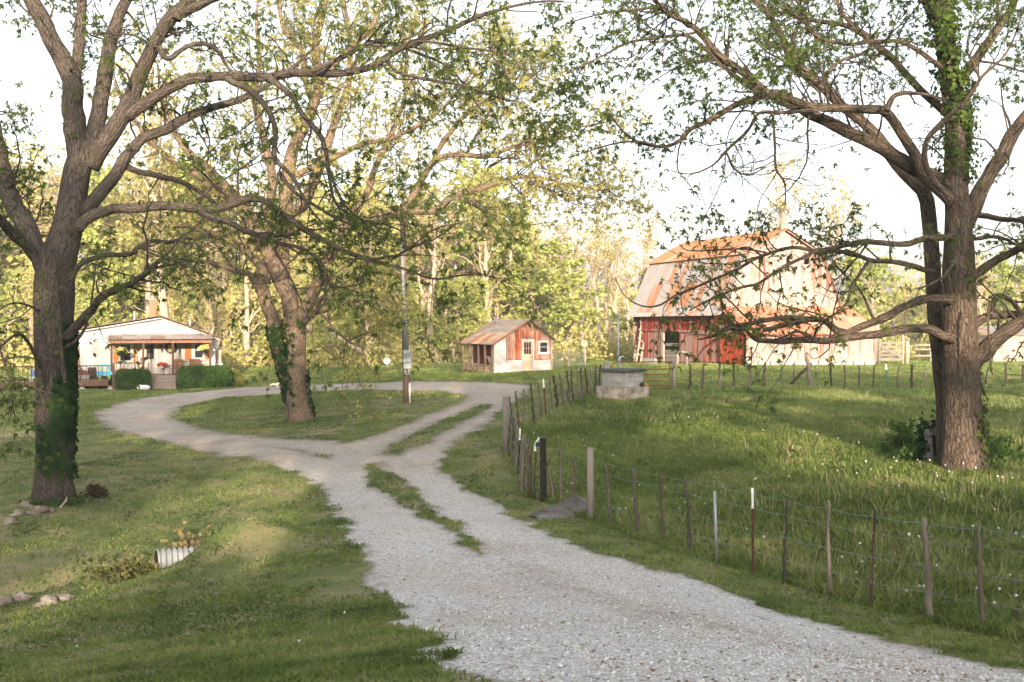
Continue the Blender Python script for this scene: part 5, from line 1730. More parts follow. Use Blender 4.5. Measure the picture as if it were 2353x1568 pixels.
    def railing(x0, x1, y, z0, z1, y1=None):
        y1 = y if y1 is None else y1
        mb = MB(M)
        n = max(2, int(math.hypot(x1 - x0, y1 - y) / .24))
        mb.bar((x0, y, z1), (x1, y1, z1), .09, .06); mb.bar((x0, y, z0 + .1), (x1, y1, z0 + .1), .05, .05)
        for k in range(1, n):
            t = k / n
            mb.bar((x0 + (x1 - x0) * t, y + (y1 - y) * t, z0 + .12), (x0 + (x1 - x0) * t, y + (y1 - y) * t, z1 - .03), .035, .035, None, (0, 1, 0))
        mb.build('railing', MAT['brown_wood'], root)
    railing(-9.75, X(256), -.88, .65, 1.62)
    railing(X(258), X(329), 0, .9, 1.74)
    railing(X(399), X(482), 0, .9, 1.83)
    mb = MB(M); mb.box(X(262) - .08, X(262) + .08, -.97, -.81, -.1, 1.72); mb.box(X(186) - .05, X(186) + .05, -.93, -.83, .4, 1.66); mb.build('newel', MAT['brown_wood'], root)
    # steps
    mb = MB(M)
    for k in range(4): mb.box(X(344), X(403), -1.15 + k * .3, .1, -.1 if k == 0 else k * .225 - .004, (k + 1) * .225)
    mb.build('steps', simple('concrete_steps', (.23, .18, .15), .95, .25, 6), root)
    for u in (341, 404):
        mb = MB(M); mb.bar((X(u), 0, 1.75), (X(u), -1.1, .95), .07, .06); mb.bar((X(u), -1.1, .95), (X(u), -1.1, .05), .08, .08, None, (0, 1, 0))
        mb.build('handrail', MAT['brown_wood'], root)
    mb = MB(M); mb.box(XW(494.5), XW(499), yw - .02, yw + .04, ZW(800), ZW(792)); mb.build('sign', simple('blue_sign', (.55, .58, .62), .5), root)

    # ---------------- things on and around the porch
    def thing(name, u, y, z, label, cat, group=None):
        return empty(name, at(M, (X(u), y, z)), label, cat, group)
    leaf_g = np.random.default_rng(3)

    def bloom(c, rx, rz, n, size, mat, name, parent, down=False):
        q = unit(leaf_g.normal(size=(n, 3))) * (leaf_g.random((n, 1)) ** .4) * np.array((rx, rx, rz))
        if not down: q[:, 2] = np.abs(q[:, 2])
        p = np.array([at(M, np.asarray(c) + d) for d in q])
        v, f, t = leaflets(p, unit(leaf_g.normal(size=p.shape)), 3, size, .45, 1, 0, leaf_g)
        return link(name, raw_mesh(name, v, f, t, False, (mat,)), parent)
    yel = leafmat('yellow_flowers', (.42, .40, .10), (.62, .58, .22), (.7, .68, .35), .3, 4)
    red = leafmat('red_flowers', (.35, .05, .02), (.50, .10, .04), (.52, .2, .08), .3, 4)
    pink = leafmat('pink_flowers', (.40, .12, .09), (.5, .2, .14), (.2, .22, .08), .3, 4)
    black = simple('black_plastic', (.015, .014, .013), .6)
    for u, v, lab in ((276, 806, 'hanging basket of pale yellow flowers beside the first porch window'), (470.5, 801, 'hanging basket of pale yellow flowers at the far porch post')):
        t = thing('hanging_basket', u, .35, Z(v), lab, 'flower basket', 'hanging flower baskets on the porch')
        mb = MB(M); mb.tube([(X(u), .35, Z(v) - .33), (X(u), .35, Z(v) - .2), (X(u), .35, Z(v) - .04)], [.16, .25, .3], 12, .5, True); mb.build('pot', black, t)
        mb = MB(M)
        for s in (-1, 1): mb.tube([(X(u) + s * .27, .35, Z(v)), (X(u), .35, Z(788.5))], .008, 4)
        mb.build('hanger', black, t)
        bloom((X(u), .35, Z(v) - .05), .42, .26, 260, .11, yel, 'flowers', t)
    t = thing('wreath', 393, yw - .08, ZW(799), 'dark twiggy wreath hung on the porch wall', 'wreath')
    mb = MB(M); an = np.linspace(0, 2 * math.pi, 25)
    mb.tube([(XW(393) + .33 * math.cos(q), yw - .1, ZW(799) + .33 * math.sin(q)) for q in an], .095, 7, .5, False, .4, 3); mb.build('ring', simple('wreath_twigs', (.035, .025, .02), .9, .4, 20), t)
    bloom((XW(391), yw - .16, ZW(806)), .13, .09, 60, .09, yel, 'flowers', t, True)
    t = thing('wind_chime', 371, yw - .4, ZW(800), 'thin wind chime hanging from the porch ceiling', 'wind chime')
    mb = MB(M)
    for k in range(4): mb.tube([(XW(371) + .03 * (k - 1.5), yw - .4, ZW(793)), (XW(371) + .03 * (k - 1.5), yw - .4, ZW(806) - .05 * k)], .012, 5)
    mb.tube([(XW(371), yw - .4, ZW(786)), (XW(371), yw - .4, ZW(793))], .01, 5); mb.box(XW(371) - .07, XW(371) + .07, yw - .44, yw - .36, ZW(793.5), ZW(792))
    mb.build('tubes', MAT['dark'], t)
    t = thing('flower_stand', 371, 1.7, .9, 'white pot of red flowers on a black wire stand by the door', 'flower pot')
    x = X(371); fz = .9
    mb = MB(M)
    for s, q in ((-.12, 0), (.12, 0), (0, .12)): mb.tube([(x + s, 1.7 + q, fz), (x + s * .8, 1.7 + q, fz + .5)], .012, 5)
    mb.build('stand', black, t)
    mb = MB(M); mb.tube([(x, 1.7, fz + .4), (x, 1.7, fz + .65)], [.13, .19], 12, .5); mb.build('pot', MAT['white_trim'], t)
    bloom((x, 1.7, fz + .62), .36, .16, 200, .10, red, 'flowers', t)
    t = thing('garden_ornament', 383, 1.5, .9, 'small white ornament standing on the porch floor by the flower stand', 'ornament')
    mb = MB(M); mb.ball((X(382), 1.5, fz + .09), (.07, .07, .1), .5); mb.ball((X(382), 1.5, fz + .22), (.05, .05, .06), .5); mb.build('figure', MAT['white_trim'], t)

    def chair(u, y, face, lab, mat, w=.62):
        t = thing('porch_chair', u, y, .9, lab, 'chair', 'wooden chairs on the porch')
        F = M @ frame((X(u), y, .9), face)
        mb = MB(F)
        for k in range(6): mb.box(-w / 2 + .01, w / 2 - .01, -.3 + k * .09, -.3 + k * .09 + .075, .38, .41)
        mb.build('seat', mat, t)
        mb = MB(F)
        n = 6
        for k in range(n):
            xx = -w / 2 + (k + .5) * w / n
            mb.bar((xx, .22, .38), (xx, .46, 1.02 + .04 * (1 - abs(k - 2.5) / 2.5)), w / n - .02, .025, None, (0, 1, 0))
        mb.bar((-w / 2, .46, .92), (w / 2, .46, .92), .03, .09)
        mb.build('backrest', mat, t)
        for s in (-1, 1):
            mb = MB(F); mb.box(s * w / 2 - .04, s * w / 2 + .04, -.38, .3, .60, .63); mb.build('armrest', mat, t)
            for yy in (-.3, .24):
                mb = MB(F); mb.box(s * w / 2 - .03, s * w / 2 + .03, yy - .03, yy + .03, 0, .60); mb.build('leg', mat, t)
    cm = painted_wood('chair_wood', (.30, .14, .06), (.26, .13, .07), .4)
    cm2 = painted_wood('dark_chair_wood', (.15, .075, .045), (.14, .08, .05), .4)
    chair(404, 1.25, -25, 'orange-brown slatted porch chair beside the steps', cm)
    chair(451, 1.25, 8, 'dark brown slatted porch chair under the second window', cm2, .75)
    t = thing('porch_table', 476, 1.0, .9, 'dark square side table at the end of the porch', 'table')
    mb = MB(M); x = X(476)
    mb.box(x - .25, x + .25, .75, 1.25, .98, 1.04 + .0); mb.box(x - .25, x + .25, .75, 1.25, 1.55, 1.6)
    mb.build('top', cm2, t)
    for sx in (-.21, .21):
        for sy in (.79, 1.21):
            mb = MB(M); mb.box(x + sx - .03, x + sx + .03, sy - .03, sy + .03, .9, 1.55); mb.build('leg', cm2, t)
    t = thing('lantern_post', 315, .9, .9, 'tall weathered wooden lantern stand behind the porch railing', 'lantern')
    mb = MB(M); x = X(316)
    mb.box(x - .05, x + .05, .85, .95, .9, 1.85); mb.build('post', MAT['shutter'], t)
    mb = MB(M); mb.box(x - .14, x + .14, .76, 1.04, 1.85, 1.89)
    for sx in (-.12, .12):
        for sy in (-.12, .12): mb.box(x + sx - .02, x + sx + .02, .9 + sy - .02, .9 + sy + .02, 1.89, 2.2)
    mb.add([(x - .17, .73, 2.2), (x + .17, .73, 2.2), (x + .17, 1.07, 2.2), (x - .17, 1.07, 2.2), (x, .9, 2.36)], [(3, 2, 1, 0), (0, 1, 4), (1, 2, 4), (2, 3, 4), (3, 0, 4)])
    mb.build('lantern', MAT['pale_wood'], t)
    t = thing('flower_box', 279, .45, .9, 'long planter of red flowers behind the near porch railing', 'planter')
    mb = MB(M); mb.box(X(268), X(290), .3, .6, .9, 1.15); mb.build('box', MAT['brown_wood'], t)
    bloom(((X(268) + X(290)) / 2, .45, 1.12), .40, .24, 180, .1, pink, 'flowers', t)
    dz = .65
    t = thing('planter', 189, -.4, dz, 'white tub of red and green flowers on the lower deck', 'planter')
    mb = MB(M); mb.tube([(X(189), -.4, dz), (X(189), -.4, dz + .38)], [.24, .28], 14, .5); mb.build('tub', MAT['white_trim'], t)
    bloom((X(189), -.4, dz + .38), .30, .34, 220, .11, pink, 'flowers', t)
    t = thing('white_bucket', 201, -.25, dz, 'plain white bucket next to the flower tub on the lower deck', 'bucket')
    mb = MB(M); mb.tube([(X(200), -.25, dz), (X(200), -.25, dz + .34)], [.12, .15], 12, .5); mb.build('pail', MAT['white_trim'], t)
    mb = MB(M); mb.tube([(X(200) - .15, -.25, dz + .33), (X(200), -.38, dz + .26), (X(200) + .15, -.25, dz + .33)], .008, 5); mb.build('handle', black, t)
    t = thing('wicker_chair', 210, .2, dz, 'dark brown wicker tub chair on the lower deck', 'chair')
    wk = simple('wicker', (.07, .045, .035), .85, .4, 40, 0, .01)
    mb = MB(M); x = X(210); mb.box(x - .22, x + .22, -.05, .4, dz + .28, dz + .4); mb.build('seat', wk, t)
    mb = MB(M); mb.box(x - .27, x + .27, .4, .48, dz + .02, dz + .82); mb.build('backrest', wk, t)
    for s in (-1, 1):
        mb = MB(M); mb.box(x + s * .25 - .04, x + s * .25 + .04, -.08, .4, dz + .02, dz + .58); mb.build('side', wk, t)
    cy_ = simple('cyan_plastic', (.02, .36, .60), .4, .05); gn = simple('green_plastic', (.20, .50, .06), .4, .05)
    t = thing('water_play_table', 240, -.35, dz, 'bright blue and lime green toy water table on the lower deck', 'toy')
    x0, x1 = X(223), X(259)
    mb = MB(M); mb.box(x0, x1, -.65, -.1, dz + .36, dz + .42)
    for a in ((x0, x1, -.65, -.60), (x0, x1, -.15, -.1), (x0, x0 + .05, -.60, -.15), (x1 - .05, x1, -.60, -.15)): mb.box(*a, dz + .42, dz + .56)
    mb.build('basin', cy_, t)
    for sx in (x0 + .2, x1 - .2):
        for sy in (-.55, -.2):
            mb = MB(M); mb.tube([(sx, sy, dz), (sx, sy, dz + .36)], [.1, .08], 10); mb.build('leg', gn, t)
    mb = MB(M); mb.tube([(x0 + .3, -.3, dz + .42), (x0 + .3, -.3, dz + .98)], .06, 10); mb.tube([(x1 - .25, -.3, dz + .42), (x1 - .25, -.3, dz + .92)], .05, 10); mb.build('tower', gn, t)
    mb = MB(M); mb.box(x0 + .15, x1 - .2, -.38, -.22, dz + .96, dz + 1.04); mb.box(x0 + .2, x0 + .34, -.36, -.24, dz + .6, dz + .7); mb.box(x1 - .3, x1 - .18, -.36, -.24, dz + .66, dz + .96); mb.build('chute', cy_, t)
    t = thing('plastic_slide', 78, -.3, dz, 'blue and white plastic toy at the far end of the deck', 'toy')
    mb = MB(M); mb.box(X(70), X(86), -.6, -.2, dz, dz + .3); mb.build('base', MAT['white_trim'], t)
    mb = MB(M); mb.box(X(72), X(76), -.5, -.3, dz + .3, dz + 1.0); mb.box(X(79), X(84), -.5, -.3, dz + .3, dz + .75); mb.build('tower', simple('blue_plastic', (.03, .12, .42), .4, .1), t)
    # cooling unit on a white stand at the end wall
    t = thing('cooler_unit', 502, yw + 1.0, 1.0, 'tan box-shaped cooling unit on a white stand at the house end', 'cooling unit')
    x0, x1 = XW(498.5), XW(509)
    mb = MB(M); mb.box(x0, x1, yw + .6, yw + 1.4, 1.55, 2.45); mb.build('cabinet', simple('cooler_tan', (.40, .31, .24), .6, .15), t)
    mb = MB(M); mb.box(x0 - .04, x1 + .04, yw + .55, yw + 1.45, 2.45, 2.52); mb.build('lid', simple('cooler_grey', (.28, .31, .35), .6, .1), t)
    for sx in (x0 + .05, x1 - .05):
        for sy in (yw + .65, yw + 1.35):
            mb = MB(M); mb.box(sx - .05, sx + .05, sy - .05, sy + .05, 0, 1.5); mb.build('leg', MAT['white_trim'], t)
    mb = MB(M); mb.box(x0 - .05, x1 + .1, yw + .5, yw + 1.5, 1.46, 1.549); mb.build('shelf', MAT['white_trim'], t)
    # hedges
    hm = leafmat('hedge_leaf', (.022, .055, .014), (.045, .10, .024), (.09, .15, .04), .25, 1.2)
    hb = simple('hedge_core', (.02, .035, .012), .95)

    def hedge(u0, u1, y0, y1, zt, lab, end_round=0.0, mat=hm, sc=1.0):
        x0, x1 = X(u0), X(u1)
        t = empty('hedge', at(M, ((x0 + x1) / 2, (y0 + y1) / 2, 0)), lab, 'hedge')
        n = int(5200 * (x1 - x0) * sc)
        p = leaf_g.random((n, 3)) * 2 - 1
        k = leaf_g.integers(0, 3, n)
        face = np.where(leaf_g.random(n) < .5, -1, 1)
        for ax in range(3):
            s = k == ax
            p[s, ax] = np.where(ax == 2, 1, face[s]) * (1 - .10 * leaf_g.random(s.sum()) ** 2)
        rr = (np.abs(p) ** 5).sum(1) ** (1 / 5)
        p = p / np.maximum(rr, 1)[:, None]
        if end_round:
            s = p[:, 0] > 1 - end_round
            q = (p[:, 0] - (1 - end_round)) / end_round
            p[s, 2] *= np.sqrt(np.maximum(.15, 1 - .75 * q[s] ** 2)); p[s, 1] *= np.sqrt(np.maximum(.1, 1 - .8 * q[s] ** 2))
        L = np.column_stack(((x0 + x1) / 2 + p[:, 0] * (x1 - x0) / 2, (y0 + y1) / 2 + p[:, 1] * (y1 - y0) / 2, np.maximum(-.05, zt / 2 + p[:, 2] * zt / 2)))
        L += .05 * np.column_stack((fbm(L[:, 0] * 2, L[:, 2] * 2, 5), fbm(L[:, 0] * 2, L[:, 2] * 2 + L[:, 1], 7), fbm(L[:, 0] * 2.5, L[:, 1] * 3, 9)))
        w = L @ M[:3, :3].T + M[:3, 3]
        v, f, tt = leaflets(w, unit(leaf_g.normal(size=w.shape)), 2, .075, .45, 1, -.1, leaf_g)
        link('foliage', raw_mesh('foliage', v, f, tt, False, (mat,)), t)
        mb = MB(M); mb.box(x0 + .12, x1 - .12 - end_round * (x1 - x0) * .35, y0 + .1, y1 - .1, -.1, zt - .14); mb.build('core', hb, t)
        return t
    hedge(268, 346, -1.9, -.9, 1.32, 'clipped square green hedge left of the porch steps')
    hedge(408, 530, -1.6, -.5, 1.50, 'long clipped green hedge right of the porch steps', .22)
    yl = leafmat('yellow_shrub_leaf', (.16, .18, .04), (.28, .28, .08), (.38, .36, .14), .4, 1)
    t = empty('round_shrub', at(M, (X(537), .6, 0)), 'rounded yellow-green shrub past the end of the long hedge', 'shrub')
    q = unit(leaf_g.normal(size=(2600, 3))) * (.8 + .2 * leaf_g.random((2600, 1))); q[:, 2] = np.abs(q[:, 2])
    c = at(M, (X(537), .4, 0)); c[2] = float(H(c[0], c[1])[0])
    v, f, tt = leaflets(c + q * np.array((.72, .65, 1.15)), q, 2, .09, .42, 1, 0, leaf_g)
    link('foliage', raw_mesh('foliage', v, f, tt, False, (yl,)), t)
    # feed sack on the ground
    t = empty('feed_sack', G(331, 901), 'full white sack lying on the ground by the porch steps', 'sack')
    c = at(M, (X(331), -2.1, 0)); gz = float(H(c[0], c[1])[0])
    mb = MB(frame((c[0], c[1], gz), 7))
    mb.ball((0, 0, .16), (.40, .26, .17), .5, 14, 9, .35, 4); mb.ball((-.28, 0, .26), (.17, .2, .12), .5, 10, 7, .3, 6)
    mb.build('bag', simple('white_sack', (.66, .66, .64), .6, .08, 5, 0, .02), t)


house()
# ---------------------------------------------------------------- utility pole
MAT['galv'] = simple('galvanised_metal', (.30, .32, .33), .5, .2, 5, .4)
MAT['meter_grey'] = simple('meter_grey', (.36, .40, .40), .55, .08, 5)
MAT['pole_wood'] = painted_wood('pole_wood', (.17, .125, .09), (.22, .17, .13), .5, 'z', .3)
MAT['pvc'] = simple('white_pipe', (.62, .62, .6), .5, .05)
MAT['rusty'] = simple('rusty_red_steel', (.21, .055, .032), .7, .35, 9, .1)
MAT['tpost'] = simple('dark_red_steel', (.085, .028, .022), .7, .35, 9)
MAT['tpost_green'] = simple('green_steel', (.02, .075, .05), .7, .3, 9)
MAT['white_tip'] = simple('white_painted_tip', (.66, .66, .64), .6, .15, 12)
MAT['wire'] = simple('fence_wire', (.22, .27, .26), .55, .2, 9, .4)


def px_on(u, v, p0):
    """point at the depth of p0 seen at the pixel"""
    return W(u, v, p0[1])


def utility_pole():
    b = G(936, 926)
    d = b[1]
    t = empty('utility_pole', b, 'tall wooden utility pole with conduits and a grey meter box', 'utility pole')
    A = W(935, 926, d); B = W(924, 470, d + .2)
    m = MB(); m.tube([A - np.array((0, 0, .3)), (A + B) / 2, B], [.165, .145, .11], 14); m.build('post', MAT['pole_wood'], t)
    for (u0, v0, u1, v1, dx) in ((931, 812, 921.5, 560, 0), (934.5, 812, 924, 555, 0), (937, 812, 926.5, 620, 0)):
        m = MB(); m.tube([W(u0, v0, d - .19), W((u0 + u1) / 2, (v0 + v1) / 2, d - .185), W(u1, v1, d - .15)], .032, 8); m.build('conduit', MAT['galv'], t)
    for v in (660, 752):
        u = 935 - 11 * (926 - v) / 456
        m = MB(); m.tube([W(u - 7, v, d - .24), W(u + 8, v, d - .24)], .018, 6); m.build('strap', MAT['galv'], t)
    c = W(937, 826, d - .27)
    F = frame((c[0], c[1], c[2]), -10)
    m = MB(F); m.box(-.17, .17, -.09, .09, -.42, .42); bx = m.build('meter_box', MAT['meter_grey'], t)
    m = MB(F); m.tube([(0, -.09, .2), (0, -.2, .2)], [.11, .105], 14); m.ball((0, -.19, .2), (.09, .05, .09), .5); m.build('meter', MAT['galv'], bx)
    m = MB(F); m.add([(-.18, -.10, .02), (.18, -.10, .02), (.2, -.22, -.1), (-.2, -.22, -.1), (-.18, -.09, .0), (.18, -.09, .0), (.2, -.21, -.12), (-.2, -.21, -.12)],
                     [(0, 1, 2, 3), (7, 6, 5, 4), (0, 4, 5, 1), (1, 5, 6, 2), (2, 6, 7, 3), (3, 7, 4, 0)]); m.build('lid', MAT['meter_grey'], bx)
    m = MB(); m.tube([W(931, 845, d - .2), W(931, 857, d - .24), W(935, 862, d - .26), W(939, 861, d - .28), W(939, 848, d - .28)], .04, 8); m.build('elbow_pipe', MAT['galv'], t)
    m = MB(); m.tube([W(941, 880, d - .22), W(942, 927, d - .22)], .045, 8); m.build('ground_pipe', MAT['pvc'], t)
    m = MB(); m.tube([W(939, 848, d - .24), W(941, 882, d - .23)], .014, 6); m.build('ground_wire', MAT['dark'], t)


utility_pole()


def satellite_dish():
    p = G(891, 857)
    d = p[1]
    t = empty('satellite_dish', p, 'small pale satellite dish on a short pole at the wood edge', 'satellite dish')
    m = MB(); m.tube([p - np.array((0, 0, .1)), W(890, 836, d)], .04, 8); m.build('mast', MAT['galv'], t)
    c = W(889, 829, d - .1)
    m = MB()
    k = 20
    rings = [(0, .06), (.12, .05), (.2, .025), (.25, 0)]
    vs = []
    for r, z in rings:
        for j in range(k): vs.append(c + np.array((r * math.cos(j * 6.2832 / k), z - .05, r * 1.1 * math.sin(j * 6.2832 / k))))
    fs = [(i * k + j, i * k + (j + 1) % k, (i + 1) * k + (j + 1) % k, (i + 1) * k + j) for i in range(3) for j in range(k)]
    m.add(vs, fs, .5, True); m.add([v + np.array((0, .02, 0)) for v in vs], [f[::-1] for f in fs], .5, True)
    m.build('dish', simple('dish_grey', (.5, .5, .5), .6, .1), t)
    m = MB(); m.tube([c + np.array((0, 0, -.25)), c + np.array((0, -.3, -.1))], .012, 6); m.ball(c + np.array((0, -.3, -.08)), .04, .5, 8, 6); m.build('feed_arm', MAT['galv'], t)


satellite_dish()


# ---------------------------------------------------------------- fences
def stick(P, r, seed, knob=True):
    """a crooked natural stake"""
    m = MB()
    P = np.asarray(P, float)
    Q, R = smooth_line(P, np.linspace(r * 1.15, r * .82, len(P)), 12)
    g = np.random.default_rng(int(seed))
    Q[1:-1] += np.column_stack((g.normal(size=10) * r * .28, g.normal(size=10) * r * .2, np.zeros(10)))
    m.tube(Q, R, 9, None, True, .22, seed)
    if knob:
        for k in range(g.integers(1, 4)):
            i = g.integers(3, 11)
            a = g.uniform(0, 6.28)
            m.tube([Q[i], Q[i] + np.array((math.cos(a), math.sin(a) * .5, .5)) * r * 2.6], [r * .38, r * .2], 5)
    return m


def stake_points(u0, v0, ut, vt, bend=0.0):
    b = G(u0, v0)
    top = W(ut, vt, b[1])
    mid = (b + top) / 2 + np.array((bend, 0, 0))
    return [b - np.array((0, 0, .2)), b + (mid - b) * .5, mid, top]


FENCE_A = [  # base u,v  top u,v  radius px  kind
    (2353 + 120, 1490, 2470, 1235, 6, 'stick'), (2259, 1450, 2251, 1203, 6.2, 'stick'), (2140, 1425, 2124, 1192, 8.5, 'thick'), (2001, 1397, 2011, 1172, 4.2, 'stick'), (1905, 1370, 1903, 1150, 5.5, 'stick'), (1802, 1341, 1808, 1140, 4.6, 'stick'),
    (1731, 1317, 1729, 1122, 4, 'tpost'), (1648, 1292, 1642, 1130, 4, 'pipe'), (1584, 1270, 1573, 1097, 4.6, 'stick'), (1521, 1248, 1519, 1083, 4.2, 'stick'), (1466, 1230, 1453, 1075, 5.2, 'stick'), (1404, 1208, 1395, 1065, 4, 'stick'),
    (1357, 1194, 1356, 1028, 9, 'round'), (1319, 1172, 1318, 1050, 3.4, 'stick'), (1290, 1149, 1288, 1027, 4.2, 'stick'), (1269, 1151, 1259, 1072, 3.4, 'fork'), (1249, 1153, 1248, 1007, 8, 'square'), (1226, 1146, 1230, 1034, 2.8, 'stick'),
    (1220, 1142, 1222, 1022, 3, 'stick'), (1209, 1136, 1215, 1008, 4.2, 'stick'), (1196, 1126, 1205, 998, 6, 'thick'), (1190, 1097, 1195, 985, 3.2, 'tdark'), (1186, 1085, 1187, 969, 3, 'stick'), (1175, 1070, 1182, 961, 3.6, 'stick'), (1170, 1052, 1174, 952, 3, 'stick'),
    (1162, 1045, 1162, 911, 8.5, 'corner'), (1180, 1000, 1171, 912, 2.4, 'stick'), (1192, 986, 1185, 899, 3.2, 'stick'), (1206, 981, 1203, 894, 3.4, 'stick'), (1227, 972, 1220, 884, 3.4, 'stick'), (1245, 961, 1236, 880, 2.6, 'stick'), (1256, 956, 1248, 871, 3, 'tpost'),
    (1271, 948, 1262, 869, 2.6, 'stick'), (1282, 940, 1272, 864, 4, 'stick'), (1296, 935, 1286, 860, 3.4, 'stick'), (1307, 927, 1302, 852, 3.8, 'stick'), (1318, 921, 1313, 849, 2.4, 'stick'), (1332, 918, 1325, 844, 2.6, 'stick'), (1341, 916, 1334, 845, 3.4, 'stick'),
    (1350, 912, 1345, 846, 3, 'stick'), (1358, 912, 1358, 842, 2.6, 'stick'), (1368, 907, 1369, 840, 4, 'stick'), (1378, 900, 1380, 837, 2.4, 'stick')]
FENCE_B = [(1548, 896, 1548, 829, 6, 'round'), (1586, 895, 1584, 837, 3.4, 'stick'), (1615, 898, 1616, 837, 3.4, 'stick'), (1653, 895, 1652, 836, 3.2, 'stick'), (1687, 894, 1687, 832, 3.2, 'stick'), (1722, 896, 1724, 835, 3.2, 'stick'), (1756, 890, 1759, 834, 3.6, 'stick'),
           (1795, 887, 1795, 838, 1.8, 'tgreen'), (1825, 882, 1824, 835, 2.2, 'stick'), (1866, 888, 1851, 812, 6, 'thick'), (1911, 893, 1908, 836, 3, 'stick'), (1942, 895, 1940, 838, 2.8, 'stick'), (1975, 893, 1974, 840, 2.8, 'stick'), (2007, 892, 2009, 838, 2.4, 'stick'),
           (2039, 892, 2036, 837, 2.4, 'tgreenw'), (2063, 891, 2066, 841, 2.4, 'stick'), (2096, 891, 2095, 838, 3.2, 'stick'), (2127, 889, 2126, 839, 2.4, 'stick'), (2149, 886, 2149, 842, 2.4, 'stick'), (2230, 884, 2229, 842, 2.2, 'stick'), (2269, 881, 2268, 843, 2.4, 'stick'),
           (2313, 879, 2312, 834, 2.6, 'stick'), (2352, 878, 2350, 838, 2.6, 'stick'), (2392, 877, 2390, 838, 2.6, 'stick')]
STICKM = [painted_wood('weathered_stake_%s' % n, a, b, .5, 'z', .5) for n, a, b in (('grey', (.07, .058, .047), (.13, .112, .094)), ('brown', (.05, .036, .026), (.10, .074, .054)), ('pale', (.12, .098, .076), (.19, .158, .128)))]


def build_fence(root, rows, wire_z, seed, wire_r):
    tops = []
    for i, (u0, v0, ut, vt, r, kind) in enumerate(rows):
        b = G(u0, v0)
        d = b[1]
        rad = max(.014, r * d / FPX * .86)
        g = random.Random(seed + i)
        top = W(ut, vt, d)
        top = np.array(top)
        pts = stake_points(u0, v0, ut, vt, g.uniform(-.035, .035))
        tops.append((b, top))
        lab = None
        if kind == 'stick': o = stick(pts, rad, seed + i * 3 + 1).build('fence_post', STICKM[(i * 7 + seed) % 3], root)
        elif kind == 'thick':
            o = stick(pts, rad, seed + i).build('fence_post', STICKM[2], root); lab = 'thick knotty weathered post'
        elif kind in ('round', 'corner'):
            m = MB(); m.tube([pts[0], (pts[0] + top) / 2, top - np.array((0, 0, .01))], [rad * 1.03, rad, rad * .97], 16, None, True, .03, i); o = m.build('fence_post', MAT['grey_wood'], root); lab = 'stout round grey post'
        elif kind == 'square':
            m = MB(); m.bar(pts[0], top, rad * 1.9, rad * 1.9, None, (.2, 1, 0)); o = m.build('fence_post', simple('dark_square_post', (.022, .018, .015), .95, .4, 9, 0, .01), root); lab = 'dark square post'
        elif kind == 'pipe':
            m = MB(); m.tube([pts[0], top], rad, 10); o = m.build('fence_post', MAT['galv'], root); lab = 'grey metal pipe post'
        elif kind == 'fork':
            m = stick(pts, rad, 5)
            m.tube([top, W(1250, 1042, d)], [rad * .6, rad * .4], 6); m.tube([top, W(1266, 1045, d)], [rad * .75, rad * .55], 6)
            o = m.build('fence_post', STICKM[2], root); lab = 'forked stick post'
        else:
            mt = {'tpost': 'tpost', 'tdark': 'dark', 'tgreen': 'tpost_green', 'tgreenw': 'tpost_green'}[kind]
            F = 0 if kind == 'tgreen' else .24
            s = b * F + top * (1 - F)
            m = MB(); m.bar(pts[0], s, rad * 1.5, rad * .5, None, (0, 1, 0)); m.bar(pts[0] + np.array((0, .02, 0)), s + np.array((0, .02, 0)), rad * .5, rad * 1.5, None, (0, 1, 0)); o = m.build('fence_post', MAT[mt], root)
            lab = 'steel T post' + (' with white tip' if F else '')
            if F:
                m = MB(); m.bar(s, top, rad * 1.5, rad * .5, None, (0, 1, 0)); m.bar(s + np.array((0, .02, 0)), top + np.array((0, .02, 0)), rad * .5, rad * 1.5, None, (0, 1, 0)); m.build('tip', MAT['white_tip'], o)
        if lab: o['label'] = lab
    for k, f in enumerate(wire_z):
        m = MB()
        P = []
        for i, (b, t) in enumerate(tops):
            p = b + (t - b) * 0
            p = b + np.array((0, -.04, f * 1.22))
            if i:
                q = (P[-1] + p) / 2; q[2] -= .015 + .02 * random.random()
                P.append(q)
            P.append(p)
        m.tube(P, wire_r, 4, .5, False)
        m.build('wire', MAT['wire'], root)
        if wire_r > .003:
            # barbs
            m = MB(); g = np.random.default_rng(k)
            for a, c in zip(P[:-1], P[1:]):
                n = int(np.linalg.norm(c - a) / .14)
                if a[1] > 27: continue
                for j in range(n):
                    x = a + (c - a) * (j + g.random() * .3) / max(n, 1)
                    dv = g.normal(size=3) * .018
                    m.add([x - dv, x + dv, x + dv + np.array((.003, 0, .003)), x - dv + np.array((.003, 0, .003))], [(0, 1, 2, 3)])
            if m.v: m.build('barbs', MAT['wire'], root)
    return tops


ra = empty('wire_fence', G(1460, 1232), 'barbed wire fence on crooked stakes running along the gravel drive', 'fence')
TA = build_fence(ra, FENCE_A, (.30, .58, .86, 1.04), 7, .0042)
rb = empty('wire_fence', G(1750, 893), 'wire fence on thin stakes crossing the pasture in front of the barn', 'fence')
TB = build_fence(rb, FENCE_B, (.35, .7, 1.0), 51, .0025)
b = G(1812, 885)
m = MB(); m.tube([b - np.array((0, 0, .1)), W(1838, 860, b[1]), W(1865, 836, b[1])], [.085, .08, .065], 9, None, True, .2, 4)
m.build('brace', STICKM[1], rb)


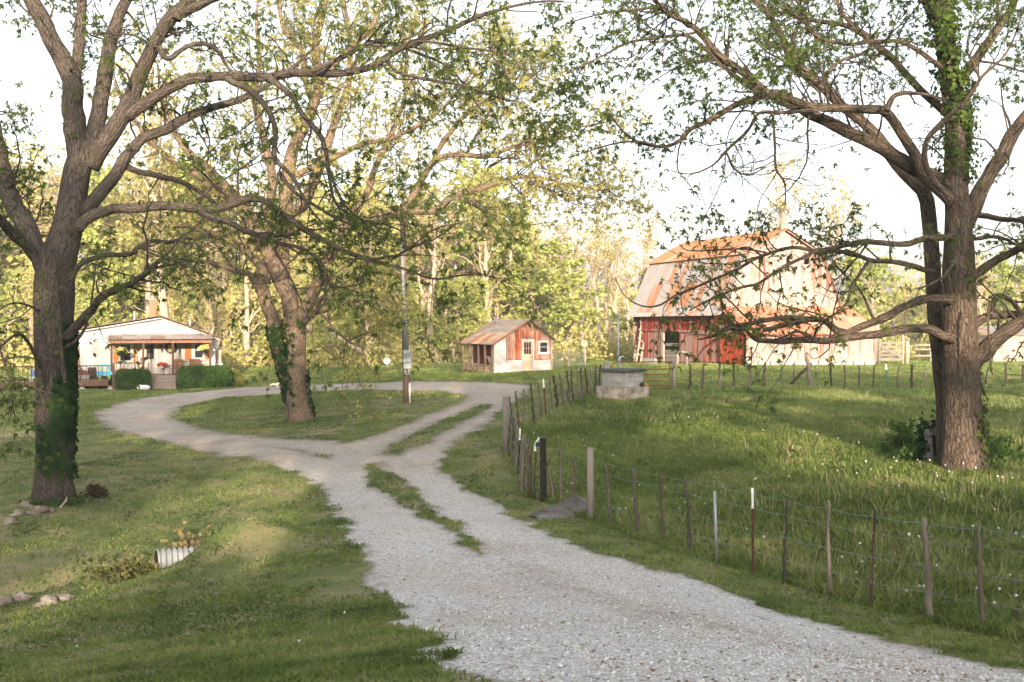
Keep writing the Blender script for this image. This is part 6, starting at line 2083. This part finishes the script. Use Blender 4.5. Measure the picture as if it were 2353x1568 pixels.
def post_fitting():
    b = G(1249, 1153)
    d = b[1] - .02
    t = empty('electric_fence_fitting', W(1238, 1020, d), 'black and white bracket fitting fixed to the side of the dark square post', 'fitting')
    m = MB(); m.tube([W(1230.5, 1020, d), W(1242, 1022, d)], [.05, .062], 12); m.build('housing', simple('blue_black_plastic', (.02, .035, .055), .4), t)
    m = MB(); m.bar(W(1239, 1006, d), W(1231, 1018, d), .05, .035); m.bar(W(1231, 1018, d), W(1229.5, 1026, d), .05, .035); m.bar(W(1229, 1027, d), W(1230, 1037, d), .05, .035); m.build('bracket', MAT['white_tip'], t)


post_fitting()


def tube_gate():
    d = 47.3
    t = empty('farm_gate', G(1480, 897), 'rusty red tubular metal farm gate behind the block well', 'gate')
    zb = lambda u: 0
    m = MB()
    Pt = [W(1404, 893, d), W(1404, 841, d), W(1410, 834.5, d), W(1420, 833, d), W(1524, 831.5, d), W(1535, 833, d), W(1539, 840, d), W(1539, 894, d), W(1404, 896, d), W(1404, 880, d)]
    m.tube(Pt, .028, 8, .5); m.build('frame', MAT['rusty'], t)
    for v in (848, 860, 873.5, 886):
        m = MB(); m.tube([W(1404, v + 2, d), W(1539, v, d)], .022, 7); m.build('rail', MAT['rusty'], t)
    m = MB(); m.tube([W(1473, 832, d), W(1473, 895, d)], .02, 7); m.build('upright', MAT['rusty'], t)


tube_gate()


def block_well():
    c = G(1437, 924)
    d = c[1]
    z = c[2]
    F = frame((c[0], c[1] + 1.05, z), 45)
    t = empty('block_well', c, 'square concrete block well housing with dark lid on a stained base', 'well')
    m = MB(F); m.box(-.78, .78, -.78, .78, -.3, .58); m.build('base', NTC('stained_concrete'), t)
    m = MB(F)
    w = .60; bh = .205; y = 0
    for row in range(3):
        z0 = .584 + row * bh
        off = 0 if row % 2 else .2
        for fx, fy, axis in ((-w, -w, 0), (-w, w - .14, 0), (-w, -w + .14, 1), (w - .14, -w + .14, 1)):
            s = 0; L = 2 * w if axis == 0 else 2 * w - .28
            first = True
            while s < L - .01:
                e = min(L, s + (.2 + .0 if (first and off) else .405))
                a, b2 = s + .006, e - .006
                tt = random.random()
                if axis == 0: m.box(fx + a, fx + b2, fy, fy + .14, z0, z0 + bh - .012, tt)
                else: m.box(fx, fx + .14, fy + a, fy + b2, z0, z0 + bh - .012, tt)
                s = e; first = False
    bm = NT('cinder_block')
    f = bm.attr(); n1 = bm.noise(bm.pos(), 9, 5)
    cc = bm.mix(n1, bm.ramp(f, (0, (.27, .27, .265)), (1, (.42, .42, .41))), (.24, .22, .2))
    m.build('block_wall', bm.surf(cc, .95, bm.bump(n1, .01)), t)
    m = MB(F); m.box(-w + .02, w - .02, -w + .02, w - .02, .584, .584 + 3 * bh - .02); m.build('mortar', simple('mortar', (.19, .185, .18), .95), t)
    m = MB(F)
    for k in range(9): m.box(-.72 + k * .16, -.72 + k * .16 + .155, -.72, .72, 1.2, 1.30)
    m.build('lid', simple('dark_lid_boards', (.07, .078, .078), .9, .4, 9), t)
    p = W(1394, 840, d + 5)
    r = empty('fence_post_stump', (p[0], p[1], float(H(p[0], p[1])[0])), 'thick pale round post behind the well lid', 'post')
    m = MB(); m.tube([(p[0], p[1], float(H(p[0], p[1])[0]) - .2), W(1394, 832, d + 5)], .16, 12, None, True, .05, 3); m.build('log', MAT['grey_wood'], r)
    p = G(1421, 903)
    r = empty('standpipe', p, 'tall thin grey metal pipe standing behind the block well', 'pipe')
    m = MB(); m.tube([p - np.array((0, 0, .2)), W(1421, 716, p[1])], .032, 8); m.build('pipe', MAT['galv'], r)
    m = MB(); m.ball(W(1421.5, 716, p[1]), (.07, .05, .05), .5, 8, 6); m.build('cap', MAT['galv'], r)
    for (x, y, lab, col, s, cat, nm) in ((.42, -.69, 'dark lump left on the ledge of the block well', (.02, .022, .022), .13, 'bundle', 'black_bundle'), (.62, -.69, 'orange-yellow lump beside the dark one on the well ledge', (.45, .2, .03), .11, 'bundle', 'orange_bundle')):
        r = empty(nm, at(F, (x, y, .58)), lab, cat)
        m = MB(F); m.ball((x, y, .58 + s * .55), (s, s * .7, s * .7), .5, 10, 7, .5, x * 10); m.ball((x + s * .6, y, .58 + s * .35), (s * .6, s * .6, s * .45), .5, 9, 6, .5, x * 7)
        m.build('cloth', simple(nm, col, .8, .3, 9), r)


def NTC(name):
    t = NT(name)
    n1 = t.noise(t.pos(1.4, 1.4, 1.1), 2.2, 6, .65); n2 = t.noise(t.pos(), 22, 4)
    c = t.ramp(n1, (.32, (.10, .075, .055)), (.45, (.24, .20, .165)), (.6, (.36, .335, .30)), (.75, (.40, .385, .35)))
    return t.surf(c, .95, t.bump(n2, .01))


block_well()


def hydrant():
    p = G(1428, 893)
    p = W(1425, 830, 56); z = float(H(p[0], p[1])[0])
    r = empty('yard_hydrant', (p[0], p[1], z), 'thin pale blue yard hydrant standing beyond the gate', 'hydrant')
    m = MB(); m.tube([(p[0], p[1], z - .1), (p[0], p[1], z + 1.0)], .022, 8); m.build('riser', MAT['galv'], r)
    bl = simple('pale_blue_paint', (.35, .5, .55), .5)
    m = MB(); m.tube([(p[0] + .02, p[1], z + .95), (p[0] - .1, p[1], z + 1.0), (p[0] - .16, p[1], z + .9)], .03, 7); m.bar((p[0] - .02, p[1], z + 1.1), (p[0] + .22, p[1], z + 1.14), .03); m.tube([(p[0], p[1], z + .95), (p[0], p[1], z + 1.12)], .035, 8); m.build('head', bl, r)


hydrant()


def mesh_panel_fence():
    t = empty('mesh_fence', W(1305, 838, 70), 'wire mesh fence panel on pale posts beside the shed', 'fence')
    P = [W(1269, 838, 69), W(1307, 838, 70), W(1345, 842, 70.6)]
    Zs = [float(H(p[0], p[1])[0]) for p in P]
    for i, (p, z) in enumerate(zip(P, Zs)):
        m = MB(); m.tube([(p[0], p[1], z - .1), (p[0], p[1], z + (1.25 if i < 2 else 1.25))], .05, 8); m.build('post', MAT['pale_wood'], t)
    m = MB()
    for k in range(11):
        zz = .08 + k * .10
        for i in range(2): m.tube([(P[i][0], P[i][1], Zs[i] + zz), (P[i + 1][0], P[i + 1][1], Zs[i + 1] + zz)], .008, 4, .5, False)
    for i in range(2):
        for k in range(1, 12):
            q = P[i] + (P[i + 1] - P[i]) * k / 12; z = Zs[i] + (Zs[i + 1] - Zs[i]) * k / 12
            m.tube([(q[0], q[1], z + .05), (q[0], q[1], z + 1.1)], .007, 4, .5, False)
    m.build('netting', MAT['galv'], t)
    p = W(1343, 838, 70.3); z = float(H(p[0], p[1])[0])
    t = empty('wind_spinner', (p[0], p[1], z), 'pale pinwheel garden spinner on a thin pole by the mesh fence', 'spinner')
    m = MB(); m.tube([(p[0], p[1], z - .1), (p[0], p[1], z + 1.55)], .02, 6); m.build('pole', MAT['galv'], t)
    m = MB(); c = np.array((p[0], p[1] - .05, z + 1.62))
    for k in range(14):
        a = k * 6.2832 / 14
        dv = np.array((math.cos(a), 0, math.sin(a))); sd = np.array((-math.sin(a), .5, math.cos(a)))
        m.add([c + dv * .1, c + dv * .2 + sd * .028, c + dv * (.22 + .1 * (k % 3) / 2), c + dv * .2 - sd * .012, c + np.array((0, .01, 0))], [(0, 1, 2), (0, 2, 3)], .5)
    m.build('blades', simple('pale_blades', (.6, .55, .5), .5), t)


mesh_panel_fence()


# ---------------------------------------------------------------- culvert pipes
def culvert(name, A, B, r, lab, mat, rust=None):
    t = empty(name, A, lab, 'culvert pipe')
    A = np.asarray(A, float); B = np.asarray(B, float)
    L = np.linalg.norm(B - A)
    n = int(L / .017)
    P = A + (B - A) * np.linspace(0, 1, n)[:, None]
    R = r + .02 * np.sin(np.arange(n) * .017 / .105 * 2 * math.pi)
    m = MB(); m.tube(P, R, 26, .5, False); m.build('pipe', mat, t)
    m = MB(); m.tube(P[:max(4, n // 1)][::-1], R[::-1] - .014, 26, .5, False); m.build('inside', MAT['dark'], t)  # near-black lining, the shade within the pipe put into its colour
    return t


_m = NT('culvert_steel')
_n1 = _m.noise(_m.pos(), 2.2, 5, .6); _y = _m.n('SeparateXYZ', None, Vector=_m.pos()).outputs
_c = _m.ramp(_n1, (.3, (.075, .05, .035)), (.48, (.11, .10, .09)), (.65, (.16, .185, .18)))
_rm = _m.mapr(_m.math('ADD', _y[0], _m.math('MULTIPLY', _n1, .6)), 2.55, 2.95)
MAT['culvert'] = _m.surf(_m.mix(_rm, _c, (.17, .06, .03)), .75, None, .1)
pr = W(1338, 1180, 21.9)
_gz = float(H(pr[0], pr[1])[0])
_p1 = W(1333, 1184, 22.8); _p0 = W(1262, 1196, 21.8)
culvert('culvert_pipe', _p1, _p0 + np.array((-.35, -.3, -.28)), .44, 'rusty corrugated culvert pipe poking out beneath the wire fence', MAT['culvert'])
_q1 = W(359, 1288, 19.2); _q0 = W(470, 1276, 19.9)
culvert('culvert_pipe', _q1, _q0 + np.array((1.2, .4, .02)), .20, 'silver corrugated culvert pipe in the grassy ditch', simple('galv_culvert', (.22, .235, .24), .6, .3, 5, .2))


# ---------------------------------------------------------------- stump, rocks, brush, cat
def old_stump():
    c = W(2142, 1020, 25.2); z = float(H(c[0], c[1])[0])
    t = empty('tree_stump', (c[0], c[1], z), 'grey hollow split stump standing behind the pasture tree', 'stump')
    sm = painted_wood('stump_wood', (.26, .25, .235), (.20, .165, .13), .45, 'z', .7)
    for (x0, x1, y, h, s) in ((-.25, -.03, -.1, .86, 1), (.0, .30, .0, .93, 2), (.22, .48, .12, .82, 3)):
        m = MB()
        g = np.random.default_rng(s)
        n = 9; k = 12
        P = [(c[0] + (x0 + x1) / 2 + .02 * i * (-1 if s == 1 else .3) / n, c[1] + y, z - .1 + (h + .1) * i / (n - 1)) for i in range(n)]
        m.tube(P, [(x1 - x0) / 2 * (1.12 - .12 * i / n) for i in range(n)], k, None, True, .45, s * 3)
        m.build('slab', sm, t)
    m = MB(); m.box(c[0] - .02, c[0] + .06, c[1] - .2, c[1] - .02, z, z + .7); m.ball((c[0] + .1, c[1] - .19, z + .72), (.07, .05, .09), .5); m.build('hollow', MAT['dark'], t)  # solid near-black pieces painted as the shade of the hollow
    g = np.random.default_rng(4)
    p = np.vstack((np.array((c[0] + .08, c[1], z + 1.0)) + g.normal(size=(40, 3)) * np.array((.13, .1, .12)), np.array((c[0] - .28, c[1] - .05, z + .5)) + g.normal(size=(90, 3)) * np.array((.05, .1, .28))))
    v, f, tt = leaflets(p, unit(g.normal(size=p.shape)), 4, .10, .4, 1, .1, g)
    link('creeper', raw_mesh('creeper', v, f, tt, False, (MAT['ivy'],)), t)


old_stump()


def leafy_bush(name, u, v, rx, ry, rz, n, size, mat, lab, cat='bush', seed=1, stems=None, dd=0):
    c = G(u, v).copy(); c[1] += dd; c[2] = float(H(c[0], c[1])[0])
    t = empty(name, c, lab, cat)
    g = np.random.default_rng(seed)
    q = unit(g.normal(size=(n, 3))) * (g.random((n, 1)) ** .5); q[:, 2] = np.abs(q[:, 2])
    q *= (.55 + .9 * vnoise(q[:, 0] * 2 + seed, q[:, 1] * 2 + q[:, 2] * 2, seed))[:, None]
    p = c + q * np.array((rx, ry, rz))
    v_, f, tt = leaflets(p, unit(q + np.array((0, 0, .5))), 4, size, .36, .9, .05, g)
    link('leaves', raw_mesh('leaves', v_, f, tt, False, (mat,)), t)
    sn = stems or 26
    P = np.empty((sn, 5, 3)); e = c + unit(g.normal(size=(sn, 3)) + np.array((0, 0, 1.0))) * np.array((rx, ry, rz)) * g.uniform(.6, 1.15, (sn, 1))
    e[:, 2] = np.maximum(e[:, 2], c[2] + .05)
    for k in range(5): P[:, k] = c + (e - c) * k / 4 + g.normal(size=(sn, 3)) * .02
    vv, ff = tubes(P, np.full((sn, 5), .006) * np.linspace(1, .4, 5), 4)
    link('stems', raw_mesh('stems', vv, ff, np.full(len(ff), .5), True, (STICKM[1],)), t)
    return t


wl = leafmat('weed_leaf', (.03, .065, .016), (.06, .12, .03), (.12, .18, .05), .35, 1)
leafy_bush('weedy_bush', 2078, 1030, .5, .45, .78, 260, .10, wl, 'tall dark green weeds growing beside the old stump', 'bush', 2)
leafy_bush('weedy_bush', 2135, 1062, .75, .35, .42, 330, .10, wl, 'low tangle of weeds in front of the old stump', 'bush', 3)
leafy_bush('weedy_bush', 2285, 1062, .75, .5, .55, 380, .09, wl, 'low green bush on the far side of the pasture tree foot', 'bush', 5)
leafy_bush('weedy_bush', 2030, 1045, .3, .3, .35, 120, .09, wl, 'small weed clump apart from the stump', 'bush', 6)
db = leafmat('dead_brush_leaf', (.03, .022, .014), (.065, .05, .028), (.06, .08, .025), .2, 1)
leafy_bush('brush_pile', 220, 1142, .36, .3, .42, 150, .08, db, 'dark twiggy clump of dead brush beside the ivy-clad tree', 'brush', 8, 90)
leafy_bush('creeper_patch', 120, 1158, .85, .4, .14, 240, .08, wl, 'low creeper spread round the foot of the ivy-clad tree', 'ground plant', 9)
leafy_bush('ditch_weeds', 300, 1330, .9, .4, .45, 240, .09, leafmat('ditch_weed', (.05, .07, .02), (.11, .12, .04), (.2, .17, .08), .3, 1), 'tangled weeds above the ditch', 'weeds', 12, 60)
leafy_bush('ditch_weeds', 440, 1262, .5, .3, .5, 90, .10, leafmat('ditch_weed_dry', (.14, .13, .05), (.22, .17, .08), (.25, .22, .1), .3, 1), 'dry stalks at the mouth of the silver culvert', 'weeds', 13, 60, -.3)

rk = NT('field_stone')
_n = rk.noise(rk.pos(), 3.2, 6, .65)
MAT['stone'] = rk.surf(rk.ramp(_n, (.3, (.05, .04, .03)), (.48, (.14, .115, .09)), (.62, (.24, .215, .185)), (.72, (.08, .10, .04))), .95, rk.bump(_n, .03))
for i, (u, v, s, lab) in enumerate(((62, 1164, .30, 'pale boulder at the back of the rock heap by the ivy-clad tree'), (80, 1180, .33, 'large tan boulder in the middle of the rock heap'), (40, 1184, .26, 'low mossy boulder at the edge of the rock heap'), (112, 1176, .18, 'small dark rock beside the large tan boulder'),
                                    (22, 1204, .24, 'flat rock at the lower end of the rock heap'), (196, 1152, .12, 'white stone beside the dead brush'), (228, 1154, .11, 'pinkish white stone past the dead brush'))):
    c = G(u, v)
    m = MB(); s *= .58
    m.ball(c + np.array((0, 0, s * .12)), (s * 1.25, s * .9, s * .6), None, 16, 10, 1.1, i * 3.1 + 1)
    tag(m.build('boulder', MAT['stone']), lab, 'rock', 'rocks by the ivy-clad tree')
for i, (u, v, s, lab) in enumerate(((48, 1385, .17, 'broad flat ditch rock'), (108, 1392, .13, 'reddish ditch rock between two others'), (150, 1382, .13, 'upright grey rock at the end of the ditch row'), (5, 1392, .13, 'rock half out of view at the ditch end'))):
    c = G(u, v)
    m = MB(); m.ball(c + np.array((0, 0, s * .3)), (s * 1.4, s * .8, s * .7), None, 14, 9, 1.1, i * 5.3 + 2)
    tag(m.build('ditch_rock', MAT['stone']), lab, 'rock', 'rocks in the ditch')
for i, (u0, v0, u1, v1, r, lab) in enumerate(((108, 1148, 118, 1130, .05, 'broken upright stub at the foot of the ivy-clad tree'), (138, 1168, 154, 1140, .035, 'crooked pale stick lying before the ivy-clad tree'), (165, 1155, 210, 1146, .03, 'thin dark stick lying toward the dead brush'))):
    a = G(u0, v0); b2 = W(u1, v1, a[1] + .3); b2[2] = max(b2[2], float(H(b2[0], b2[1])[0]) + .03)
    m = MB(); m.tube([a, (a + b2) / 2 + np.array((.06, 0, .03)), b2], [r, r * .9, r * .5], 8, None, True, .3, i)
    tag(m.build('fallen_stick', MAT['pale_wood'] if i < 2 else STICKM[1]), lab, 'stick')

# stones in the drive and lying log by the wood
p0 = W(762, 766, 87); p1 = W(826, 806, 85)
m = MB(); m.tube([p0, (p0 + p1) / 2, p1], [.14, .17, .2], 9, None, True, .1, 3)
tag(m.build('leaning_log', MAT['wood_bark']), 'pale leaning dead trunk at the wood edge', 'log')


def cat():
    c = G(631, 893)
    d = c[1]
    F = frame((c[0], c[1], c[2]), 0)
    t = empty('cat', c, 'cream cat with dark face and tail walking along the edge of the drive', 'cat')
    me = bpy.data.meshes.new('body')
    V = [(-.02, 0, .24), (-.14, 0, .25), (-.25, 0, .235), (.1, 0, .245), (.2, 0, .26), (.27, 0, .32), (.33, 0, .36), (.375, 0, .345), (.41, 0, .335),
         (-.25, .055, .16), (-.29, .06, .09), (-.27, .06, .01), (-.24, .06, .0), (-.25, -.055, .16), (-.22, -.06, .09), (-.17, -.06, .01), (-.14, -.06, 0),
         (.17, .05, .15), (.23, .05, .08), (.26, .05, .01), (.29, .05, 0), (.17, -.05, .15), (.15, -.05, .08), (.13, -.05, .01), (.16, -.05, 0),
         (-.31, 0, .2), (-.34, 0, .12), (-.35, 0, .06), (-.38, 0, .03),
         (.325, .03, .40), (.315, .04, .44), (.325, -.03, .40), (.315, -.04, .44)]
    E = [(0, 1), (1, 2), (0, 3), (3, 4), (4, 5), (5, 6), (6, 7), (7, 8), (2, 9), (9, 10), (10, 11), (11, 12), (2, 13), (13, 14), (14, 15), (15, 16), (4, 17), (17, 18), (18, 19), (19, 20), (4, 21), (21, 22), (22, 23), (23, 24),
         (2, 25), (25, 26), (26, 27), (27, 28), (6, 29), (29, 30), (6, 31), (31, 32)]
    Rd = [.085, .085, .075, .085, .075, .05, .052, .038, .022, .045, .026, .02, .018, .045, .026, .02, .018, .036, .024, .019, .017, .036, .024, .019, .017, .025, .018, .016, .012, .022, .006, .022, .006]
    me.from_pydata([tuple(F[:3, :3] @ np.array(v) + F[:3, 3]) for v in V], E, [])
    o = link('body', me, t)
    md = o.modifiers.new('skin', 'SKIN')
    for i, r in enumerate(Rd): me.skin_vertices[0].data[i].radius = (r, r)
    me.skin_vertices[0].data[0].use_root = True
    sd = o.modifiers.new('sub', 'SUBSURF'); sd.levels = 2; sd.render_levels = 2
    fur = NT('cat_fur')
    P = fur.n('TexCoord').outputs['Object']
    q = fur.n('SeparateXYZ', None, Vector=fur.n('Mapping', None, Vector=P, Location=tuple(-F[:3, 3])).outputs[0]).outputs
    head = fur.mapr(q[0], .30, .36); tail = fur.mapr(q[0], -.27, -.31); legs = fur.mapr(q[2], .10, .03)
    k = fur.math('MAXIMUM', fur.math('MAXIMUM', head, tail), fur.math('MULTIPLY', legs, .85))
    me.materials.append(fur.surf(fur.mix(k, (.60, .50, .42), (.06, .04, .035)), .95))


cat()
# ---------------------------------------------------------------- light, sky and camera
sun_el, sun_dir = math.radians(11.5), np.array((.12, -.993))
S3 = np.array((sun_dir[0] * math.cos(sun_el), sun_dir[1] * math.cos(sun_el), math.sin(sun_el)))
ld = bpy.data.lights.new('sun', 'SUN')
ld.energy = 3.0
ld.angle = math.radians(.55)
ld.color = (1.0, .80, .60)
lo = bpy.data.objects.new('sun', ld)
COL.objects.link(lo)
lo.rotation_euler = Vector(-S3).to_track_quat('-Z', 'Y').to_euler()
w = bpy.data.worlds.new('World')
scene.world = w
w.use_nodes = True
nt = w.node_tree
sky = nt.nodes.new('ShaderNodeTexSky')
sky.sky_type = 'NISHITA'
sky.sun_disc = False
sky.sun_elevation = sun_el
sky.sun_rotation = math.atan2(sun_dir[0], sun_dir[1])
sky.air_density = 1.0
sky.dust_density = 4.2
sky.ozone_density = 1.0
bg = nt.nodes['Background']
bg.inputs[1].default_value = .15
hs = nt.nodes.new('ShaderNodeHueSaturation')
hs.inputs['Saturation'].default_value = .4
nt.links.new(sky.outputs[0], hs.inputs['Color'])
nt.links.new(hs.outputs[0], bg.inputs[0])
scene.view_settings.view_transform = 'Standard'
scene.view_settings.look = 'None'
scene.view_settings.exposure = 2.0
scene.view_settings.gamma = 1.0
cd = bpy.data.cameras.new('camera')
cd.sensor_width = 36
cd.lens = 35
cd.clip_end = 2000
co = bpy.data.objects.new('camera', cd)
COL.objects.link(co)
co.location = (0, 0, CAMZ)
co.rotation_euler = (math.radians(90) - PITCH, 0, 0)
scene.camera = co
scene.render.engine = 'CYCLES'
cy = scene.cycles
cy.max_bounces = 5
cy.diffuse_bounces = 3
cy.glossy_bounces = 2
cy.transmission_bounces = 3
cy.transparent_max_bounces = 6
cy.caustics_reflective = False
cy.caustics_refractive = False

# ---------------------------------------------------------------- soft evening air
_m = MB()
_m.box(-430, 430, -430, 430, -6, 45, .5)
_hm = bpy.data.materials.new('haze')
_hm.use_nodes = True
_ht = _hm.node_tree
_ht.nodes.clear()
_ho = _ht.nodes.new('ShaderNodeOutputMaterial')
_hv = _ht.nodes.new('ShaderNodeVolumePrincipled')
_hv.inputs['Density'].default_value = .0006
_hv.inputs['Color'].default_value = (.92, .91, .87, 1)
_ht.links.new(_hv.outputs[0], _ho.inputs['Volume'])
tag(_m.build('haze', _hm), kind='stuff')
